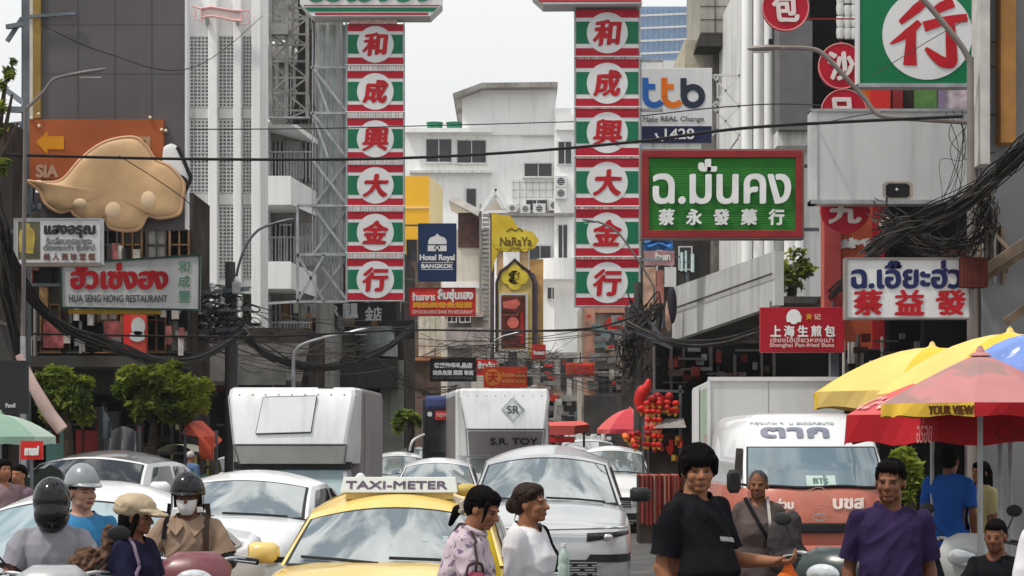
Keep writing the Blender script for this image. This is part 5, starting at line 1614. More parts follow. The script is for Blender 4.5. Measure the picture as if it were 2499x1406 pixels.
def tree(label, d, trunk, limbs, blobs, n, size, seed, cat='tree', group=None):
    rnd = random.Random(seed)
    u = U('street_tree' if cat == 'tree' else 'leafy_plant', label, cat, trunk[0][0], trunk[0][1], d, group)
    t = MB()
    t.tube(spline([u.p(*q) for q in trunk], 5), [lerp(0.11, 0.05, i / (5 * (len(trunk) - 1))) for i in range(5 * (len(trunk) - 1) + 1)], 9)
    tr = t.build('trunk', BARK, u.root, smooth=True)
    l = MB()
    for q in limbs:
        P = spline([u.p(*k) for k in q], 5)
        l.tube(P, [lerp(0.05, 0.015, i / (len(P) - 1)) for i in range(len(P))], 7)
    l.build('limb', BARK, tr, smooth=True)
    bl = [(u.x(b[0]), b[4], u.z(b[1]), b[2] * u.k, b[3] * u.k) for b in blobs]
    foliage(bl, n, size, rnd).build('crown', [LEAFA, LEAFB, LEAFC], u.root)
    return u
tree('clipped leafy street tree in front of the left shops, darker and nearer the green umbrella', 32, [(165, ground_z(32)), (168, 1100), (160, 1000)], [[(163, 1030), (130, 980), (110, 960)], [(163, 1010), (195, 960), (205, 930)]],
     [(150, 940, 42, 40, 0), (118, 960, 30, 34, 0.1), (180, 975, 40, 36, -0.1), (160, 1015, 34, 30, 0), (196, 1010, 26, 26, 0.1), (140, 915, 34, 22, 0), (205, 935, 18, 16, 0), (100, 925, 16, 14, 0), (120, 1005, 18, 20, 0)], 6800, 0.075, 3, group='clipped street trees on the left pavement')
tree('bright green rounded street tree behind the tuk-tuk beside the big delivery box', 38, [(375, ground_z(38)), (372, 1090), (380, 1000)], [[(376, 1040), (330, 970), (310, 930)], [(378, 1020), (430, 960), (470, 930)], [(378, 1010), (385, 950), (390, 900)]],
     [(400, 920, 50, 32, 0), (340, 925, 46, 34, 0.1), (455, 950, 48, 40, 0), (480, 985, 30, 34, -0.1), (415, 975, 55, 42, -0.2), (340, 965, 42, 36, 0), (305, 915, 26, 22, 0.2), (370, 1005, 46, 26, 0), (440, 1012, 44, 22, 0), (500, 940, 16, 20, 0), (330, 895, 20, 14, 0), (430, 893, 24, 12, 0), (295, 950, 16, 20, 0), (470, 905, 20, 14, 0)], 12500, 0.08, 5, group='clipped street trees on the left pavement')
tree('sparse twiggy tree at the far left edge in front of the billboard frame', 26, [(-20, ground_z(26)), (-16, 800), (-10, 400)], [[(-10, 420), (10, 330), (30, 230)], [(-10, 400), (20, 350), (44, 300)], [(-10, 380), (5, 260), (20, 160)]],
     [(22, 180, 14, 18, 0), (8, 205, 12, 12, 0), (34, 150, 7, 9, 0), (8, 330, 20, 24, 0), (30, 360, 12, 22, 0), (5, 260, 10, 18, 0), (12, 400, 14, 26, 0)], 420, 0.05, 8)
tree('dusty roadside palm clump beside the dark bus in the far street', 50, [(1000, ground_z(50)), (1002, 1060), (1000, 1010)], [[(1000, 1020), (980, 1000), (970, 1010)]],
     [(990, 1015, 24, 18, 0), (1010, 1030, 20, 22, 0), (975, 1035, 18, 20, 0)], 900, 0.09, 11)
tree('small leafy plant on the ledge above the concrete canopy', 38, [(1930, 740), (1935, 700), (1940, 660)], [[(1935, 700), (1915, 660), (1905, 640)], [(1936, 690), (1960, 650), (1975, 630)]],
     [(1940, 620, 26, 20, 0), (1915, 650, 22, 22, 0), (1965, 655, 26, 26, 0), (1930, 690, 34, 30, 0)], 420, 0.075, 13, cat='plant')
tree('dark bushy plant under the red umbrella beside the white van', 24, [(2215, ground_z(24)), (2218, 1200), (2215, 1130)], [[(2216, 1160), (2200, 1120), (2190, 1105)]],
     [(2205, 1120, 26, 30, 0), (2225, 1160, 24, 34, 0), (2210, 1205, 24, 30, 0)], 900, 0.07, 17, cat='plant')

# ------------------------------------------------------------------ umbrellas, awnings, stalls
def umbrella(label, d, apex, rim_y, rx, val, mats, n=8, vm=None, rot=0.2, sagk=0.06, group='street stall umbrellas', texts=(), ry=None, tilt=0.0, power=1.85):
    """apex px, rim row, radius px, valance px; panels alternate between mats"""
    u = U('umbrella', label, 'umbrella', apex[0], ground_z(d), d, group)
    zt, zr = u.z(apex[1]), u.z(rim_y)
    r = rx * u.k
    ry = r if ry is None else ry
    def pt(a, s_):
        k = 2 * math.pi / n
        ph = (a % k) / k
        rad = r * s_ * (math.cos(k / 2) / math.cos((ph - 0.5) * k)) if n <= 8 else r * s_
        dz = (1 - s_ ** power) * (zt - zr) - sagk * math.sin(ph * math.pi) * s_ * s_ * 0 
        return (rad * math.cos(a + rot), rad * math.sin(a + rot) * ry / r, zr + dz + tilt * rad * math.cos(a + rot))
    c = MB()
    steps = n * 6
    for i in range(n):
        c.mat(i % len(mats))
        for j in range(6):
            a0, a1 = 2 * math.pi * (i * 6 + j) / steps, 2 * math.pi * (i * 6 + j + 1) / steps
            for q in range(7):
                s0, s1 = q / 7, (q + 1) / 7
                v = [pt(a0, s0), pt(a1, s0), pt(a1, s1), pt(a0, s1)]
                c.add(v, [(3, 2, 1, 0)] if q else [(3, 2, 0)])
    can = c.build('canopy', mats, u.root, smooth=True, ang=35)
    if val:
        v_ = MB()
        h = val * u.k
        for i in range(steps):
            v_.mat((i // 6) % len(vm or mats))
            a0, a1 = 2 * math.pi * i / steps, 2 * math.pi * (i + 1) / steps
            p, q = pt(a0, 1), pt(a1, 1)
            wv = [0.025 * math.sin(7 * a) for a in (a0, a1)]
            v_.add([p, q, (q[0] * (1 + wv[1]), q[1] * (1 + wv[1]), q[2] - h * (0.92 + 0.08 * math.sin(a1 * 11))), (p[0] * (1 + wv[0]), p[1] * (1 + wv[0]), p[2] - h * (0.92 + 0.08 * math.sin(a0 * 11)))], [(3, 2, 1, 0)])
        v_.build('valance', vm or mats, can)
    rb = MB()
    for i in range(n):
        a = 2 * math.pi * i / n
        p = pt(a, 1)
        rb.tube([(0, 0, zt - 0.06), (p[0] * 0.98, p[1] * 0.98, p[2] - 0.02)], 0.008, 5)
    rb.build('rib', STEEL, u.root)
    MB().tube([(0, 0, 0), (0, 0, zt + 0.05)], 0.02, 10).build('pole', STEEL, u.root)
    MB().lathe([(0, 0.06), (0.02, 0.045), (0.035, 0.01), (0.07, -0.005), (0.085, -0.02)], (0, 0, zt), 14).build('finial', mats[0], can, smooth=True)
    MB().lathe([(0, 0), (0.22, 0), (0.22, 0.06), (0.05, 0.08), (0, 0.08)], n=18).build('foot', CONCD, u.root)
    for body, a0, a1, s0, s1, mt, bold in texts:
        m = MB()
        if s0 > 1:                                      # on the valance: s in valance heights below the rim
            h = val * u.k
            def tf(p):
                a = lerp(a0, a1, p[0])
                q = pt(a, 1)
                return (q[0] * 1.035, q[1] * 1.035, q[2] - h * lerp(s1 - 1, s0 - 1, p[2]))
        else:
            def tf(p):
                a = lerp(a0, a1, p[0])
                q = pt(a, lerp(s1, s0, p[2]))
                return (q[0] * 1.004, q[1] * 1.004 - 0.01, q[2] + 0.012 + p[1])
        put_text(m, body, 0, 1, 0, 1, 0, bold, 1, 0.25 if bold < 0.012 else 0, 0, tf)
        m.build('lettering', mt, can)
    return u
YC = M('umbrella_yellow', (0.68, 0.50, 0.17), 0.75, var=0.1, sc_=2)
YC2 = M('umbrella_deep_yellow', (0.66, 0.43, 0.06), 0.75, var=0.1, sc_=2)
RC = M('umbrella_red', (0.40, 0.012, 0.02), 0.7, var=0.12, sc_=2)
RC2 = M('umbrella_faded_red', (0.56, 0.12, 0.12), 0.75, var=0.14, sc_=2)
PKC = M('umbrella_pink', (0.44, 0.20, 0.20), 0.75, var=0.14, sc_=2, spots=([0.30, 0.19, 0.18], 2.0, 0.55))
BLC = M('umbrella_blue', (0.16, 0.24, 0.52), 0.75, var=0.2, sc_=3, spots=([0.6, 0.62, 0.72], 5.0, 0.56))
PIT = M('lettering_salmon', (0.68, 0.34, 0.33), 0.6)
def ang(n, i): return 2 * math.pi * i / n
umbrella('yellow umbrella at the back of the right stalls with a small white patch', 19, (2275, 848), 958, 305, 42, [YC, YC2], rot=0.30,
         texts=(('BANG', 4.30, 4.62, 1.25, 1.75, TXTF, 0.01), ('Beer', 4.10, 4.40, 0.55, 0.72, TXTF, 0.0)))
umbrella('large yellow umbrella furthest right above the pink and blue one', 17, (2465, 814), 962, 330, 48, [YC, YC2], rot=0.05)
umbrella('big red drinks umbrella with white script along its faded edge in the right foreground', 16.8, (2440, 895), 1014, 395, 74, [RC2, RC], rot=0.20, vm=[RC], texts=(('Coca-Cola', 2.98, 3.55, 0.72, 0.95, PIT, 0.0), ('Coca-Cola', 4.25, 4.85, 1.25, 1.8, M('lettering_dark_red', (0.22, 0.01, 0.012), 0.6), 0.0), ('อร่อย', 3.78, 3.90, 1.1, 1.9, PIT, 0.0)))  # valance all in the darker red, its shade put into the colour
umbrella('bright blue umbrella at the right edge behind the faded pink one', 15.9, (2560, 812), 922, 238, 0, [BLC], rot=0.1, power=2.4)
umbrella('faded pink umbrella with yellow valance overlapping the red one', 15.2, (2392, 862), 986, 240, 34, [PKC], rot=-0.28, power=1.15, vm=[PKC, PKC, PKC, YC2, YC2, YC2, RC, RC], texts=(('YOUR VIEW', 4.22, 4.72, 1.2, 1.85, M('lettering_umber', (0.16, 0.07, 0.02), 0.6), 0.02),))
GC = M('umbrella_pale_green', (0.22, 0.33, 0.26), 0.75, var=0.12, sc_=2)
GC2 = M('umbrella_mint', (0.36, 0.45, 0.38), 0.75, var=0.12, sc_=2)
umbrella('pale green stall umbrella at the left edge of the street', 24, (0, 1012), 1066, 134, 20, [GC, GC2], rot=0.1)
umbrella('crimson parasol over the red lantern stall far along the right pavement', 46, (1538, 998), 1048, 82, 12, [RC2, M('umbrella_crimson', (0.50, 0.05, 0.07), 0.7)], rot=0.1)
u = U('red_cafe_sign', 'square red sign with white Thai letters under the green umbrella', 'sign', 75, 1124, 22)
u.box('panel', (50, 1076, 103, 1122), 0, 0.06, REDB)
u.text('กาแฟ', (60, 1088, 96, 1112), -0.01, TXTW, 1.6)
u.box('post', (73, 1122, 79, ground_z(22)), 0.0, 0.05, STEELD)
# rolled pale awning and post on the left
u = U('rolled_awning', 'long pale pink rolled awning slanting down from the left shop front', 'awning', 105, ground_z(27), 27)
m = MB()
m.tube([u.p(46, 866), u.p(80, 940), u.p(120, 1010), u.p(152, 1050)], [0.05, 0.075, 0.09, 0.085], 10)
m.build('roll', M('dusty_pink_canvas', (0.52, 0.38, 0.34), 0.8, var=0.2, sc_=3), u.root, smooth=True)
m = MB()
m.beam(u.p(52, 820, 0.1), u.p(56, ground_z(27), 0.1), 0.06)
m.build('post', STEEL, u.root)
u = U('dark_hanging_sheet', 'dark board with a faint white word above the green umbrella', 'sign', 30, 1012, 25)
u.box('panel', (-60, 880, 66, 1010), 0, 0.1, M('charcoal_board', (0.025, 0.025, 0.028), 0.6))
u.text('Pandl', (14, 984, 38, 995), -0.01, GREYW, 0.5)
u.box('post', (-10, 1010, 0, ground_z(25)), 0.02, 0.08, STEELD)
u = U('steep_shop_gable', 'dark slanted shop roof mass at the left edge behind the cable trunk', 'building', -40, ground_z(34), 34)
u.box('wall', (-300, 300, 30, ground_z(34)), 0, 1, BROWNW)
MB().add([u.p(-300, 640, -1.2), u.p(40, 800, -1.2), u.p(80, 905, -1.2), u.p(-300, 905, -1.2), u.p(-300, 640, 0), u.p(40, 800, 0), u.p(80, 905, 0)], [(0, 3, 2, 1), (0, 1, 5, 4), (1, 2, 6, 5)]).build('awning', CONCD, u.root)
u.box('shop_opening', (-290, 930, 20, ground_z(34) - 3), -0.05, 0, DARK)
# grey plastic sheeting stall, orange tent
u = U('sheeted_stall', 'stall shrouded in grey translucent plastic sheeting under the left trees', 'stall', 290, ground_z(36), 36)
sh = M('grey_plastic_sheet', (0.24, 0.25, 0.26), 0.35, var=0.4, sc_=2)
MB().grid(lambda a, b: (u.x(262 + a * 78), -0.3 + 0.15 * math.sin(a * 17 + b * 2) + 0.3 * abs(a - 0.5), u.z(lerp(1046 - 40 * max(0, 0.25 - a) * 4 + 6 * math.sin(a * 8), 1165, b))), 24, 8).build('sheet', sh, u.root, smooth=True)
MB().grid(lambda a, b: (u.x(252 + a * 26), -0.35 + 0.1 * math.sin(a * 9), u.z(lerp(988 + 60 * abs(a - 0.3), 1070, b))), 8, 6).build('sheet', M('slate_tarp', (0.12, 0.135, 0.15), 0.6, var=0.3), u.root, smooth=True)
u.box('counter', (255, 1090, 345, ground_z(36)), 0.2, 1.2, BROWNW)
m = MB()
for a in (258, 340):
    m.beam(u.p(a, 1040, 0), u.p(a, ground_z(36), 0), 0.05)
m.build('post', STEELD, u.root)
u = U('orange_tent', 'steep orange red tent roof beside the large grey delivery box', 'tent', 490, ground_z(38), 38)
ot = M('orange_tent_canvas', (0.50, 0.075, 0.035), 0.7, var=0.18)
MB().add([u.p(456, 1028, 0), u.p(478, 1026, 0.8), u.p(532, 1074, 0.6), u.p(528, 1098, -0.6), u.p(500, 1066, -0.8), u.p(440, 1060, 0.2), u.p(530, 1118, -0.6), u.p(500, 1110, -0.7)],
         [(0, 4, 3, 2, 1), (0, 5, 4), (4, 7, 6, 3)]).build('roof', ot, u.root)
u.box('valance', (500, 1066, 530, 1120), -0.5, -0.4, ot)
m = MB()
for a in (452, 528):
    m.beam(u.p(a, 1050, 0), u.p(a, ground_z(38), 0), 0.05)
m.build('post', STEELD, u.root)
u = U('red_awning', 'red box shaped stall awning behind the second truck', 'awning', 1388, ground_z(52), 52)
rd = M('coral_awning', (0.58, 0.10, 0.085), 0.7, var=0.15)
MB().add([u.p(1338, 1030, 0), u.p(1420, 1027, 0), u.p(1436, 1036, -0.5), u.p(1400, 1040, -1.0), u.p(1338, 1040, -1.0), u.p(1338, 1062, -1.0), u.p(1398, 1062, -1.0), u.p(1438, 1052, -0.4)],
         [(0, 4, 3, 2, 1), (4, 5, 6, 3), (3, 6, 7, 2)]).build('canopy', rd, u.root)
u.box('valance', (1338, 1066, 1400, 1080), -0.9, -0.85, REDB)
m = MB()
for a in (1342, 1425):
    m.beam(u.p(a, 1040, 0), u.p(a, ground_z(52), 0), 0.06)
m.build('post', STEELD, u.root)
# red lantern column stall
u = U('lantern_stall', 'stall hung with red lanterns and festive red decorations beside the box truck', 'stall', 1590, ground_z(40), 40)
g = ground_z(40)
L1 = M('lantern_red', (0.55, 0.02, 0.015), 0.45, var=0.3, sc_=6)
L2 = M('lantern_orange', (0.75, 0.17, 0.03), 0.5, var=0.3, sc_=6)
L4 = M('lantern_deep_red', (0.26, 0.012, 0.012), 0.5, var=0.35, sc_=6)
L3 = M('lantern_gold', (0.75, 0.42, 0.06), 0.4, var=0.3, sc_=6)
def lantern(px, py, r, y, mt):
    m = MB()
    m.lathe([(0, -r * 0.8), (r * 0.5, -r * 0.78), (r * 0.9, -r * 0.4), (r, 0), (r * 0.9, r * 0.4), (r * 0.5, r * 0.78), (0, r * 0.8)], u.p(px, py, y), 14)
    c0 = u.p(px, py, y)
    for i, v in enumerate(m.v):
        a = math.atan2(v[1] - c0[1], v[0] - c0[0])
        k_ = 1 + 0.07 * (1 if (i % 14) % 2 else -1)
        m.v[i] = (c0[0] + (v[0] - c0[0]) * k_, c0[1] + (v[1] - c0[1]) * k_, v[2])
    o = m.build('lantern', mt, u.root, smooth=True)
    c = u.p(px, py, y)
    MB().lathe([(0.02, -r * 1.5), (0.04, -r * 0.8)], c, 8).build('tassel', L3, o)
for i in range(6):
    for k in range(3):
        lantern(1578 + k * 14 + R.uniform(-2, 2), 985 + i * 20, 0.065, -0.3 + R.uniform(-0.1, 0.1), L1)
for i in range(22):
    lantern(R.uniform(1562, 1652), R.uniform(962, 1004), R.uniform(0.06, 0.11), R.uniform(-0.25, 0.1), R.choice([L1, L1, L4]))
for i in range(16):
    lantern(R.uniform(1522, 1578), R.uniform(1054, 1092), R.uniform(0.04, 0.075), R.uniform(-0.7, -0.5), R.choice([L2, L4, L1, L1]))
m = MB()
m.tube(spline([u.p(1584, 925), u.p(1578, 945), u.p(1566, 958), u.p(1560, 985), u.p(1575, 1010)], 6), [0.03 + 0.09 * math.sin(i / 24 * 3.1) for i in range(25)], 10)
m.build('fabric_dragon', L1, u.root, smooth=True)
m = MB()
for a in (1570, 1660):
    m.beam(u.p(a, 940, 0), u.p(a, g, 0), 0.05)
m.beam(u.p(1560, 952, 0), u.p(1668, 956, 0), 0.05)
m.build('rack', STEELD, u.root)
MB().add([u.p(1588, 1046, -0.6), u.p(1625, 1022, 0), u.p(1668, 1020, 0), u.p(1668, 1044, -0.6)], [(0, 3, 2, 1)]).build('roof', CONC, u.root)
u.box('counter', (1585, 1060, 1668, g), 0.1, 0.8, BROWNW)
for i in range(16):
    a, b = R.uniform(1592, 1660), R.uniform(1060, 1120)
    u.box('packet', (a, b, a + 9, b + 14), -0.02 - R.uniform(0, 0.1), 0.1, R.choice([L1, L3, L2, DKRED]))
u = U('striped_cloth_stall', 'low stall table draped in dark red and cream striped cloth beside the white car', 'stall', 1605, ground_z(36), 36)
sc_m = MB()
for i in range(24):
    a, b = i / 24, (i + 1) / 24
    sc_m.mat([0, 0, 1, 0, 2, 0][i % 6])
    w = lambda t: (u.x(1556 + t * 104), -0.35 + 0.04 * math.sin(t * 60), 0)
    p, q = w(a), w(b)
    sc_m.add([(p[0], p[1], u.z(1160)), (q[0], q[1], u.z(1160)), (q[0], q[1] - 0.03, u.z(1278 - 3 * math.sin(b * 20))), (p[0], p[1] - 0.03, u.z(1278 - 3 * math.sin(a * 20)))], [(3, 2, 1, 0)])
    sc_m.add([(p[0], p[1], u.z(1160)), (q[0], q[1], u.z(1160)), (q[0], 0.6, u.z(1158)), (p[0], 0.6, u.z(1158))], [(0, 1, 2, 3)])
sc_m.build('cloth', [M('maroon_cloth', (0.20, 0.035, 0.03), 0.85, var=0.25, sc_=4), M('cream_cloth', (0.34, 0.22, 0.18), 0.85), M('rust_cloth', (0.30, 0.08, 0.05), 0.85)], u.root)
u.box('table', (1558, 1161, 1658, ground_z(36)), -0.25, 0.55, BROWNW)
# ------------------------------------------------------------------ vehicles
WPAINT = M('white_car_paint', (0.66, 0.67, 0.68), 0.25, var=0.03, sc_=0.8, coat=0.6)
SPAINT = M('silver_car_paint', (0.46, 0.47, 0.48), 0.28, metal=0.35, var=0.05, sc_=0.8, coat=0.6)
YPAINT = M('taxi_yellow_paint', (0.70, 0.50, 0.15), 0.28, var=0.05, sc_=0.8, coat=0.5)
GPAINT = M('dark_grey_car_paint', (0.10, 0.10, 0.105), 0.28, metal=0.3, var=0.06, coat=0.6)
CGLASS = M('car_glass', (0.15, 0.18, 0.18), 0.02, var=0.15, sc_=0.8, ior=3.2)
CGLASSB = M('sky_blue_windscreen', (0.20, 0.28, 0.31), 0.04, var=0.12, sc_=0.8, ior=2.4)  # even blue colour puts the mirrored sky into the glass
CGLASSD = M('dark_side_glass', (0.02, 0.022, 0.022), 0.06, var=0.3, ior=1.6)
TRIM = M('black_plastic_trim', (0.02, 0.02, 0.021), 0.5, var=0.3, sc_=5)
CHROME = M('chrome', (0.75, 0.75, 0.76), 0.15, metal=0.9, var=0.1)
LENS = M('headlight_lens', (0.55, 0.57, 0.58), 0.08, metal=0.4, var=0.25, sc_=8)
TYRE = M('tyre_rubber', (0.02, 0.02, 0.02), 0.85, var=0.3)
PLATE = M('number_plate', (0.70, 0.70, 0.68), 0.5)
def interp(tab, y):
    for (a, *va), (b, *vb) in zip(tab, tab[1:]):
        if y <= b:
            t = (y - a) / (b - a) if b > a else 0
            t = max(0, min(1, t))
            return [lerp(p, q, t) for p, q in zip(va, vb)]
    return list(tab[-1][1:])

def wheel(root, x, y, r, w=0.2):
    s_ = 1 if x > 0 else -1
    prof = [(r * 0.62, -w / 2), (r * 0.95, -w / 2), (r, -w * 0.35), (r, w * 0.35), (r * 0.95, w / 2), (r * 0.62, w / 2)]
    def turn(m, prof):
        n = 24
        vs, fs = [], []
        for rr, t in prof:
            for j in range(n):
                a = 2 * math.pi * j / n
                vs.append((x + t, y + rr * math.cos(a), r + rr * math.sin(a)))
        for i in range(len(prof) - 1):
            for j in range(n):
                q = (j + 1) % n
                fs.append((i * n + j, i * n + q, (i + 1) * n + q, (i + 1) * n + j))
        return m.add(vs, fs)
    wh = turn(MB(), prof).build('wheel', TYRE, root, smooth=True)
    turn(MB(), [(r * 0.64, s_ * w * 0.3), (r * 0.58, s_ * w * 0.46), (r * 0.30, s_ * w * 0.36), (0.03, s_ * w * 0.44), (0.001, s_ * w * 0.44)]).build('rim', SPAINT, wh, smooth=True)

def car(name, label, px, d, yaw, P, paint=WPAINT, glass=CGLASS, group='cars queuing towards the camera', cat='car'):
    """hood, belt and roof heights and stations in metres; y runs from the nose (0) backwards"""
    W, L, zf, zc, zb, zr, yc, yrf, yrr, yrb = (P[k] for k in ('W', 'L', 'zf', 'zc', 'zb', 'zr', 'yc', 'yrf', 'yrr', 'yrb'))
    wb, wt = P.get('wb', W / 2 - 0.09), P.get('wt', W / 2 - 0.24)
    bul, crown, gb = P.get('bulge', 0.22), P.get('crown', 0.06), P.get('gb', 0.2)
    root = thing(name, label, cat, (X(px, d), d, 0), yaw, group)
    tab = [(0.0, W / 2 * 0.74, zf - 0.16), (0.05, W / 2 * 0.84, zf - 0.07), (0.16, W / 2 * 0.93, zf - 0.015), (0.4, W / 2 * 0.985, zf + 0.02), (yc * 0.75, W / 2, lerp(zf, zc, 0.8)), (yc + 0.15, W / 2, zc),
           (yc + 0.9, W / 2, zb), (yrb - 0.2, W / 2, zb + 0.03), (yrb + 0.1, W / 2 * 0.985, zb + 0.05), (L - 0.25, W / 2 * 0.97, P.get('zd', zb + 0.02)), (L - 0.05, W / 2 * 0.88, P.get('zd', zb) - 0.08), (L, W / 2 * 0.78, P.get('zd', zb) - 0.2)]
    prof = [(0.0, 0.0), (0.86, 0.0), (0.965, 0.10), (0.995, 0.40), (1.0, 0.62), (0.985, 0.80), (0.945, 0.93), (0.86, 0.985), (0.60, 1.0), (0.30, 1.0), (0.0, 1.0)]
    m = MB()
    rings = []
    ys = sorted(set([t[0] for t in tab] + [0.1, 0.28, 0.7, yc * 0.5, yc * 0.9] + [yc + 0.5 * i for i in range(2, 8) if yc + 0.5 * i < L - 0.3]))
    for y in ys:
        w, t = interp(tab, y)
        b = gb + 0.05 * max(0, 1 - y / 0.3)
        rg = []
        for s_ in (1, -1):
            q = prof if s_ == 1 else prof[-2:0:-1]
            for (a, h) in q:
                hz = b + (t - b) * h
                if h == 1.0:
                    hz += 0.045 * (1 - a * a) * min(1, y / 0.4) - (0.012 if 0.55 < a < 0.65 and y < yc else 0)
                rg.append((s_ * a * w, y, hz))
        rings.append(rg)
    m.rings(rings)
    body = m.build('body', paint, root, smooth=True, ang=60)
    def front(s_, t):
        w = lerp(wb, wt, t)
        return Vector((s_ * w, lerp(yc, yrf, t) + bul * s_ * s_ * lerp(1, 0.6, t) - 0.03 * math.sin(math.pi * t), lerp(zc, zr, t) + crown * 0.6 * (1 - s_ * s_) * t - 0.05 * (s_ * s_) * t))
    def rear(s_, t):
        w = lerp(wb - 0.03, wt - 0.03, t)
        return Vector((s_ * w, lerp(yrb, yrr, t) - 0.12 * s_ * s_, lerp(zb + 0.03, zr - 0.03, t) + crown * 0.5 * (1 - s_ * s_) * t - 0.05 * s_ * s_ * t))
    def side(s_, t, sg):
        a, b = front(sg, t), rear(sg, t)
        p = a.lerp(b, s_)
        p.x += sg * 0.05 * math.sin(math.pi * s_)
        p.z += 0.035 * math.sin(math.pi * s_) * t
        return p
    def roof(a, v):
        s_ = a * 2 - 1
        p = front(s_, 1).lerp(rear(s_, 1), v)
        p.z += (crown * (1 - s_ * s_) + 0.035) * math.sin(math.pi * v)
        p.x += (1 if s_ > 0 else -1) * 0.05 * math.sin(math.pi * v) * abs(s_)
        return p
    g = MB()
    g.grid(lambda a, v: front(a * 2 - 1, v), 16, 6)
    g.grid(lambda a, v: rear(a * 2 - 1, v), 12, 5, True)
    for sg in (1, -1):
        g.grid(lambda a, v: side(a, v, sg), 12, 5, sg < 0)
    g.build('cabin', paint, root, smooth=True, ang=50)
    MB().grid(roof, 14, 12).build('roof', P.get('roofmat', paint), root, smooth=True, ang=60)
    off = Vector((0, -0.008, 0.006))
    def fr(a, v, k=1.0, o=1.0):
        s_ = lerp(-P.get('gs', 0.93), P.get('gs', 0.93), a) * k
        return front(s_, lerp(0.03, P.get('gt', 0.92), v)) + off * o
    bk = MB().grid(lambda a, v: front(lerp(-0.965, 0.965, a), lerp(0.0, P.get('gt', 0.92) + 0.03, v)) + off * 0.5, 16, 8)
    ws = bk.build('windscreen', TRIM, root, smooth=True)
    MB().grid(lambda a, v: fr(a, v), 20, 10).build('glass', P.get('wmat', glass), ws, smooth=True)
    wp = MB()
    wp.tube([fr(0.45, 0.0) + off * 2, fr(0.25, 0.05) + off * 3, fr(0.06, 0.10) + off * 3], 0.012, 5)
    wp.tube([fr(0.92, 0.0) + off * 2, fr(0.72, 0.05) + off * 3, fr(0.50, 0.08) + off * 3], 0.012, 5)
    wp.build('wiper', TRIM, ws)
    for sg in (1, -1):
        for a, b in ((0.10, 0.46), (0.50, 0.86)):
            m = MB().grid(lambda q, v: side(lerp(a + 0.02 * v, b - 0.02 * v, q), lerp(0.06, 0.86, v), sg) + Vector((sg * 0.012, 0, 0)), 6, 4, sg < 0)
            m.build('side_window', CGLASSD, root, smooth=True)
        c = front(sg, 0.18)
        mm = MB()
        mx, my, mz = c.x + sg * P.get('mo', 0.17), c.y + P.get('my', 0.14), c.z + 0.02
        mm.rings([[(mx + sw * w * 1.0, my + yy, mz + sh * h) for sw, sh in ((-1, -0.55), (-0.8, -1), (0.7, -1), (1, -0.6), (1, 0.5), (0.6, 1), (-0.7, 1), (-1, 0.7))] for yy, w, h in ((-0.09, 0.045, 0.035), (-0.065, 0.09, 0.062), (0.0, 0.115, 0.078), (0.05, 0.11, 0.074))])
        mi = mm.build('mirror', P.get('mirmat', paint), root, smooth=True, ang=50)
        MB().beam((c.x - sg * 0.02, my - 0.01, mz - 0.05), (mx, my - 0.01, mz - 0.05), 0.04).build('stalk', TRIM, mi)
    for x in (-W / 2 + 0.12, W / 2 - 0.12):
        wheel(root, x * 1.0, 0.86, 0.31)
        wheel(root, x * 1.0, L - 0.95, 0.31)
    def face(a, h, o=0.012):                              # point on the nose, a across, h absolute height
        y = 0.0
        w, t = interp(tab, 0.05)
        q = abs(a) / (W / 2)
        yy = interp([(0.0, 0.0), (0.74, 0.0), (0.84, 0.05), (0.93, 0.16), (0.985, 0.4), (1.0, 0.5)], q)[0]
        return Vector((a, yy - o, h))
    root_face = face
    for sg in (1, -1):
        x0, x1, z0, z1 = P.get('lamp', (0.42, 0.80, zf - 0.28, zf - 0.13))
        h = MB().grid(lambda q, v: face(sg * lerp(x0, x1, q), lerp(z0, z1, v) + 0.05 * q * (1 - v) + 0.02 * q, 0.02 + 0.012 * math.sin(q * 3.1) * math.sin(v * 3.1)), 8, 4, sg < 0)
        hl = h.build('headlight', P.get('lens', LENS), root, smooth=True)
        c = face(sg * lerp(x0, x1, 0.5), lerp(z0, z1, 0.55), 0.035)
        MB().ell(c, (0.045, 0.012, 0.032)).build('lamp', CHROME, hl, smooth=True)
    gx, gz0, gz1 = P.get('grille', (0.40, zf - 0.30, zf - 0.16))
    gr = MB().grid(lambda q, v: face(lerp(-gx, gx, q), lerp(gz0, gz1, v), 0.016), 8, 2).build('grille', TRIM, root)
    sl = MB()
    for i in range(4):
        zz = lerp(gz0, gz1, (i + 0.5) / 4)
        sl.box(-gx, gx, -0.026, -0.016, zz - 0.008, zz + 0.004)
    sl.build('slat', P.get('slat', CHROME), gr)
    MB().grid(lambda q, v: face(lerp(-0.62, 0.62, q), lerp(gb + 0.07, gb + 0.2, v), 0.014), 8, 2).build('lower_intake', TRIM, root)
    MB().box(-0.21, 0.21, -0.035, -0.02, gb + 0.20, gb + 0.31).build('number_plate', PLATE, root, bevel=0.01)
    return root, front, roof, fr, face
SED = dict(W=1.76, L=4.55, zf=0.80, zc=0.95, zb=0.95, zr=1.36, yc=1.05, yrf=1.95, yrr=3.15, yrb=3.95, zd=1.02)
SUV = dict(W=1.80, L=4.35, zf=0.99, zc=1.12, zb=1.12, zr=1.60, yc=0.95, yrf=1.75, yrr=3.7, yrb=4.15, zd=1.05, gb=0.22)

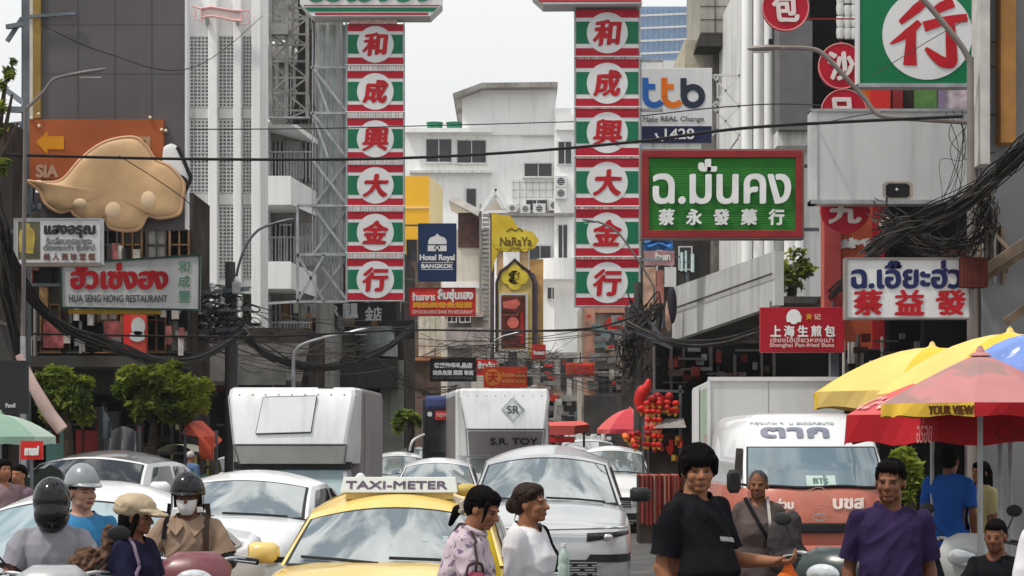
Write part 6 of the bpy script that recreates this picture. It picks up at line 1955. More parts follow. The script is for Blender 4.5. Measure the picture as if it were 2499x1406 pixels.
# taxi
P = dict(SED, zf=0.78, zc=0.905, zb=0.93, zr=1.30, yc=1.0, yrf=1.75, yrr=3.0, wt=0.66, wb=0.80, crown=0.115, gt=0.84, bulge=0.26, my=0.05, mo=0.17)
root, front, roof, fr, face = car('taxi', 'yellow taxi with a white roof sign in the middle foreground', 914, 13.4, math.radians(-1.8), P, YPAINT, group=None, cat='taxi')
sm = MB()
p0 = roof(0.5, 0.10)
sm.add([(-0.44, p0.y - 0.04, p0.z), (0.44, p0.y - 0.04, p0.z), (0.44, p0.y + 0.16, p0.z), (-0.44, p0.y + 0.16, p0.z), (-0.42, p0.y + 0.03, p0.z + 0.115), (0.42, p0.y + 0.03, p0.z + 0.115), (0.42, p0.y + 0.10, p0.z + 0.115), (-0.42, p0.y + 0.10, p0.z + 0.115)],
       [(3, 2, 1, 0), (4, 5, 6, 7), (0, 1, 5, 4), (1, 2, 6, 5), (2, 3, 7, 6), (3, 0, 4, 7)])
sg_ = sm.build('roof_sign', M('roof_sign_white', (0.52, 0.54, 0.50), 0.4, var=0.06), root, bevel=0.008)
sl = lambda p: (p[0], p0.y - 0.046 + 0.61 * (p[2] - p0.z), p[2])
m = MB()
put_text(m, 'TAXI-METER', -0.40, 0.36, p0.z + 0.028, p0.z + 0.088, 0, 0.003, tf=sl)
m.build('lettering', M('lettering_mauve', (0.26, 0.20, 0.28), 0.5, var=0.3), sg_)
MB().box(-0.40, 0.40, p0.y + 0.0, p0.y + 0.12, p0.z - 0.05, p0.z + 0.002).build('sign_foot', YPAINT, sg_)
MB().ell((0.50, p0.y + 0.06, p0.z + 0.02), (0.10, 0.08, 0.05)).build('beacon', M('amber_dome', (0.45, 0.33, 0.10), 0.4), sg_, smooth=True)
m = MB()
for a in (0.25, 0.5, 0.75):
    m.box(-0.1 + a, -0.05 + a, 0, 0.01, 0, 0.01)
MB().add([fr(0.66, 0.42) + Vector((0, -0.004, 0)), fr(0.80, 0.42) + Vector((0, -0.004, 0)), fr(0.80, 0.54) + Vector((0, -0.004, 0)), fr(0.66, 0.54) + Vector((0, -0.004, 0))], [(0, 1, 2, 3)]).build('permit_sticker', M('pale_aqua_sticker', (0.35, 0.42, 0.42), 0.3), root)
jt = MB()
jt.tube([roof(q / 10, 0.30) + Vector((0, 0, 0.004)) for q in range(1, 10)], 0.006, 5)
jt.build('roof_seam', M('taxi_seam', (0.30, 0.20, 0.03), 0.5), root)

# white suv, centre
P = dict(SUV, W=1.78, wt=0.66, wb=0.80, zf=0.97, yc=1.0, yrf=1.85, lamp=(0.42, 0.85, 0.78, 0.87), lens=CGLASSD, grille=(0.0, 0.55, 0.70), gt=0.90, mo=0.24, mirmat=TRIM, crown=0.085, bulge=0.24)
P['grille'] = (0.52, 0.40, 0.60)
root, front, roof, fr, face = car('suv', 'silver white suv with slim headlights behind the two walking women', 1330, 20.6, math.radians(-1.5), P, SPAINT, cat='suv')
m = MB()
for sg in (1, -1):
    m.tube([face(sg * q, 0.905 + 0.02 * (q / 0.85), 0.02) for q in [0.0, 0.2, 0.4, 0.6, 0.75, 0.84]], 0.014, 6)
m.build('light_bar', CHROME, root, smooth=True)
for sg in (1, -1):
    vt = MB().grid(lambda q, v: face(sg * lerp(0.45, 0.87, q), lerp(0.575, 0.655, v), 0.02), 10, 2, sg < 0)
    vt.grid(lambda q, v: face(sg * (lerp(0.20, 0.46, q) + 0.07 * v), lerp(0.34, 0.655, q), 0.021), 10, 2, sg < 0)
    vt.build('bumper_vent', TRIM, root)
m = MB()
for i in range(7):
    for k in range(4):
        x, z_ = -0.45 + i * 0.15 + (0.075 if k % 2 else 0), 0.41 + k * 0.045
        m.beam((x - 0.05, -0.03, z_), (x + 0.05, -0.03, z_), 0.014)
m.build('grille_bar', CHROME, root)

# white sedan on the left
P = dict(SED, zf=0.88, zc=1.04, zb=1.04, zr=1.385, W=1.78, wt=0.68, yc=1.1, yrf=1.9, my=0.2, mo=0.20, zd=1.08)
car('sedan', 'white sedan with reflective windscreen between delivery rider and yellow taxi', 462, 18.6, math.radians(-7), P, WPAINT)
# near white car at the left edge
P = dict(SED, zf=0.80, zc=0.86, zb=0.90, zr=1.33, W=1.8, wmat=CGLASSB, yc=1.0, yrf=1.75, crown=0.09)
car('hatchback', 'nearest white car at the left edge hidden behind the black helmeted rider', 0, 13.5, math.radians(-5), P, WPAINT)
# dark windscreen suv behind it
P = dict(SUV, zc=1.16, zb=1.16, zr=1.57, zf=1.0, wmat=M('smoky_windscreen', (0.03, 0.033, 0.03), 0.05, ior=1.75, var=0.3))
car('suv', 'white suv with smoky windscreen and dark roof behind the helmeted riders', 92, 22.5, math.radians(-7), dict(P, roofmat=GPAINT), WPAINT, cat='suv')
# sedans further back
car('sedan', 'white sedan roof seen behind the yellow taxi and under the toy truck', 1058, 37, 0, dict(SED, zr=1.36, W=1.7), WPAINT)
car('sedan', 'small far white car beside the grey delivery box', 958, 47, 0, dict(SED, zr=1.42, W=1.75), WPAINT)
car('sedan', 'silver car with dark rear pillar right behind the white suv', 1490, 39.5, math.radians(-3), dict(SED, zr=1.58, zc=1.12, zb=1.12, W=1.74), WPAINT)
car('hatchback', 'silver car half hidden behind the second truck in the far traffic', 1400, 46, 0, dict(SED, zr=1.56, zc=1.2, zb=1.2, W=1.75), SPAINT)
r2, *_ = car('van', 'far white van with a cluttered roof rack near the red awning', 1442, 52, 0, dict(SUV, zr=1.78, W=1.75), WPAINT, cat='van')
m = MB()
for i in range(9):
    x = -0.6 + i * 0.14
    m.box(x, x + R.uniform(0.08, 0.14), 2.0, 2.8, 1.80, 1.88 + R.uniform(0, 0.12))
m.build('roof_rack', CLEANW, r2, bevel=0.02)
car('sedan', 'distant white car at the far left kerb beyond the tuk-tuk', 565, 52, 0, dict(SED), WPAINT)
car('pickup', 'distant dark car below the dark bus in the far centre lane', 1010, 60, 0, dict(SED, zr=1.5), GPAINT)

# delivery truck with big grey overhanging box
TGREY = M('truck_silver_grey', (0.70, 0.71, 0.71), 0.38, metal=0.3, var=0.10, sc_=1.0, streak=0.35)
TGREYD = M('truck_side_grey', (0.22, 0.20, 0.20), 0.45, metal=0.2, var=0.15, sc_=1.0, streak=0.3)  # darker copy of the silver, side shade put into the colour
TBOUNCE = M('truck_bounce_cream', (0.58, 0.55, 0.50), 0.5, var=0.08, streak=0.2)  # cream tint paints warm light bounced onto the lower nose
d = 28.0
k = d / F
z = lambda py: Z(py, d)
root = thing('delivery_truck', 'delivery truck with big silver overhanging box and square hatch on its nose', 'truck', (X(712, d), d, 0), math.radians(-1.5), 'delivery trucks with over-cab boxes')
Wt = 1.80
def over_cab_box(root, Wt, z, zb_, zm, zt, depth, body_mat, off=0.0):
    """body behind the cab plus a nose that narrows downwards over it"""
    b = MB()
    b.prism_x([(0.66 + off, 0.78), (0.66 + off, z(zt) - 0.02), (0.80 + off, z(zt)), (depth, z(zt)), (depth, 0.78)], -Wt / 2 - 0.02, Wt / 2 + 0.02)
    bx = b.build('cargo_box', body_mat, root, bevel=0.05)
    b = MB()
    rg = []
    for py, y, w, wb in ((zb_, -0.02, 0.80, 0.97), (zb_ - 8, -0.045, 0.815, 0.97), (zm + 4, -0.17, 0.85, 0.98), (zm - 2, -0.18, 0.86, 0.98), (lerp(zm, zt, 0.5), -0.09, 0.92, 0.985), (zt + 22, 0.0, 0.965, 0.99), (zt + 6, 0.05, 0.955, 0.985), (zt, 0.13, 0.91, 0.95)):
        h = Wt / 2
        rg.append([(-w * h, y + 0.04, z(py)), (-w * h + 0.05, y, z(py)), (w * h - 0.05, y, z(py)), (w * h, y + 0.04, z(py)), (wb * h, 0.67 + off, z(py)), (-wb * h, 0.67 + off, z(py))])
    b.rings(rg)
    b.build('nose', TGREY, bx, smooth=True, ang=22)
    for sg in (-1, 1):
        MB().tube([(sg * Wt / 2 * w + 0.004 * sg, y + 0.03, z(py)) for py, y, w, wb in ((zb_, -0.02, 0.80, 0), (zm, -0.18, 0.855, 0), (lerp(zm, zt, 0.5), -0.09, 0.92, 0), (zt + 22, 0.0, 0.965, 0))], 0.012, 6).build('edge_strip', STEEL, bx)
    rv = MB()
    for i in range(9):
        rv.ell(((-0.8 + 0.2 * i) * Wt / 2, lerp(0.02, 0.0, 0.5) - 0.005, z(zt + 18)), (0.012, 0.008, 0.012), None, 8, 6)
    rv.build('rivet', STEEL, bx)
    for sg in (-1, 1):
        x = sg * (Wt / 2 + 0.026)
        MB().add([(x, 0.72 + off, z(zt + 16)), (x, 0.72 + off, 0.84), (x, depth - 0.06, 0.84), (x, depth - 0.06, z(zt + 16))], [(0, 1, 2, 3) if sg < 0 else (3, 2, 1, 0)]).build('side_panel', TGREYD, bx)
    return bx
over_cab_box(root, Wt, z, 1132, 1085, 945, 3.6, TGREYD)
def nz_(px, py):                                          # a point on the sloping nose
    t = (1085 - py) / 120
    return ((px - 708) * k, -0.19 + 0.18 * t, z(py))
hp = [nz_(625, 1058), nz_(758, 1054), nz_(769, 967), nz_(640, 970)]
ht = MB().add([(p[0], p[1] - 0.03, p[2]) for p in hp] + [(p[0], p[1] + 0.03, p[2]) for p in hp], [(0, 1, 2, 3), (0, 4, 5, 1), (1, 5, 6, 2), (2, 6, 7, 3), (3, 7, 4, 0)]).build('hatch', TGREY, root)
m = MB()
for i in range(4):
    a, c = hp[i], hp[(i + 1) % 4]
    m.tube([(a[0], a[1] - 0.012, a[2]), (c[0], c[1] - 0.012, c[2])], 0.018 if i == 0 else 0.01, 6)
m.build('seal', TRIM, ht)
m = MB()
m.tube([((px - 708) * k, -0.188, z(1086)) for px in (573, 843)], 0.008, 6)
m.build('panel_seam', TRIM, root)
MB().box((770 - 708) * k, (808 - 708) * k, 0.09, 0.12, z(952), z(945)).build('vent', TRIM, root)
MB().add([((575 - 708) * k, -0.179, z(1090)), ((841 - 708) * k, -0.179, z(1090)), ((833 - 708) * k, -0.034, z(1131)), ((583 - 708) * k, -0.034, z(1131))], [(0, 3, 2, 1)]).build('lower_nose', TBOUNCE, root)
P = dict(SED, W=1.72, L=3.0, zf=1.0, zc=1.05, zb=1.15, zr=1.44, yc=0.0, yrf=0.45, yrr=1.2, yrb=1.3, crown=0.03)
cab = MB()
cab.box(-0.84, 0.84, -0.35, 1.2, 0.35, 0.98)
cab.add([(-0.80, -0.30, 0.98), (0.80, -0.30, 0.98), (0.74, 0.10, 1.44), (-0.74, 0.10, 1.44), (-0.80, 1.2, 0.98), (0.80, 1.2, 0.98), (0.74, 1.2, 1.44), (-0.74, 1.2, 1.44)], [(0, 1, 2, 3), (1, 5, 6, 2), (4, 0, 3, 7), (3, 2, 6, 7)])
cab.build('cab', WPAINT, root, bevel=0.04)
ws = MB().add([(-0.74, -0.315, 1.0), (0.74, -0.315, 1.0), (0.685, 0.055, 1.42), (-0.685, 0.055, 1.42)], [(0, 1, 2, 3)]).build('windscreen', M('pale_blue_windscreen', (0.26, 0.34, 0.36), 0.06, ior=1.8, var=0.1), root)
MB().tube([(-0.70, -0.34, 1.01), (0.0, -0.335, 1.03), (0.70, -0.33, 1.03)], 0.014, 6).build('wiper', TRIM, ws)
MB().box(-0.80, 0.80, 0.02, 0.30, 1.40, z(1133) + 0.03).build('roof_gap', TRIM, root)
for sg in (-1, 1):
    mi = MB().ell((sg * 0.95, -0.1, 1.22), (0.09, 0.05, 0.14)).build('mirror', WPAINT, root, smooth=True)
    MB().beam((sg * 0.78, 0.0, 1.22), (sg * 0.92, -0.08, 1.22), 0.03).build('stalk', TRIM, mi)
    MB().box(sg * 0.60 - 0.15, sg * 0.60 + 0.15, -0.37, -0.35, 0.74, 0.90).build('headlight', LENS, root, bevel=0.01)
    wheel(root, sg * 0.72, 0.35, 0.33)
    wheel(root, sg * 0.76, 2.9, 0.36)
MB().box(-0.4, 0.4, -0.37, -0.35, 0.70, 0.88).build('grille', TRIM, root)
MB().box(-0.85, 0.85, -0.42, -0.30, 0.40, 0.58).build('bumper', TGREYD, root, bevel=0.03)

# second truck with diamond emblem
d = 41.0
k = d / F
z = lambda py: Z(py, d)
root = thing('delivery_truck', 'silver delivery truck with a diamond emblem and toy shop lettering on its nose', 'truck', (X(1232, d), d, 0), math.radians(5), 'delivery trucks with over-cab boxes')
Wt = 1.86
over_cab_box(root, Wt, z, 1112, 1048, 948, 4.2, TGREY)
MB().add([((1133 - 1225) * k, -0.178, z(1053)), ((1317 - 1225) * k, -0.178, z(1053)), ((1312 - 1225) * k, -0.034, z(1111)), ((1138 - 1225) * k, -0.034, z(1111))], [(0, 3, 2, 1)]).build('lower_nose', TGREYD, root)
m = MB()
dm = lambda r: [((1244 - 1225) * k + r * k * a, z(1000) + r * k * 1.06 * b) for a, b in ((1, 0), (0, 1), (-1, 0), (0, -1), (1, 0))]
tlt = lambda p: (p[0], -0.225 + 0.19 * (p[2] - z(1046)) / (z(965) - z(1046)), p[2])
for r_, w_ in ((27, 3.0), (21, 1.4)):
    q = MB().ribbon(dm(r_), w_ * k, 0)
    m.add([tlt(p) for p in q.v], q.f)
put_text(m, 'SR', (1229 - 1225) * k, (1259 - 1225) * k, z(1010), z(990), 0, 0.006, tf=tlt)
m.build('diamond_emblem', M('grey_emblem', (0.20, 0.25, 0.25), 0.5), root)
m = MB()
tl2 = lambda p: (p[0], -0.205 + 0.15 * (z(1053) - p[2]) / (z(1053) - z(1112)) - 0.004, p[2])
put_text(m, 'S.R. TOY', (1188 - 1225) * k, (1304 - 1225) * k, z(1086), z(1069), 0, 0.006, tf=tl2)
m.build('lettering', M('lettering_dim_black', (0.05, 0.045, 0.045), 0.5), root)
m = MB()
m.tube([((px - 1225) * k, -0.186, z(1048)) for px in (1130, 1320)], 0.010, 6)
m.build('panel_seam', TRIM, root)
cab = MB()
cab.box(-0.82, 0.82, 0.0, 1.2, 0.35, 0.98)
cab.add([(-0.78, 0.02, 0.98), (0.78, 0.02, 0.98), (0.72, 0.35, z(1113)), (-0.72, 0.35, z(1113)), (-0.78, 1.2, 0.98), (0.78, 1.2, 0.98), (0.72, 1.2, z(1113)), (-0.72, 1.2, z(1113))], [(0, 1, 2, 3), (1, 5, 6, 2), (4, 0, 3, 7), (3, 2, 6, 7)])
cab.build('cab', WPAINT, root, bevel=0.04)
MB().add([(-0.72, 0.0, 1.0), (0.72, 0.0, 1.0), (0.67, 0.31, 1.44), (-0.67, 0.31, 1.44)], [(0, 1, 2, 3)]).build('windscreen', CGLASS, root)
MB().box(-0.4, 0.4, -0.02, 0.0, 0.70, 0.88).build('grille', TRIM, root)
for sg in (-1, 1):
    MB().box(sg * 0.60 - 0.15, sg * 0.60 + 0.15, -0.02, 0.0, 0.74, 0.90).build('headlight', LENS, root, bevel=0.01)
    wheel(root, sg * 0.72, 0.6, 0.33)
    wheel(root, sg * 0.76, 3.3, 0.36)

# dark bus
d = 45.0
u = U('bus', 'dark bus with a blue roof and red destination strip behind the toy truck', 'bus', 1070, ground_z(d), d)
g = ground_z(d)
u.box('body', (1030, 972, 1160, g - 14), 0, 8, M('bus_black', (0.02, 0.02, 0.025), 0.4, var=0.3, coat=0.3), bevel=0.06)
u.box('roof', (1036, 966, 1155, 1000), -0.04, 7.8, M('bus_blue', (0.06, 0.08, 0.20), 0.4, var=0.2), bevel=0.08)
MB().box(u.x(1036), u.x(1155), -0.03, 0.0, u.z(1104), u.z(1034)).build('windscreen', CGLASSD, u.root)
s_ = u.box('destination_strip', (1062, 1003, 1112, 1025), -0.08, -0.03, REDB)
u.text('กรุงเทพ', (1066, 1008, 1108, 1021), -0.09, M('lettering_pink', (0.70, 0.45, 0.42)), 0.5, parent=s_)
MB().disc(u.x(1049), u.z(1011), 6 * u.k, -0.045, 16).build('round_emblem', CLEANW, u.root)
for a in (1045, 1140):
    MB().box(u.x(a - 8), u.x(a + 8), -0.03, 0.0, u.z(1180), u.z(1165)).build('headlight', LENS, u.root)
for sg in (-1, 1):
    wheel(u.root, u.x(1095) + sg * 0.45, 1.2, 0.45)
    wheel(u.root, u.x(1095) + sg * 0.45, 6.4, 0.45)
m = MB()
m.tube(spline([u.p(1036, 1060, 0), u.p(1010, 1075, -0.3), u.p(1002, 1100, -0.3)], 5), 0.03, 6)
m.build('mirror_arm', WPAINT, u.root)

# box truck on the right
d = 31.0
u = U('box_truck', 'tall pale grey box truck with open white cab behind the red and white van', 'truck', 1850, ground_z(d), d, yaw=math.radians(-2))
g = ground_z(d)
BX = M('box_pale_grey', (0.60, 0.61, 0.585), 0.5, metal=0.1, var=0.07, sc_=0.7, streak=0.25)
u.box('cargo_box', (1730, 928, 2060, 1290), 0, 4.6, BX, bevel=0.02)
m = MB()
m.box(u.x(1728), u.x(2064), -0.03, 0.05, u.z(930), u.z(920))
m.box(u.x(1726), u.x(1734), -0.03, 0.03, u.z(1290), u.z(928))
m.build('edge_rail', CLEANW, u.root)
m = MB().box(u.x(1875) - 0.004, u.x(1875) + 0.004, -0.006, 0, u.z(1290), u.z(930))
m.build('panel_seam', CONC, u.root)
m = MB()
x = u.x(1730) - 0.006
m.add([(x, 0.15, u.z(945)), (x, 2.2, u.z(945)), (x, 2.2, u.z(1280)), (x, 0.15, u.z(1280))], [(0, 1, 2, 3)])
m.build('side_panel', M('green_tinted_panel', (0.36, 0.46, 0.36), 0.5, var=0.2, streak=0.2), u.root)
m = MB()
m.add([(x - 0.01, 2.3, u.z(935)), (x - 0.01, 4.5, u.z(935)), (x - 0.01, 4.5, u.z(1290)), (x - 0.01, 2.3, u.z(1290))], [(0, 1, 2, 3)])
m.build('side_panel', CLEANW, u.root)
m = MB()
m.add([(x - 0.004, 0.15, u.z(1060)), (x - 0.004, 0.9, u.z(1060)), (x - 0.004, 0.9, u.z(1150)), (x - 0.004, 0.15, u.z(1150))], [(0, 1, 2, 3)])
m.build('pink_patch', M('faded_pink_patch', (0.42, 0.26, 0.24), 0.6), u.root)
q_ = 29.4 / F
ux, uz = u.x, u.z
u.x = lambda px: (px - CX) * q_ - u.root.location.x
u.z = lambda py: HC + (HY - py) * q_ - u.root.location.z
cb = MB()
poly = [(1766, 1340), (1764, 1068), (1770, 1050), (1786, 1044), (2010, 1044), (2026, 1052), (2034, 1340)]
cb.prism([(u.x(a), u.z(b)) for a, b in poly][::-1], -1.6, -0.12)
cab = cb.build('cab', WPAINT, u.root, bevel=0.04)
dw = MB().prism([(u.x(a), u.z(b)) for a, b in [(1784, 1160), (1782, 1072), (1790, 1062), (1836, 1060), (1840, 1168), (1800, 1172)]][::-1], -1.63, -1.58)
dw.build('door_window', CGLASSD, cab)
MB().prism([(u.x(a), u.z(b)) for a, b in [(1785, 1084), (1785, 1072), (1791, 1064), (1836, 1062), (1836, 1084)]][::-1], -1.635, -1.63).build('sun_strip', M('teal_sun_strip', (0.06, 0.20, 0.18), 0.3), cab)
MB().prism([(u.x(a), u.z(b)) for a, b in [(1846, 1168), (1846, 1062), (2010, 1062), (2020, 1168)]][::-1], -1.63, -1.58).build('windscreen', CGLASS, cab)
mi = MB().rings([[(u.x(1788) + a * w, y, u.z(1196) + b * h) for a, b in ((-1, -0.3), (-0.8, -0.9), (0.8, -0.9), (1, -0.4), (0.9, 0.8), (0.3, 1), (-0.7, 0.8))] for y, w, h in ((-2.06, 0.06, 0.06), (-2.02, 0.15, 0.13), (-1.92, 0.165, 0.15), (-1.86, 0.15, 0.14))]).build('mirror', TRIM, u.root, smooth=True, ang=50)
MB().tube(spline([(u.x(1800), -1.9, u.z(1205)), (u.x(1815), -1.9, u.z(1225)), (u.x(1835), -1.7, u.z(1240))], 4), 0.02, 6).build('stalk', TRIM, mi)
MB().box(u.x(1775), u.x(2028), -1.7, -1.55, u.z(1345), u.z(1300)).build('bumper', TGREYD, u.root, bevel=0.03)
u.x, u.z = ux, uz
for sg in (-1, 1):
    wheel(u.root, u.x(1900) + sg * 0.68, -0.8, 0.35)
    wheel(u.root, u.x(1895) + sg * 0.80, 3.2, 0.4)

# passenger van, white over red
d = 24.4
u = U('passenger_van', 'high roofed passenger van, white above and faded red below, on the right', 'van', 2000, ground_z(d), d)
k = u.k
VR = M('van_faded_red', (0.50, 0.15, 0.10), 0.35, var=0.12, sc_=1.2, coat=0.3, streak=0.1)
def van_ring(z, w, yf, bow):
    pts = []
    for i in range(41):
        s_ = -1 + 2 * i / 40
        pts.append((s_ * w, yf + bow * abs(s_) ** 3.2, z))
    return pts + [(w, 4.8, z), (-w, 4.8, z)]
zz = lambda py: u.z(py)
lv = [(zz(1375), 0.80, 0.04, 0.25), (zz(1340), 0.86, -0.02, 0.26), (zz(1290), 0.875, -0.03, 0.26), (zz(1240), 0.875, 0.0, 0.26), (zz(1200), 0.87, 0.06, 0.26), (zz(1192), 0.868, 0.09, 0.26)]
MB().rings([van_ring(*q) for q in lv]).build('lower_body', VR, u.root, smooth=True, ang=50)
lv2 = [(zz(1192) + 0.001, 0.865, 0.10, 0.26), (zz(1140), 0.845, 0.30, 0.26), (zz(1090), 0.815, 0.52, 0.27), (zz(1050), 0.78, 0.68, 0.30), (zz(1024), 0.735, 0.84, 0.32), (zz(1010), 0.66, 1.02, 0.34), (zz(1004), 0.50, 1.3, 0.3)]
MB().rings([van_ring(*q) for q in lv2]).build('upper_body', WPAINT, u.root, smooth=True, ang=50)
def vsurf(s_, t):                                          # windscreen surface
    z_ = lerp(zz(1192) + 0.001, zz(1090), t)
    z0, w0, y0, b0 = lv2[0 if t < 0.51 else 1]
    z1, w1, y1, b1 = lv2[1 if t < 0.51 else 2]
    q = (z_ - z0) / (z1 - z0)
    return Vector((s_ * lerp(w0, w1, q), lerp(y0, y1, q) + lerp(b0, b1, q) * abs(s_) ** 3.2 - 0.016, z_))
ws = MB().grid(lambda a, v: vsurf(lerp(-0.965, 0.965, a), lerp(0.0, 1.0, v)), 40, 8).build('windscreen', TRIM, u.root, smooth=True)
MB().grid(lambda a, v: vsurf(lerp(-0.94, 0.94, a), lerp(0.05, 0.97, v)) + Vector((0, -0.008, 0)), 40, 8).build('glass', M('van_blue_windscreen', (0.12, 0.17, 0.20), 0.05, ior=1.8, var=0.15), ws, smooth=True)
MB().tube([vsurf(lerp(-0.9, 0.93, q / 12), 0.03 + 0.02 * math.sin(q)) + Vector((0, -0.02, 0)) for q in range(13)], 0.018, 6).build('wiper', TRIM, ws)
def vtext(body, b, mat, bold, ring, name='lettering', off=0.012):
    m = MB()
    def tf(p):
        x, z_ = p[0], p[2]
        tab = lv if ring == 0 else lv2
        for (z0, w0, y0, b0), (z1, w1, y1, b1) in zip(tab, tab[1:]):
            if z0 <= z_ <= z1 or (z1, w1, y1, b1) == tab[-1]:
                t = (z_ - z0) / (z1 - z0)
                w, yf, bo = lerp(w0, w1, t), lerp(y0, y1, t), lerp(b0, b1, t)
                return (x, yf + bo * min(1, abs(x / w)) ** 3.2 - off + p[1], z_)
        return (x, 0, z_)
    put_text(m, body, u.x(b[0]), u.x(b[2]), u.z(b[3]), u.z(b[1]), 0, bold * k, 0.6, 0, 0, tf)
    return m.build(name, mat, u.root)
vtext('ตาก', (1874, 1040, 2044, 1070), M('lettering_slate', (0.18, 0.19, 0.24), 0.5), 4.0, 1)
vtext('กรุงเทพ ฯ  ม สะดวกสบาย', (1854, 1028, 2060, 1038), M('lettering_pale_slate', (0.36, 0.38, 0.40), 0.5), 0.5, 1)
vtext('รถร่วม', (1866, 1216, 1938, 1244), M('lettering_pale_peach', (0.72, 0.60, 0.55), 0.5), 2.2, 0)
vtext('บขส', (2032, 1214, 2112, 1244), M('lettering_pale_peach', (0.72, 0.60, 0.55), 0.5), 2.6, 0)
m = MB()
for rr in (17, 25):
    m.ribbon([(u.x(1996) + rr * k * math.cos(a * 0.2), u.z(1214) + rr * k * math.sin(a * 0.2)) for a in range(33)], 1.6 * k, -0.02)
for a in range(6):
    m.ribbon([(u.x(1996 + 25 * math.cos(a * 1.047) * 1.1), u.z(1214 - 25 * math.sin(a * 1.047))), (u.x(1996 + 40 * math.cos(a * 1.047 + 0.4)), u.z(1214 - 26 * math.sin(a * 1.047 + 0.4)))], 1.6 * k, -0.022)
m.v = [(p[0], p[1] - 0.025, p[2]) for p in m.v]
m.build('wheel_emblem', M('emblem_faint_pink', (0.60, 0.32, 0.26), 0.5), u.root)
m = MB().ribbon([(u.x(1998) + 16 * k * math.cos(a * 0.2), u.z(1262) + 8 * k * math.sin(a * 0.2)) for a in range(33)], 3 * k, -0.06)
m.ribbon([(u.x(1998) + 5 * k * math.cos(a * 0.2), u.z(1263) + 8 * k * math.sin(a * 0.2)) for a in range(33)], 2 * k, -0.061)
m.build('badge', CHROME, u.root)
st = MB().add([vsurf(-0.16, 0.06) + Vector((0, -0.01, 0)), vsurf(0.25, 0.06) + Vector((0, -0.01, 0)), vsurf(0.25, 0.30) + Vector((0, -0.01, 0)), vsurf(-0.16, 0.30) + Vector((0, -0.01, 0))], [(0, 1, 2, 3)]).build('route_card', M('pale_mint_card', (0.42, 0.52, 0.48), 0.4), ws)
m = MB()
def tfc(p):
    q = vsurf(lerp(-0.14, 0.22, p[0]), lerp(0.09, 0.26, p[2]))
    return (q.x, q.y - 0.014, q.z)
put_text(m, 'BTS', 0.2, 0.8, 0.1, 0.9, 0, 0.02, tf=tfc)
m.build('lettering', M('lettering_sea_green', (0.22, 0.34, 0.30), 0.5), st)
MB().box(u.x(1935), u.x(2066), -0.10, -0.02, zz(1300), zz(1276)).build('grille', TRIM, u.root, bevel=0.02)
for sg in (-1, 1):
    MB().rings([[(sg * lerp(0.50, 0.82, q), 0.0 + 0.30 * q ** 2.5 - dy, zc_) for q, zc_ in ((0, zz(1300)), (0.5, zz(1304)), (1, zz(1300)), (1, zz(1278)), (0.5, zz(1274)), (0, zz(1278)))] for dy in (-0.02, 0.06)]).build('headlight', LENS, u.root)
    MB().box(sg * 0.45 - 0.10, sg * 0.45 + 0.10, -0.09, -0.03, zz(1322), zz(1308)).build('fog_lamp', CLEANW, u.root, bevel=0.02)
    wheel(u.root, sg * 0.80, 0.9, 0.34)
    wheel(u.root, sg * 0.80, 3.7, 0.34)
    mi = MB().rings([[(sg * 1.02 + a * w, y, zz(1175) + b * h) for a, b in ((-1, -0.6), (-0.6, -1), (0.6, -1), (1, -0.6), (1, 0.6), (0.6, 1), (-0.6, 1), (-1, 0.6))] for y, w, h in ((-0.06, 0.06, 0.10), (0.0, 0.085, 0.14), (0.06, 0.08, 0.13))]).build('mirror', TRIM, u.root, smooth=True, ang=50)
    MB().beam((sg * 0.85, 0.25, zz(1185)), (sg * 1.0, 0.03, zz(1180)), 0.03).build('stalk', TRIM, mi)
MB().box(-0.87, 0.87, -0.10, 0.2, zz(1372), zz(1330)).build('bumper', VR, u.root, bevel=0.05)
for sg in (-1, 1):
    MB().add([(sg * 0.862, 0.5, zz(1185)), (sg * 0.862, 1.5, zz(1185)), (sg * 0.83, 1.5, zz(1095)), (sg * 0.83, 0.75, zz(1095))], [(0, 1, 2, 3) if sg > 0 else (3, 2, 1, 0)]).build('side_window', CGLASSD, u.root)

# tuk-tuk
d = 42
u = U('tuk_tuk', 'three wheeled tuk-tuk with a cream and yellow canopy under the left tree', 'tuk-tuk', 435, ground_z(d), d)
g = ground_z(d)
MB().grid(lambda a, v: (u.x(lerp(385, 486, a)), lerp(-0.2, 1.6, v), u.z(1104 - 20 * math.sin(math.pi * min(1, a * 1.15)) ** 0.6)), 16, 4).build('canopy', M('cream_vinyl', (0.55, 0.52, 0.40), 0.5, var=0.3), u.root, smooth=True)
u.box('canopy_rim', (385, 1102, 486, 1110), -0.22, -0.16, TRIM)
m = MB()
for a in (390, 480):
    m.beam(u.p(a, 1105, -0.15), u.p(a, 1165, -0.15), 0.04)
    m.beam(u.p(a, 1105, 1.5), u.p(a, 1165, 1.5), 0.04)
m.build('pillar', M('yellow_frame', (0.40, 0.32, 0.08), 0.5), u.root)
u.box('body', (390, 1160, 482, g - 20), -0.1, 1.7, M('teal_tuk_body', (0.02, 0.10, 0.10), 0.4, var=0.3), bevel=0.06)
u.box('yellow_bar', (388, 1150, 470, 1158), -0.2, -0.12, M('yellow_frame', (0.40, 0.32, 0.08)))
u.box('seat', (395, 1120, 475, 1165), 0.9, 1.2, BROWNW, bevel=0.05)
MB().lathe([(0.09, -0.03), (0.10, 0.0), (0.09, 0.03), (0.0, 0.03)], n=14).build('headlight', LENS, u.root).location = u.p(435, 1180, -0.3)
for a, y in ((435, -0.4), (395, 1.2), (475, 1.2)):
    wheel(u.root, u.x(a) if a != 435 else 0.001, y, 0.24, 0.12)

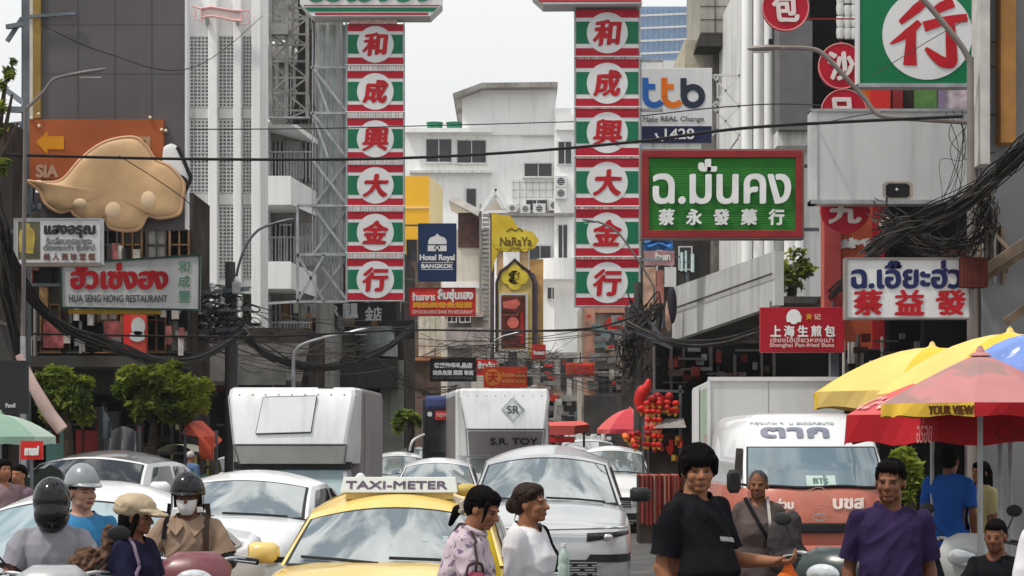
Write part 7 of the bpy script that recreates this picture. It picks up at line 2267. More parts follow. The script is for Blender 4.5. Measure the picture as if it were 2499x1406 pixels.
# motorbikes
def motorbike(label, px, d, yaw, paint, zs=1.0, screen=None, mirrors=True, group='motorbikes and scooters'):
    root = thing('motorbike', label, 'motorbike', (X(px, d), d, 0), yaw, group)
    b = MB()
    b.rings([[(w * math.cos(a), y, z_ + h * math.sin(a)) for a in [i * math.pi / 6 for i in range(12)]] for y, w, z_, h in ((0.22, 0.10, 0.62, 0.16), (0.35, 0.17, 0.60, 0.25), (0.55, 0.16, 0.52, 0.22), (0.85, 0.17, 0.60, 0.18), (1.2, 0.17, 0.66, 0.15), (1.6, 0.13, 0.74, 0.12), (1.75, 0.05, 0.78, 0.06))])
    b.build('body', paint, root, smooth=True)
    f = MB()
    f.rings([[(w * sx, y + 0.05 * abs(sx), z_) for sx in (-1, -0.6, -0.2, 0.2, 0.6, 1)] + [(w * sx, y + 0.12, z_) for sx in (0.9, 0, -0.9)] for z_, w, y in ((0.42, 0.10, 0.30), (0.60, 0.17, 0.22), (0.80, 0.19, 0.14), (0.95, 0.22, 0.10), (1.05, 0.20, 0.16), (1.10, 0.12, 0.22))])
    fc = f.build('front_cowl', paint, root, smooth=True, ang=60)
    MB().ell((0, 0.105, 0.93), (0.12, 0.04, 0.07)).build('headlight', LENS, fc, smooth=True)
    h = MB()
    h.tube(spline([(-0.36, 0.34, 1.03), (-0.24, 0.26, 1.06), (-0.08, 0.24, 1.03), (0.08, 0.24, 1.03), (0.24, 0.26, 1.06), (0.36, 0.34, 1.03)], 5), 0.014, 8)
    hb = h.build('handlebar', STEEL, root, smooth=True)
    for sg in (-1, 1):
        MB().tube([(sg * 0.25, 0.27, 1.055), (sg * 0.38, 0.345, 1.03)], 0.02, 8).build('grip', TRIM, hb)
        MB().tube([(sg * 0.24, 0.2, 1.05), (sg * 0.37, 0.27, 1.03)], 0.006, 6).build('brake_lever', CHROME, hb)
        if mirrors:
            m = MB().ell((sg * 0.36, 0.24, 1.28), (0.065, 0.015, 0.045))
            mi = m.build('mirror', TRIM, root, smooth=True)
            MB().tube(spline([(sg * 0.22, 0.27, 1.06), (sg * 0.30, 0.26, 1.15), (sg * 0.35, 0.25, 1.25)], 4), 0.006, 6).build('stalk', TRIM, mi)
    if screen:
        MB().grid(lambda a, v: ((a - 0.5) * lerp(0.42, 0.28, v), 0.12 + 0.10 * v + 0.14 * (a - 0.5) ** 2 * 4, lerp(0.98, 1.22, v)), 10, 6).build('wind_visor', screen, root, smooth=True)
    s_ = MB()
    s_.rings([[(w * math.cos(a), y, z_ + 0.05 * math.sin(a)) for a in [i * math.pi / 6 for i in range(12)]] for y, w, z_ in ((0.75, 0.08, 0.78), (0.9, 0.13, 0.79), (1.2, 0.14, 0.80), (1.5, 0.12, 0.84), (1.68, 0.06, 0.86))])
    s_.build('seat', TRIM, root, smooth=True)
    for y in (0.05, 1.38):
        m = MB()
        n = 22
        prof = [(0.20, -0.045), (0.27, -0.05), (0.29, 0.0), (0.27, 0.05), (0.20, 0.045)]
        vs, fs = [], []
        for rr, t in prof:
            for j in range(n):
                a = 2 * math.pi * j / n
                vs.append((t, y + rr * math.cos(a), 0.29 + rr * math.sin(a)))
        for i in range(len(prof) - 1):
            for j in range(n):
                q = (j + 1) % n
                fs.append((i * n + j, i * n + q, (i + 1) * n + q, (i + 1) * n + j))
        w = m.add(vs, fs).build('wheel', TYRE, root, smooth=True)
        sp = MB()
        for j in range(6):
            a = math.pi * j / 3
            sp.beam((0, y, 0.29), (0, y + 0.21 * math.cos(a), 0.29 + 0.21 * math.sin(a)), 0.02)
        sp.build('rim', SPAINT, w)
    fk = MB()
    for sg in (-1, 1):
        fk.tube([(sg * 0.08, 0.05, 0.29), (sg * 0.07, 0.24, 0.85)], 0.02, 8)
    fk.build('fork', STEEL, root)
    MB().grid(lambda a, v: ((v - 0.5) * 0.13, 0.05 + 0.32 * math.cos(math.pi * lerp(0.25, 0.95, a)), 0.29 + 0.32 * math.sin(math.pi * lerp(0.25, 0.95, a))), 10, 3).build('mudguard', paint, root, smooth=True)
    return root
MAROON = M('maroon_plastic', (0.16, 0.035, 0.045), 0.35, var=0.2, coat=0.3)
SILV = M('silver_plastic', (0.40, 0.41, 0.41), 0.3, metal=0.3, var=0.2, coat=0.3)
DKG = M('black_green_plastic', (0.015, 0.03, 0.028), 0.3, var=0.3, coat=0.3)
motorbike('silver scooter ridden by the man in the black full face helmet', 118, 11.2, math.radians(6), SILV)
motorbike('maroon motorbike ridden by the delivery rider in beige', 470, 12.6, math.radians(4), MAROON, mirrors=False)
motorbike('black parked motorbike with one tall round mirror in front of the van', 1990, 13.2, math.radians(-35), DKG)
motorbike('parked dark scooter with white front cowl behind the man in purple', 2330, 15.2, math.radians(-40), M('off_white_plastic', (0.45, 0.46, 0.45), 0.35, var=0.15))
motorbike('far scooter carrying the blue shirted rider under the orange tent', 458, 40, math.radians(10), MAROON)
motorbike('far scooter carrying the dark jacketed rider beside the white car', 330, 34, math.radians(-10), M('red_plastic', (0.25, 0.02, 0.02), 0.4))
# ------------------------------------------------------------------ people
from mathutils.bvhtree import BVHTree
RX, RY, RZ = (lambda a: Matrix.Rotation(math.radians(a), 4, 'X')), (lambda a: Matrix.Rotation(math.radians(a), 4, 'Y')), (lambda a: Matrix.Rotation(math.radians(a), 4, 'Z'))
TL = Matrix.Translation
def remesh(mb, name, vox, parent, mats, smooth=3, disp=None, paint=None, cut=None, extra=None):
    """fuses overlapping volumes into one continuous smooth skin"""
    me = bpy.data.meshes.new('tmp')
    me.from_pydata(mb.v, [], mb.f)
    o = bpy.data.objects.new('tmp', me)
    COL.objects.link(o)
    r = o.modifiers.new('r', 'REMESH')
    r.mode = 'VOXEL'
    r.voxel_size = vox
    if smooth:
        s_ = o.modifiers.new('s', 'SMOOTH')
        s_.factor = 0.5
        s_.iterations = smooth
    dg = bpy.context.evaluated_depsgraph_get()
    dg.update()
    m2 = bpy.data.meshes.new_from_object(o.evaluated_get(dg))
    bpy.data.objects.remove(o)
    bpy.data.meshes.remove(me)
    m2.name = name
    if disp:
        nr = [v.normal.copy() for v in m2.vertices]
        for v, n_ in zip(m2.vertices, nr):
            v.co += n_ * disp(v.co)
    if cut or extra:
        vs = [tuple(v.co) for v in m2.vertices]
        fs = [tuple(p.vertices) for p in m2.polygons if not (cut and cut(p.center))]
        if extra:
            o_ = len(vs)
            vs += extra.v
            fs += [tuple(o_ + i for i in f) for f in extra.f]
        m2 = bpy.data.meshes.new(name)
        m2.from_pydata(vs, [], fs)
    m2.materials.clear()
    for m in mats:
        m2.materials.append(m)
    m2.polygons.foreach_set('use_smooth', [True] * len(m2.polygons))
    if paint:
        for p in m2.polygons:
            p.material_index = paint(p.center)
    ob = bpy.data.objects.new(name, m2)
    COL.objects.link(ob)
    ob.parent = parent
    return ob
def folds(a=0.006, f=9.0, seed=0.0, hem=None):
    def fn(c):
        u1 = noise.noise(Vector((c.x * f + seed + c.z * f * 0.6, c.y * f, c.z * f * 0.45)))
        u2 = noise.noise(Vector((c.x * f * 1.7 - c.z * f * 1.3 + seed, c.y * f * 1.5, c.z * f * 0.9 + 3)))
        u3 = noise.noise(Vector((c.x * f * 0.5 + seed, c.y * f * 0.5, c.z * f * 0.5)))
        return a * ((max(0, 1 - abs(u1) * 2.2) - 0.4) * (0.5 + u3) + 0.5 * (max(0, 1 - abs(u2) * 2.4) - 0.4) * (0.5 - u3) + 0.4 * u3)
    return fn
def strands(a=0.004, f=60.0):
    return lambda c: a * noise.noise(Vector((c.x * f, c.y * f, c.z * f * 0.15))) + a * noise.noise(c * 9)

SK_TAN = M('skin_tan', (0.27, 0.118, 0.062), 0.5, var=0.12, sc_=12)
SK_DEEP = M('skin_deep', (0.165, 0.067, 0.035), 0.5, var=0.15, sc_=12)
SK_PALE = M('skin_pale', (0.45, 0.25, 0.18), 0.5, var=0.1, sc_=12)
LIP = M('lips', (0.18, 0.065, 0.05), 0.5)
EYE = M('eye_dark', (0.03, 0.02, 0.018), 0.4)
BROW = M('eyebrow', (0.045, 0.028, 0.022), 0.8)
HAIR = M('black_hair', (0.006, 0.005, 0.005), 0.76, var=0.4, sc_=30)
HAIRB = M('dark_brown_hair', (0.022, 0.011, 0.007), 0.70, var=0.4, sc_=30)
HAIRG = M('grey_black_hair', (0.05, 0.047, 0.045), 0.55, var=0.5, sc_=30)
JEANS = M('dark_trousers', (0.025, 0.028, 0.04), 0.85, var=0.3, sc_=6)

def person(label, px, d, yaw, h=1.70, lean=0, twist=0, head=(0, 0), arms=None, seated=None, skin=SK_TAN, hair=('short', HAIR), shirt=None, sleeve='short', trousers=JEANS, vox=0.006,
           wide=1.0, belly=0.0, loose=0.014, group=None, hem=-0.10, bare=False, xo=0.0, female=False, neckline=0.0):
    s = h / 1.72
    root = thing('person', label, 'person', (X(px, d) + xo, d, 0), math.radians(yaw), group)
    zp = (seated if seated else 0.93 * s)
    Mx = TL((0, 0, zp)) @ RX(lean) @ RZ(twist) @ Matrix.Scale(s, 4)
    P = lambda x, y, z_: Mx @ Vector((x, y, z_))
    Mh = Mx @ TL((0, -0.012, 0.592)) @ RX(-lean * 0.6) @ RZ(head[0] - twist * 0.5) @ RX(head[1]) @ Matrix.Scale(0.93, 4)
    Hd = lambda x, y, z_: Mh @ Vector((x, y, z_))
    Rh = Mh.to_3x3()
    sw = 0.160 * wide * (0.90 if female else 1)
    def torso(m, inf, z0, z1, loose_=0.0):
        pr = [(-0.16, 0.145, 0.105, 0.0), (-0.06, 0.155, 0.112, 0.0), (0.05, 0.140, 0.102, -0.005), (0.16, 0.130 + belly * 0.5, 0.098 + belly, -0.01 - belly * 0.5), (0.27, 0.140, 0.106 + belly * 0.5, -0.010), (0.36, 0.150, 0.112, -0.004), (0.43, 0.150, 0.100, 0.004), (0.485, 0.112, 0.080, 0.010), (0.520, 0.068, 0.062, 0.014), (0.545, 0.056, 0.056, 0.016)]
        rg = []
        for z_, a, b, y in pr:
            if z_ < z0 - 1e-6 or z_ > z1 + 1e-6:
                continue
            a = a * wide * (0.92 if female else 1)
            il = inf + loose_ * max(0.0, (0.36 - z_)) * 1.0
            pts = []
            for i in range(24):
                t = 2 * math.pi * i / 24
                ct, st = math.cos(t), math.sin(t)
                ex = 0.8
                bust = 0.025 if (female and st < -0.5 and 0.25 < z_ < 0.40 and abs(ct) < 0.75) else 0
                pts.append(P((a + il) * math.copysign(abs(ct) ** ex, ct), y + (b + il + bust) * math.copysign(abs(st) ** ex, st), z_))
            rg.append(pts)
        m.rings(rg)
    A = {}
    for sg, nm in ((-1, 'R'), (1, 'L')):
        sh = P(sg * sw, 0.008, 0.455)
        e, w = (arms or {}).get(nm, ((sg * 0.05, 0.02, -0.27), (sg * 0.05, -0.05, -0.51)))
        el = sh + Vector(e) * s
        wr = sh + Vector(w) * s
        A[nm] = (sh, el, wr)
    b = MB()
    torso(b, -0.004, -0.20, 0.6)
    # head
    for c, r in (((0, 0.022, 0.105), (0.077, 0.096, 0.094)), ((0, -0.026, 0.048), (0.060, 0.064, 0.086)), ((0, -0.064, -0.016), (0.030, 0.024, 0.021)), ((0.040, -0.050, 0.046), (0.026, 0.030, 0.030)), ((-0.040, -0.050, 0.046), (0.026, 0.030, 0.030)),
                 ((0, -0.086, 0.010), (0.024, 0.014, 0.014)), ((0.012, -0.098, 0.044), (0.010, 0.011, 0.008)), ((-0.012, -0.098, 0.044), (0.010, 0.011, 0.008)), ((0.081, 0.014, 0.064), (0.010, 0.021, 0.031)), ((-0.081, 0.014, 0.064), (0.010, 0.021, 0.031)),
                 ((0.040, -0.022, 0.008), (0.022, 0.044, 0.032)), ((-0.040, -0.022, 0.008), (0.022, 0.044, 0.032))):
        b.ell(Hd(*c), [q * s for q in r], Rh.normalized())
    b.caps(Hd(0, -0.086, 0.085), 0.010 * s, Hd(0, -0.110, 0.050), 0.014 * s, 10)
    b.caps(Hd(-0.036, -0.076, 0.094), 0.0135 * s, Hd(0.036, -0.076, 0.094), 0.0135 * s, 10)
    b.caps(Hd(0, 0.018, 0.03), 0.058 * s, P(0, 0.02, 0.50), 0.062 * s, 14)
    for sg in (-1, 1):
        b.caps(P(sg * 0.03, 0.018, 0.500), 0.042 * s, P(sg * sw * 0.9, 0.012, 0.448), 0.044 * s, 12)
    for nm, sg in (('R', -1), ('L', 1)):
        sh, el, wr = A[nm]
        b.caps(sh, 0.048 * s, sh.lerp(el, 0.45), 0.043 * s)
        b.caps(sh.lerp(el, 0.45), 0.043 * s, el, 0.035 * s)
        b.caps(el, 0.039 * s, el.lerp(wr, 0.35), 0.040 * s)
        b.caps(el.lerp(wr, 0.35), 0.040 * s, wr, 0.026 * s)
        u_ = (wr - el).normalized()
        side_ = Vector((0, -1, 0)) if abs(u_.y) < 0.75 else Vector((-sg, 0, 0))
        wv = (side_ - u_ * side_.dot(u_)).normalized()       # thumb side
        nv = u_.cross(wv) * (-sg)
        if nv.dot(Vector((-sg, 0, 0))) < 0:
            nv = -nv
        b.caps(wr, 0.024 * s, wr + u_ * 0.03 * s, 0.028 * s)
        for o_ in (-0.026, -0.009, 0.009, 0.026):
            b.caps(wr + u_ * 0.02 * s + wv * o_ * 0.6 * s, 0.015 * s, wr + u_ * 0.085 * s + wv * o_ * s, 0.012 * s, 8, 3)
        for i, (o_, ln) in enumerate(((0.029, 0.068), (0.010, 0.078), (-0.010, 0.072), (-0.029, 0.056))):
            k0 = wr + (u_ * 0.088 + wv * o_) * s
            cur = 0.45 + 0.14 * i
            k1 = k0 + (u_ * math.cos(cur) + nv * math.sin(cur) + wv * o_ * 2.4) * ln * 0.55 * s
            k2 = k1 + (u_ * math.cos(cur * 2.2) + nv * math.sin(cur * 2.2)) * ln * 0.5 * s
            b.caps(k0, 0.0095 * s, k1, 0.0085 * s, 8, 3)
            b.caps(k1, 0.0085 * s, k2, 0.0070 * s, 8, 3)
        t0 = wr + (u_ * 0.028 + wv * 0.022) * s
        t1 = t0 + (u_ * 0.7 + wv * 0.6 + nv * 0.25).normalized() * 0.042 * s
        b.caps(t0, 0.014 * s, t1, 0.011 * s, 8, 3)
        b.caps(t1, 0.011 * s, t1 + (u_ * 0.9 + nv * 0.5).normalized() * 0.034 * s, 0.009 * s, 8, 3)
    legs = []
    for sg in (-1, 1):
        hp = Vector((sg * 0.09 * s, 0, zp - 0.04 * s))
        if seated:
            kn, an = Vector((sg * 0.19, -0.40, zp - 0.10)), Vector((sg * 0.18, -0.28, 0.26))
        else:
            st_ = 0.10 * sg if (arms or {}).get('stride') else 0.0
            kn, an = Vector((sg * 0.10 * s, -0.03 + st_, 0.49 * s)), Vector((sg * 0.10 * s, 0.03 + st_ * 1.8, 0.09 * s))
        legs.append((hp, kn, an))
        b.caps(hp, 0.085 * s, kn, 0.056 * s)
        b.caps(kn, 0.056 * s, kn.lerp(an, 0.35), 0.056 * s)
        b.caps(kn.lerp(an, 0.35), 0.056 * s, an, 0.038 * s)
        b.caps(an + Vector((0, 0.03, -0.05 * s)), 0.036 * s, an + Vector((0, -0.14, -0.06 * s)), 0.03 * s)
    inv = Mh.inverted()
    def carve(c):
        q = inv @ c
        if q.y > -0.03 or not -0.06 < q.z < 0.14 or abs(q.x) > 0.07:
            return 0.0
        g = lambda a, sa, b, sb: math.exp(-(a / sa) ** 2 - (b / sb) ** 2)
        ax = abs(q.x)
        return s * (-0.0085 * g(ax - 0.030, 0.015, q.z - 0.078, 0.010) + 0.0035 * g(ax - 0.031, 0.011, q.z - 0.074, 0.005) - 0.0045 * g(q.x, 0.026, q.z - 0.0105, 0.003) - 0.004 * g(q.x, 0.02, q.z + 0.005, 0.006) - 0.003 * g(ax - 0.030 - 0.3 * (0.045 - q.z), 0.006, q.z - 0.03, 0.02))
    def paint(c):
        q = inv @ c
        if q.y < -0.055 and -0.05 < q.z < 0.14 and abs(q.x) < 0.06:
            ax = abs(q.x)
            if abs(ax - 0.031) < 0.0125 and abs(q.z - 0.074) < 0.0045:
                return 1
            if 0.012 < ax < 0.052 and abs(q.z - 0.0975 + 0.25 * max(0, ax - 0.036)) < 0.0032:
                return 3
            if ax < 0.023 and abs(q.z - 0.010) < 0.0085 and q.y < -0.08:
                return 2
        return 0
    remesh(b, 'body', vox, root, [skin, EYE, LIP, BROW], 3, carve if vox < 0.009 else None, paint)
    # clothing
    sh_obj = None
    cuts = []
    Mxi = Mx.inverted()
    def cut(c):
        q = Mxi @ c
        if q.z > 0.503 + 0.35 * q.y - neckline and (q.x / 0.078) ** 2 + ((q.y - 0.01) / 0.085) ** 2 < 1:
            return True
        if q.z < hem - 0.03 and abs(q.x) < 0.22:
            return True
        return any(0 < (c - p0).dot(n_) < 0.2 and ((c - p0) - n_ * (c - p0).dot(n_)).length < 0.092 * s for p0, n_ in cuts)
    if shirt:
        m = MB()
        torso(m, loose * 0.7 + 0.004, hem - 0.07, 0.55, 0.05)
        for sg in (-1, 1):
            m.caps(P(sg * 0.045, 0.014, 0.488), (0.046 + loose * 0.3) * s, P(sg * sw * 0.95, 0.010, 0.448), (0.050 + loose * 0.4) * s, 12)
        for nm in 'RL':
            sh, el, wr = A[nm]
            if sleeve == 'short':
                m.caps(sh, (0.050 + loose * 0.5) * s, sh.lerp(el, 0.98), (0.052 + loose * 1.0) * s)
                cuts.append((sh.lerp(el, 0.80), (el - sh).normalized()))
            elif sleeve == 'long':
                m.caps(sh, (0.052 + loose * 0.5) * s, el, (0.043 + loose * 0.8) * s)
                m.caps(el, (0.043 + loose * 0.8) * s, wr, (0.034 + loose * 0.5) * s)
                cuts.append((el.lerp(wr, 0.93), (wr - el).normalized()))
        sh_obj = remesh(m, 'shirt', max(vox, 0.007), root, shirt if isinstance(shirt, list) else [shirt], 4, folds(0.026, 5.0, px * 0.01), None, cut)
    if trousers:
        m = MB()
        torso(m, 0.008, -0.17, 0.06)
        for hp, kn, an in legs:
            m.caps(hp, 0.10 * s, kn, 0.070 * s)
            m.caps(kn, 0.070 * s, an, 0.055 * s)
        remesh(m, 'trousers', max(vox, 0.012), root, [trousers], 3, folds(0.008, 8.0, 3))
        m = MB()
        for hp, kn, an in legs:
            m.caps(an + Vector((0, 0.035, -0.05 * s)), 0.042 * s, an + Vector((0, -0.15, -0.055 * s)), 0.038 * s)
        remesh(m, 'shoes', max(vox, 0.012), root, [TRIM], 2)
    if hair and hair[0] != 'none':
        m = MB()
        E_ = lambda c, r: m.ell(Hd(*c), [q * s for q in r], Rh.normalized())
        C_ = lambda p0, r0, p1, r1: m.caps(Hd(*p0), r0 * s, Hd(*p1), r1 * s)
        st = hair[0]
        if st in ('short', 'bun', 'pony', 'long'):
            E_((0, 0.034, 0.120), (0.084, 0.098, 0.092))
            E_((0, 0.060, 0.085), (0.080, 0.075, 0.085))
        if st == 'short':
            E_((0, -0.030, 0.165), (0.062, 0.052, 0.040))
            E_((0.02, -0.055, 0.160), (0.035, 0.03, 0.026))
        if st == 'crop':
            E_((0, 0.030, 0.116), (0.080, 0.098, 0.090))
        if st == 'bowl':
            E_((0, 0.028, 0.124), (0.090, 0.108, 0.086))
            E_((0, -0.048, 0.138), (0.078, 0.052, 0.046))
            for i in range(9):
                a = -0.068 + i * 0.017
                C_((a * 0.7, -0.05, 0.17), 0.022, (a, -0.088 + 6 * a * a, 0.108 + 0.006 * (i % 2)), 0.011)
            for sg in (-1, 1):
                C_((sg * 0.080, -0.02, 0.13), 0.024, (sg * 0.084, -0.035, 0.068), 0.014)
                C_((sg * 0.082, 0.03, 0.13), 0.028, (sg * 0.082, 0.045, 0.05), 0.020)
            C_((0, 0.09, 0.11), 0.045, (0, 0.085, 0.02), 0.035)
        if st == 'bun':
            E_((0, 0.000, 0.160), (0.076, 0.075, 0.048))
            E_((0, 0.138, 0.062), (0.044, 0.044, 0.046))
            E_((0, 0.105, 0.090), (0.06, 0.05, 0.055))
            C_((0.07, -0.03, 0.15), 0.020, (0.078, 0.04, 0.09), 0.016)
            C_((-0.07, -0.03, 0.15), 0.020, (-0.078, 0.04, 0.09), 0.016)
            for i in range(5):
                C_((0.01 * i - 0.02, 0.10, 0.04), 0.004, (0.02 * i - 0.04, 0.11 + 0.01 * (i % 3), -0.03), 0.002)
        if st == 'pony':
            E_((0, -0.005, 0.158), (0.074, 0.075, 0.048))
            C_((0, 0.11, 0.055), 0.032, (0, 0.165, 0.0), 0.030)
            C_((0, 0.165, 0.0), 0.030, (0, 0.175, -0.10), 0.014)
            for sg in (-1, 1):
                C_((sg * 0.074, -0.045, 0.13), 0.014, (sg * 0.076, -0.052, 0.01), 0.007)
        if st == 'long':
            E_((0, -0.015, 0.160), (0.074, 0.07, 0.046))
            for q in (-0.055, -0.02, 0.02, 0.055):
                C_((q, 0.07, 0.08), 0.050, (q * 1.2, 0.085, -0.20), 0.034)
            for sg in (-1, 1):
                C_((sg * 0.072, -0.03, 0.13), 0.020, (sg * 0.080, 0.01, -0.05), 0.022)
        def locks(st):
            """separate tapering strands combed over the cap"""
            q = random.Random(int(px))
            L = MB()
            c0, rr = Vector((0, 0.030, 0.118)), Vector((0.086, 0.101, 0.094)) if st != 'bowl' else Vector((0.091, 0.109, 0.087))
            if st == 'bowl':
                c0 = Vector((0, 0.026, 0.128))
            def on(p, k):
                v = p - c0
                return c0 + v / math.sqrt((v.x / rr.x) ** 2 + (v.y / rr.y) ** 2 + (v.z / rr.z) ** 2) * k
            for i in range(0 if st == 'crop' else 260):
                th = q.uniform(0, 2 * math.pi)
                if st in ('bun', 'pony'):
                    a = Vector((0.085 * math.cos(th), 0.02 - 0.095 * abs(math.sin(th)), 0.10 + 0.07 * abs(math.sin(th)) + q.uniform(-0.02, 0.03)))
                    b = Vector((q.gauss(0, 0.02), 0.13, 0.06 + q.gauss(0, 0.02)))
                else:
                    fr = max(0, -math.sin(th))
                    lo = {'bowl': 0.112, 'short': 0.128, 'long': 0.12}[st] * fr + (0.045 if st != 'long' else -0.05) * (1 - fr)
                    a = Vector((q.gauss(0, 0.03), 0.04 + q.gauss(0, 0.03), 0.21))
                    b = Vector((rr.x * math.cos(th), c0.y + rr.y * math.sin(th), lo + q.uniform(-0.012, 0.02)))
                k = q.uniform(1.0, 1.07)
                P_ = [on(a.lerp(b, t), k + 0.03 * t * q.uniform(-0.5, 1)) for t in (0, 0.2, 0.4, 0.6, 0.8, 1.0)]
                w = q.uniform(0.0025, 0.0055)
                L.tube([Hd(*p) for p in P_], [w * s * e for e in (0.5, 1, 1, 0.9, 0.7, 0.2)], 5)
            return L
        remesh(m, 'hair', max(0.0045, vox * 0.9), root, [hair[1]], 3, strands(0.003, 75), extra=locks(st) if vox < 0.009 else None)
    return root, Mh, Mx, A, sh_obj, s

def projector(ob, root):
    me = ob.data
    bv = BVHTree.FromPolygons([v.co for v in me.vertices], [tuple(p.vertices) for p in me.polygons])
    def pr(x, z_, off=0.006, diry=1):
        hit = bv.ray_cast(Vector((x, -2 * diry, z_)), Vector((0, diry, 0)))
        return (hit[0] - Vector((0, off * diry, 0))) if hit[0] else Vector((x, 0, z_))
    return pr
def strap(root, pr, pts, w, mat, name='strap', diry=1):
    P = spline([(a, 0, b) for a, b in pts], 8)
    vs, fs = [], []
    for i, p in enumerate(P):
        a, b = P[max(i - 1, 0)], P[min(i + 1, len(P) - 1)]
        t = (b - a).normalized()
        for sg in (-1, 1):
            q = pr(p.x - t.z * sg * w / 2, p.z + t.x * sg * w / 2, 0.012, diry)
            vs.append(q)
    fs = [(2 * i, 2 * i + 1, 2 * i + 3, 2 * i + 2) for i in range(len(P) - 1)]
    return MB().add(vs, fs).build(name, mat, root, smooth=True)

# man in black t-shirt
BLK = M('black_cotton', (0.010, 0.010, 0.012), 0.85, var=0.3, sc_=4)
rt, Mh, Mx, A, so, s = person('man in a black t-shirt with thick black fringe crossing in the right foreground', 1700, 10.6, 46, 1.78, head=(-42, 6), skin=SK_TAN, hair=('bowl', HAIR), shirt=BLK, wide=1.12, belly=0.045, loose=0.022, vox=0.005,
       arms={'R': ((-0.05, 0.03, -0.27), (-0.03, -0.06, -0.50)), 'L': ((0.05, -0.06, -0.25), (0.07, -0.30, -0.25)), 'stride': 1})
pr = projector(so, rt)
m = MB()
put_text(m, 'MANNDOUR', 0.0, 0.13, zz_ := 1.285, zz_ + 0.026, 0, 0.002, tf=lambda p: tuple(pr(p[0], p[2] - 0.1 * (p[0]), 0.004) + Vector((0, p[1], 0))))
m.build('lettering', M('cotton_print_white', (0.55, 0.55, 0.55), 0.7, var=0.3, sc_=20), so)
black_man = (rt, A)
# man in purple t-shirt
PUR = M('purple_cotton', (0.028, 0.018, 0.054), 0.85, var=0.25, sc_=4)
person('man in a purple t-shirt standing before the red umbrella with arms hanging', 2172, 11.1, -4, 1.70, head=(-16, 4), skin=SK_DEEP, hair=('short', HAIR), shirt=PUR, wide=1.06, belly=0.02, loose=0.020, vox=0.005, arms={'R': ((-0.05, 0.03, -0.27), (-0.06, -0.04, -0.52)), 'L': ((0.05, 0.03, -0.27), (0.06, -0.04, -0.52))})
# woman in grey t-shirt behind
GRT = M('taupe_cotton', (0.085, 0.065, 0.062), 0.85, var=0.25, sc_=4)
rt, Mh, Mx, A, so, s = person('woman in a grey brown t-shirt with cropped hair and crossed bag straps before the van', 1850, 15.4, -8, 1.58, head=(-4, 2), skin=SK_DEEP, hair=('crop', HAIRG), shirt=GRT, female=True, wide=1.06, loose=0.018)
pr = projector(so, rt)
strap(rt, pr, [(0.07, 1.38), (0.085, 1.25), (0.10, 1.10), (0.12, 0.96)], 0.022, M('pale_strap', (0.42, 0.38, 0.35), 0.8))
strap(rt, pr, [(-0.10, 1.37), (-0.03, 1.25), (0.06, 1.10), (0.15, 0.98)], 0.03, BLK)
bag = thing('shoulder_bag', 'slouchy dark grey shoulder bag hanging at the side of the woman in grey brown', 'bag', (X(1912, 15.2), 15.15, 0.95), 0)
m = MB()
m.ell((0, 0, 0.10), (0.13, 0.09, 0.20)).ell((0.03, 0, -0.02), (0.15, 0.10, 0.14)).ell((0.06, 0.0, 0.22), (0.07, 0.06, 0.12))
remesh(m, 'pouch', 0.010, bag, [M('charcoal_canvas', (0.055, 0.048, 0.050), 0.85, var=0.3, sc_=6)], 3, folds(0.016, 9, 2))
# two women walking to the right
PAT = M('mottled_lilac_cloth', (0.50, 0.41, 0.45), 0.85, var=0.15, sc_=8, spots=([0.17, 0.13, 0.20], 26.0, 0.56))
rt, Mh, Mx, A, so, s = person('woman in lilac patterned blouse and black ponytail leaning forward beside the taxi', 1100, 10.95, 74, 1.58, lean=16, head=(-8, 16), skin=SK_TAN, hair=('pony', HAIR), shirt=PAT, female=True, wide=1.06, loose=0.024, sleeve='short', vox=0.0055,
       arms={'R': ((-0.03, -0.08, -0.26), (0.02, -0.28, -0.36)), 'L': ((0.03, -0.05, -0.26), (0.0, -0.24, -0.38)), 'stride': 1})
MB().tube([Mh @ Vector((0.034 * math.cos(a), 0.128 + 0.014 * math.sin(a * 3), 0.042 + 0.034 * math.sin(a))) for a in [i * math.pi / 8 for i in range(17)]], [0.016 + 0.004 * (i % 2) for i in range(17)], 7).build('scrunchie', M('cream_scrunchie', (0.42, 0.36, 0.28), 0.8, var=0.3), rt, smooth=True)
cm = MB()
cm.tube([Mx @ Vector((0.078 * math.cos(a), 0.006 + 0.07 * math.sin(a), 0.535 + 0.012 * math.sin(a))) for a in [i * math.pi / 10 for i in range(21)]], 0.016, 8)
cm.build('collar', PAT, rt, smooth=True)
def wrap_strap(rt, so, Mx, pts, w, mat):
    """strap laid over the torso: points in torso space pushed onto the shirt from outside"""
    me = so.data
    bv = BVHTree.FromPolygons([v.co for v in me.vertices], [tuple(p.vertices) for p in me.polygons])
    P = spline([Mx @ Vector(p) for p in pts], 8)
    out = []
    for p in P:
        hit = bv.find_nearest(p)
        out.append(hit[0] + hit[1] * 0.006 if hit[0] else p)
    m = MB()
    m.tube(out, w / 2, 6)
    return m.build('strap', mat, rt, smooth=True)
wrap_strap(rt, so, Mx, [(0.02, 0.2, 0.44), (-0.06, 0.08, 0.56), (-0.12, -0.06, 0.52), (-0.22, -0.14, 0.36), (-0.24, -0.16, 0.16), (-0.22, -0.14, 0.0)], 0.016, M('dark_brown_strap', (0.05, 0.03, 0.03), 0.7))
bag = thing('handbag', 'deep pink handbag at the waist of the woman in the lilac blouse', 'bag', (X(1160, 10.8), 10.72, 0.98), math.radians(60))
m = MB()
m.ell((0, 0, 0.05), (0.12, 0.06, 0.09)).ell((0, 0, -0.04), (0.13, 0.07, 0.08))
remesh(m, 'pouch', 0.008, bag, [M('rose_leather', (0.28, 0.05, 0.09), 0.6, var=0.25)], 3, folds(0.01, 9, 4))
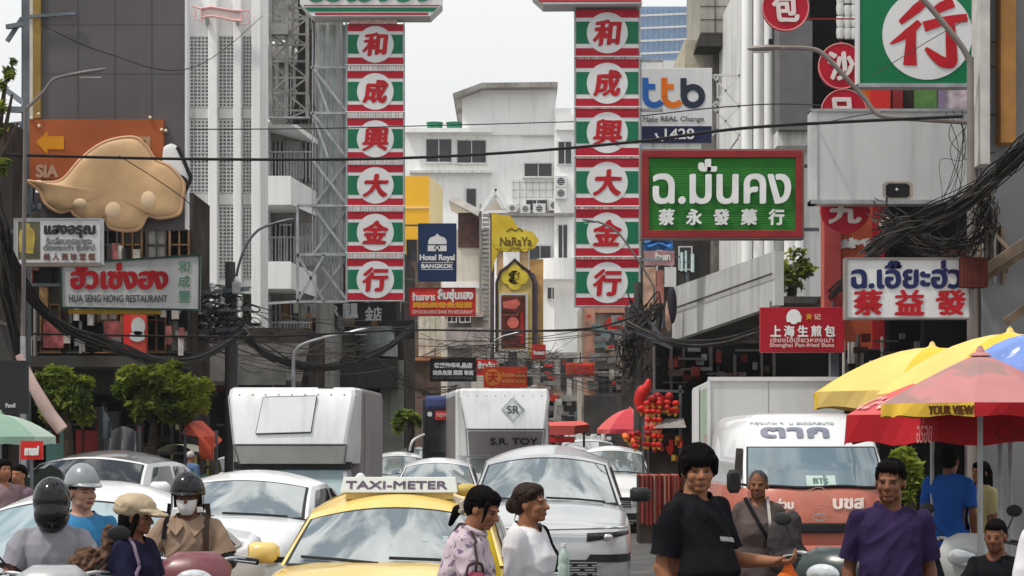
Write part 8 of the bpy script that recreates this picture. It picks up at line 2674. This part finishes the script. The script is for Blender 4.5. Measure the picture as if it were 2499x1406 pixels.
MB().tube(spline([(-0.09, 0, 0.10), (-0.06, 0, 0.17), (0.06, 0, 0.17), (0.09, 0, 0.10)], 6), 0.008, 6).build('handle', M('dark_brown_strap', (0.05, 0.03, 0.03)), bag, smooth=True)
WSH = M('white_knit', (0.62, 0.61, 0.63), 0.9, var=0.06, sc_=6)
rt, Mh, Mx, A, so, s = person('woman in a white sweater with low brown hair bun walking beside the suv', 1283, 11.25, 66, 1.57, lean=3, head=(0, -2), skin=SK_TAN, hair=('bun', HAIRB), shirt=WSH, female=True, wide=1.05, loose=0.022, sleeve='long', vox=0.0055,
       arms={'R': ((-0.04, 0.03, -0.27), (0.0, -0.10, -0.50)), 'L': ((0.04, -0.04, -0.27), (0.02, -0.22, -0.42)), 'stride': 1})
wrap_strap(rt, so, Mx, [(0.10, 0.08, 0.54), (0.15, -0.02, 0.53), (0.16, -0.15, 0.42), (0.15, -0.18, 0.26)], 0.030, BLK)
bt = thing('water_bottle', 'clear greenish water bottle carried between the white sweater and the suv grille', 'bottle', (X(1376, 11.0), 11.0, Z(1420, 11.0)), 0)
MB().lathe([(0, 0), (0.028, 0.0), (0.031, 0.02), (0.031, 0.09), (0.028, 0.10), (0.031, 0.11), (0.030, 0.14), (0.012, 0.175), (0.012, 0.19)]).build('body', M('pale_green_plastic', (0.40, 0.52, 0.46), 0.1, var=0.3, sc_=20), bt, smooth=True)
MB().lathe([(0.014, 0.188), (0.014, 0.205), (0, 0.207)]).build('cap', CLEANW, bt)
# yellow umbrella-like folded sheet between the two women
fs_ = thing('folded_umbrella', 'furled bright yellow umbrella held upright between the two walking women', 'umbrella', (X(1203, 11.5), 11.5, 0.75), 0)
MB().tube([(0.02, 0, 0.0), (0.02, 0, 0.12), (-0.005, 0, 0.35), (-0.045, 0, 0.55), (-0.06, 0, 0.64)], [0.02, 0.045, 0.042, 0.03, 0.008], 9).build('canopy', M('lemon_nylon', (0.78, 0.56, 0.02), 0.5, var=0.2, sc_=8), fs_, smooth=True, ang=20)
MB().tube([(0.02, 0, -0.15), (0.02, 0, 0.05)], 0.01, 8).build('handle', TRIM, fs_)

# riders on the left
GSH = M('grey_work_shirt', (0.24, 0.235, 0.26), 0.85, var=0.15, sc_=4)
HELM = M('glossy_black_helmet', (0.008, 0.008, 0.009), 0.12, var=0.2, ior=1.4)
armsH = {'R': ((-0.09, -0.10, -0.22), (-0.10, -0.40, -0.30)), 'L': ((0.09, -0.10, -0.22), (0.10, -0.40, -0.30))}
rt, Mh, Mx, A, so, s = person('rider in a black full face helmet and grey shirt on the silver scooter', 128, 12.2, 10, 1.72, lean=6, head=(2, 4), seated=0.77, arms=armsH, hair=None, shirt=GSH, wide=1.02, loose=0.024, skin=SK_TAN)
def helmet_full(rt, Mh):
    Rn = Mh.to_3x3().normalized()
    m = MB()
    m.ell(Mh @ Vector((0, 0.012, 0.095)), (0.112, 0.145, 0.142), Rn, 28, 20)
    m.ell(Mh @ Vector((0, -0.035, 0.015)), (0.106, 0.122, 0.118), Rn, 24, 16)
    h = remesh(m, 'helmet', 0.006, rt, [HELM], 14)
    def vs(a, v):
        th = lerp(-1.15, 1.15, a)
        p = Vector((0.117 * math.sin(th), 0.010 - 0.151 * math.cos(th), lerp(-0.01, 0.15, v) - 0.10 * (1 - math.cos(th)) * 0.15))
        sc_ = math.sqrt(max(0.3, 1 - ((p.z - 0.09) / 0.165) ** 2))
        return Mh @ Vector((p.x * sc_, (p.y - 0.012) * sc_ + 0.012, p.z))
    MB().grid(vs, 20, 8).build('visor', M('dark_visor', (0.010, 0.009, 0.010), 0.03, ior=1.5, var=0.3), h, smooth=True)
    m = MB()
    m.grid(lambda a, v: Mh @ Vector((0.06 * (a - 0.5), -0.158 + 0.012 * (a - 0.5) ** 2, lerp(0.015, -0.035, v))), 4, 3)
    m.build('chin_vent', TRIM, h)
    return h
helmet_full(rt, Mh)
CAPG = M('grey_shell_helmet', (0.20, 0.22, 0.23), 0.3, var=0.12, coat=0.5)
BLJ = M('bright_blue_jacket', (0.03, 0.17, 0.34), 0.7, var=0.15, sc_=5)
rt, Mh, Mx, A, so, s = person('pillion passenger in a grey peaked helmet and bright blue top behind the black helmet', 198, 13.0, 22, 1.74, lean=4, head=(22, 2), seated=0.81, skin=SK_PALE, hair=('short', HAIRB), shirt=BLJ, wide=1.0, loose=0.02,
       arms={'R': ((-0.04, -0.10, -0.25), (0.0, -0.30, -0.36)), 'L': ((0.05, -0.05, -0.26), (0.02, -0.28, -0.36))})
def shell(rt, Mh, mat, peak=0.09, low=0.075, name='helmet', up=0.0, wide=1.0):
    m = MB()
    def hs(a, v):
        th, ph = 2 * math.pi * a, math.pi / 2 * v
        r = math.sin(ph) if v < 1 else 1
        front = max(0, -math.sin(th))
        z_ = lerp(0.0, 0.140, math.cos(ph))
        drop = (1 - math.cos(ph)) * 0.0
        return Mh @ Vector((0.102 * wide * r * math.cos(th), 0.018 + 0.124 * r * math.sin(th), low + up + z_ * 1.05 - (0.055 * max(0, math.sin(th)) * v ** 3) + 0.022 * front * v ** 3))
    m.grid(hs, 32, 12)
    h = m.build(name, mat, rt, smooth=True, ang=180)
    mo = h.modifiers.new('thick', 'SOLIDIFY')
    mo.thickness = 0.012
    mo.offset = -1
    if peak:
        MB().grid(lambda a, v: Mh @ Vector((0.10 * math.sin(lerp(-1.25, 1.25, a)) * (1 + 0.05 * v), 0.018 - (0.128 + peak * v * math.cos(lerp(-1.25, 1.25, a))) * math.cos(lerp(-1.25, 1.25, a)), low + up + 0.028 - 0.022 * v)), 16, 5).build('peak', mat, h, smooth=True).modifiers.new('thick', 'SOLIDIFY').thickness = 0.008
    return h
shell(rt, Mh, CAPG, 0.07, 0.098, up=0.01)
# delivery rider
BGE = M('beige_work_shirt', (0.27, 0.19, 0.135), 0.85, var=0.15, sc_=4)
rt, Mh, Mx, A, so, s = person('delivery rider in a beige shirt with open black helmet and white face mask', 462, 13.65, 0, 1.72, lean=6, head=(2, 6), seated=0.775, skin=SK_DEEP, hair=('none', HAIR), shirt=BGE, wide=1.02, loose=0.022,
       arms={'R': ((-0.12, -0.10, -0.22), (-0.06, -0.38, -0.36)), 'L': ((0.10, -0.06, -0.24), (0.12, -0.34, -0.38))})
shell(rt, Mh, HELM, 0.03, 0.092, wide=1.12, up=0.0)
m = MB()
m.grid(lambda a, v: Mh @ Vector((0.112 * math.cos(lerp(0.35, math.pi - 0.35, a) ) * 1.0, 0.02 + 0.10 * math.sin(lerp(0.35, math.pi - 0.35, a)), lerp(0.10, -0.02, v))), 16, 5)
for sg in (-1, 1):
    m.grid(lambda a, v: Mh @ Vector((sg * (0.106 + 0.010 * v), lerp(-0.055, 0.08, a), lerp(0.105, -0.03, v))), 6, 5)
m.build('helmet_side_flap', HELM, rt, smooth=True, ang=180)
MB().grid(lambda a, v: Mh @ Vector((0.076 * (1 - 0.45 * v ** 2.2) * math.sin(lerp(-1.4, 1.4, a)), -0.03 - 0.085 * math.cos(lerp(-1.4, 1.4, a)) * (1 - 0.35 * (v - 0.5) ** 2 * 4 * 0.6) - 0.008 * math.cos(lerp(-1.4, 1.4, a)), lerp(0.062, -0.045, v))), 16, 8).build('face_mask', M('white_face_mask', (0.62, 0.61, 0.60), 0.85, var=0.1, sc_=14), rt, smooth=True, ang=180)
sh, el, wr = A['L']
m = MB()
m.caps(sh.lerp(el, 0.62) - Vector((0.02, 0, 0)), 0.062, sh.lerp(el, 0.95) + Vector((0.015, 0, 0.0)), 0.060, 16)
m.build('arm_pad', M('black_nylon', (0.02, 0.02, 0.022), 0.6, var=0.2), rt, smooth=True)
pr = projector(so, rt)
strap(rt, pr, [(-0.13, 1.38), (-0.14, 1.28), (-0.15, 1.15)], 0.03, BLK)
strap(rt, pr, [(0.12, 1.38), (0.13, 1.25), (0.135, 1.05)], 0.035, M('brown_strap', (0.07, 0.045, 0.035), 0.8))
cm = MB()
for sg in (-1, 1):
    cm.add([Mx @ Vector(q) for q in ((sg * 0.075, -0.03, 0.535), (sg * 0.015, -0.10, 0.47), (sg * 0.06, -0.135, 0.41), (sg * 0.125, -0.10, 0.475))], [(0, 1, 2, 3)])
cm.build('collar', BGE, rt).modifiers.new('thick', 'SOLIDIFY').thickness = 0.012
for nm in 'RL':
    sh, el, wr = A[nm]
gl = MB()
sh, el, wr = A['L']
gl.caps(el.lerp(wr, 0.9), 0.036, wr + (wr - el).normalized() * 0.06, 0.042)
gl.build('glove', M('grey_green_glove', (0.28, 0.28, 0.24), 0.85, var=0.25, sc_=20), rt, smooth=True)
# woman in cap
NVT = M('navy_knit', (0.014, 0.014, 0.034), 0.9, var=0.25, sc_=5)
rt, Mh, Mx, A, so, s = person('woman in a beige cloth cap and navy top seen in profile between the riders', 312, 11.6, 68, 1.48, lean=6, head=(6, 4), skin=SK_DEEP, hair=('long', HAIR), shirt=NVT, female=True, wide=1.06, loose=0.020, sleeve='short',
       arms={'R': ((-0.05, -0.09, -0.23), (0.10, -0.24, -0.27)), 'L': ((0.05, -0.06, -0.25), (0.0, -0.26, -0.30)), 'stride': 1})
m = MB()
Rn = Mh.to_3x3().normalized()
m.ell(Mh @ Vector((0, 0.035, 0.155)), (0.100, 0.125, 0.068), Rn).ell(Mh @ Vector((0, 0.055, 0.125)), (0.096, 0.115, 0.055), Rn).ell(Mh @ Vector((0, -0.06, 0.128)), (0.085, 0.085, 0.020), Rn).ell(Mh @ Vector((0, -0.135, 0.112)), (0.068, 0.072, 0.010), Rn)
remesh(m, 'cap', 0.006, rt, [M('beige_linen', (0.40, 0.32, 0.22), 0.9, var=0.2, sc_=10)], 2, folds(0.012, 12, 1))
wrap_strap(rt, so, Mx, [(0.05, 0.14, 0.46), (-0.06, 0.05, 0.56), (-0.12, -0.08, 0.50), (-0.16, -0.18, 0.34), (-0.12, -0.2, 0.16)], 0.02, M('lilac_strap', (0.22, 0.16, 0.22), 0.8))
bag = thing('shoulder_bag', 'shaggy brown shoulder bag behind the woman in the beige cap', 'bag', (X(225, 11.7), 11.7, 0.98), math.radians(20))
m = MB()
m.ell((0, 0, 0.05), (0.16, 0.09, 0.16)).ell((0.06, 0, -0.05), (0.17, 0.10, 0.12)).ell((0.10, 0.0, 0.2), (0.05, 0.05, 0.14))
remesh(m, 'pouch', 0.008, bag, [M('brown_shag', (0.13, 0.075, 0.05), 0.95, var=0.6, sc_=14)], 1, lambda c: 0.022 * noise.noise(c * 34) + 0.012 * noise.noise(c * 70))
# orange bag in the hand of the man in black
hw = black_man[0].matrix_basis @ black_man[1]['L'][2]
Mb = Matrix.Translation(black_man[0].location) @ Matrix.Rotation(black_man[0].rotation_euler.z, 4, 'Z')
hw = Mb @ black_man[1]['L'][2]
he = Mb @ black_man[1]['L'][1]
hand = hw + (hw - he).normalized() * 0.085
bag = thing('plastic_bag', 'orange plastic carrier bag held by the man in the black t-shirt', 'bag', (hand.x, hand.y, hand.z - 0.30), 0)
m = MB()
m.rings([[(w * math.cos(a) * (1 + 0.12 * math.sin(a * 5 + z_ * 30)), w * 0.55 * math.sin(a), z_) for a in [i * math.pi / 10 for i in range(20)]] for z_, w in ((0.0, 0.04), (0.02, 0.10), (0.10, 0.115), (0.20, 0.075), (0.26, 0.03), (0.295, 0.016), (0.315, 0.02))])
m.build('sack', M('orange_plastic', (0.66, 0.12, 0.015), 0.4, var=0.35, sc_=14, bump=0.6), bag, smooth=True)

# figures under the umbrellas and far people (coarser, they are small)
person('man in a bright blue t-shirt under the red umbrella near the shop posts', 2318, 19.0, 150, 1.74, vox=0.010, shirt=M('royal_blue_cotton', (0.02, 0.09, 0.36), 0.8, var=0.2), hair=('short', HAIR), skin=SK_DEEP, wide=1.1)
person('woman in a pale yellow top standing behind the man in blue under the umbrella', 2394, 20.0, -60, 1.60, vox=0.012, shirt=M('pale_yellow_cotton', (0.40, 0.35, 0.17), 0.8), hair=('long', HAIR), skin=SK_TAN, female=True)
person('seated person in black resting arms on knees at the far right stall', 2440, 14.6, -25, 1.66, lean=14, vox=0.009, seated=0.50, shirt=BLK, hair=('short', HAIR), skin=SK_DEEP, arms={'R': ((-0.05, -0.14, -0.22), (0.06, -0.36, -0.26)), 'L': ((0.05, -0.14, -0.22), (-0.02, -0.36, -0.26))}, trousers=M('faded_jeans', (0.06, 0.075, 0.11), 0.85, var=0.3))
person('person in a white t-shirt cut off by the right edge of the picture', 2568, 10.4, 40, 1.62, vox=0.009, shirt=WSH, hair=('short', HAIR), wide=1.05, loose=0.025)
FAR = dict(vox=0.016, group='small far pedestrians and riders')
far = [('pedestrian in charcoal seen from behind beside the striped cloth stall', 1615, 44, 175, 1.62, M('charcoal_cotton', (0.04, 0.042, 0.045), 0.85), ('short', HAIR), None),
       ('pedestrian in a pale patterned top left of the packaged goods stall', 1650, 44.5, 150, 1.55, M('pale_patterned_cotton', (0.42, 0.34, 0.34), 0.85, var=0.4, sc_=12), ('long', HAIR), None),
       ('balding pedestrian in brown behind the smoky windscreen car', 214, 31, 20, 1.62, M('brown_cotton', (0.10, 0.055, 0.04), 0.85), ('crop', SK_TAN), None),
       ('pedestrian in dusty pink under the green umbrella at the left edge', 8, 20.5, 40, 1.62, M('dusty_pink_cotton', (0.22, 0.15, 0.16), 0.85, var=0.3, sc_=6), ('long', HAIR), None),
       ('pedestrian in mauve beside the red cafe sign at the left', 46, 21.5, -20, 1.55, M('mauve_cotton', (0.16, 0.11, 0.14), 0.85, var=0.3, sc_=6), ('short', HAIR), None),
       ('far rider in a blue shirt and pale helmet under the orange tent', 466, 41, 150, 1.62, M('denim_blue_cotton', (0.10, 0.17, 0.30), 0.85), ('crop', M('pale_helmet_shell', (0.55, 0.48, 0.48), 0.3)), 0.85),
       ('far rider in a dark jacket behind the white car hood', 328, 35, 20, 1.68, M('dark_navy_jacket', (0.03, 0.025, 0.05), 0.8), ('crop', M('white_helmet_shell', (0.6, 0.6, 0.62), 0.3)), 0.85),
       ('pedestrian in maroon standing by the red panel under the left trees', 250, 34, 60, 1.58, M('maroon_cotton', (0.12, 0.025, 0.03), 0.85), ('short', HAIR), None),
       ('pedestrian in grey half hidden by the sheeted stall counter', 352, 37, -40, 1.6, M('steel_grey_cotton', (0.12, 0.12, 0.13), 0.85), ('short', HAIR), None),
       ('pedestrian in olive waiting at the kerb right of the tuk-tuk', 515, 46, 30, 1.64, M('olive_cotton', (0.10, 0.09, 0.055), 0.85), ('short', HAIR), None)]
for lab, px, d_, yw, hh, sm_, hr, st_ in far:
    person(lab, px, d_, yw, hh, shirt=sm_, hair=hr, seated=st_, skin=SK_TAN, **FAR)
# ------------------------------------------------------------------ the hazy street air
hz = bpy.data.materials.new('haze')
hz.use_nodes = True
for n_ in list(hz.node_tree.nodes):
    if n_.type == 'BSDF_PRINCIPLED':
        hz.node_tree.nodes.remove(n_)
pv = hz.node_tree.nodes.new('ShaderNodeVolumePrincipled')
pv.inputs['Color'].default_value = (0.92, 0.94, 0.94, 1)
pv.inputs['Density'].default_value = 0.0003
pv.inputs['Anisotropy'].default_value = 0.3
hz.node_tree.links.new(pv.outputs[0], hz.node_tree.nodes['Material Output'].inputs['Volume'])
hb = MB().box(-80, 80, -40, 230, -1.2, 70).build('haze', hz)
hb['kind'] = 'stuff'
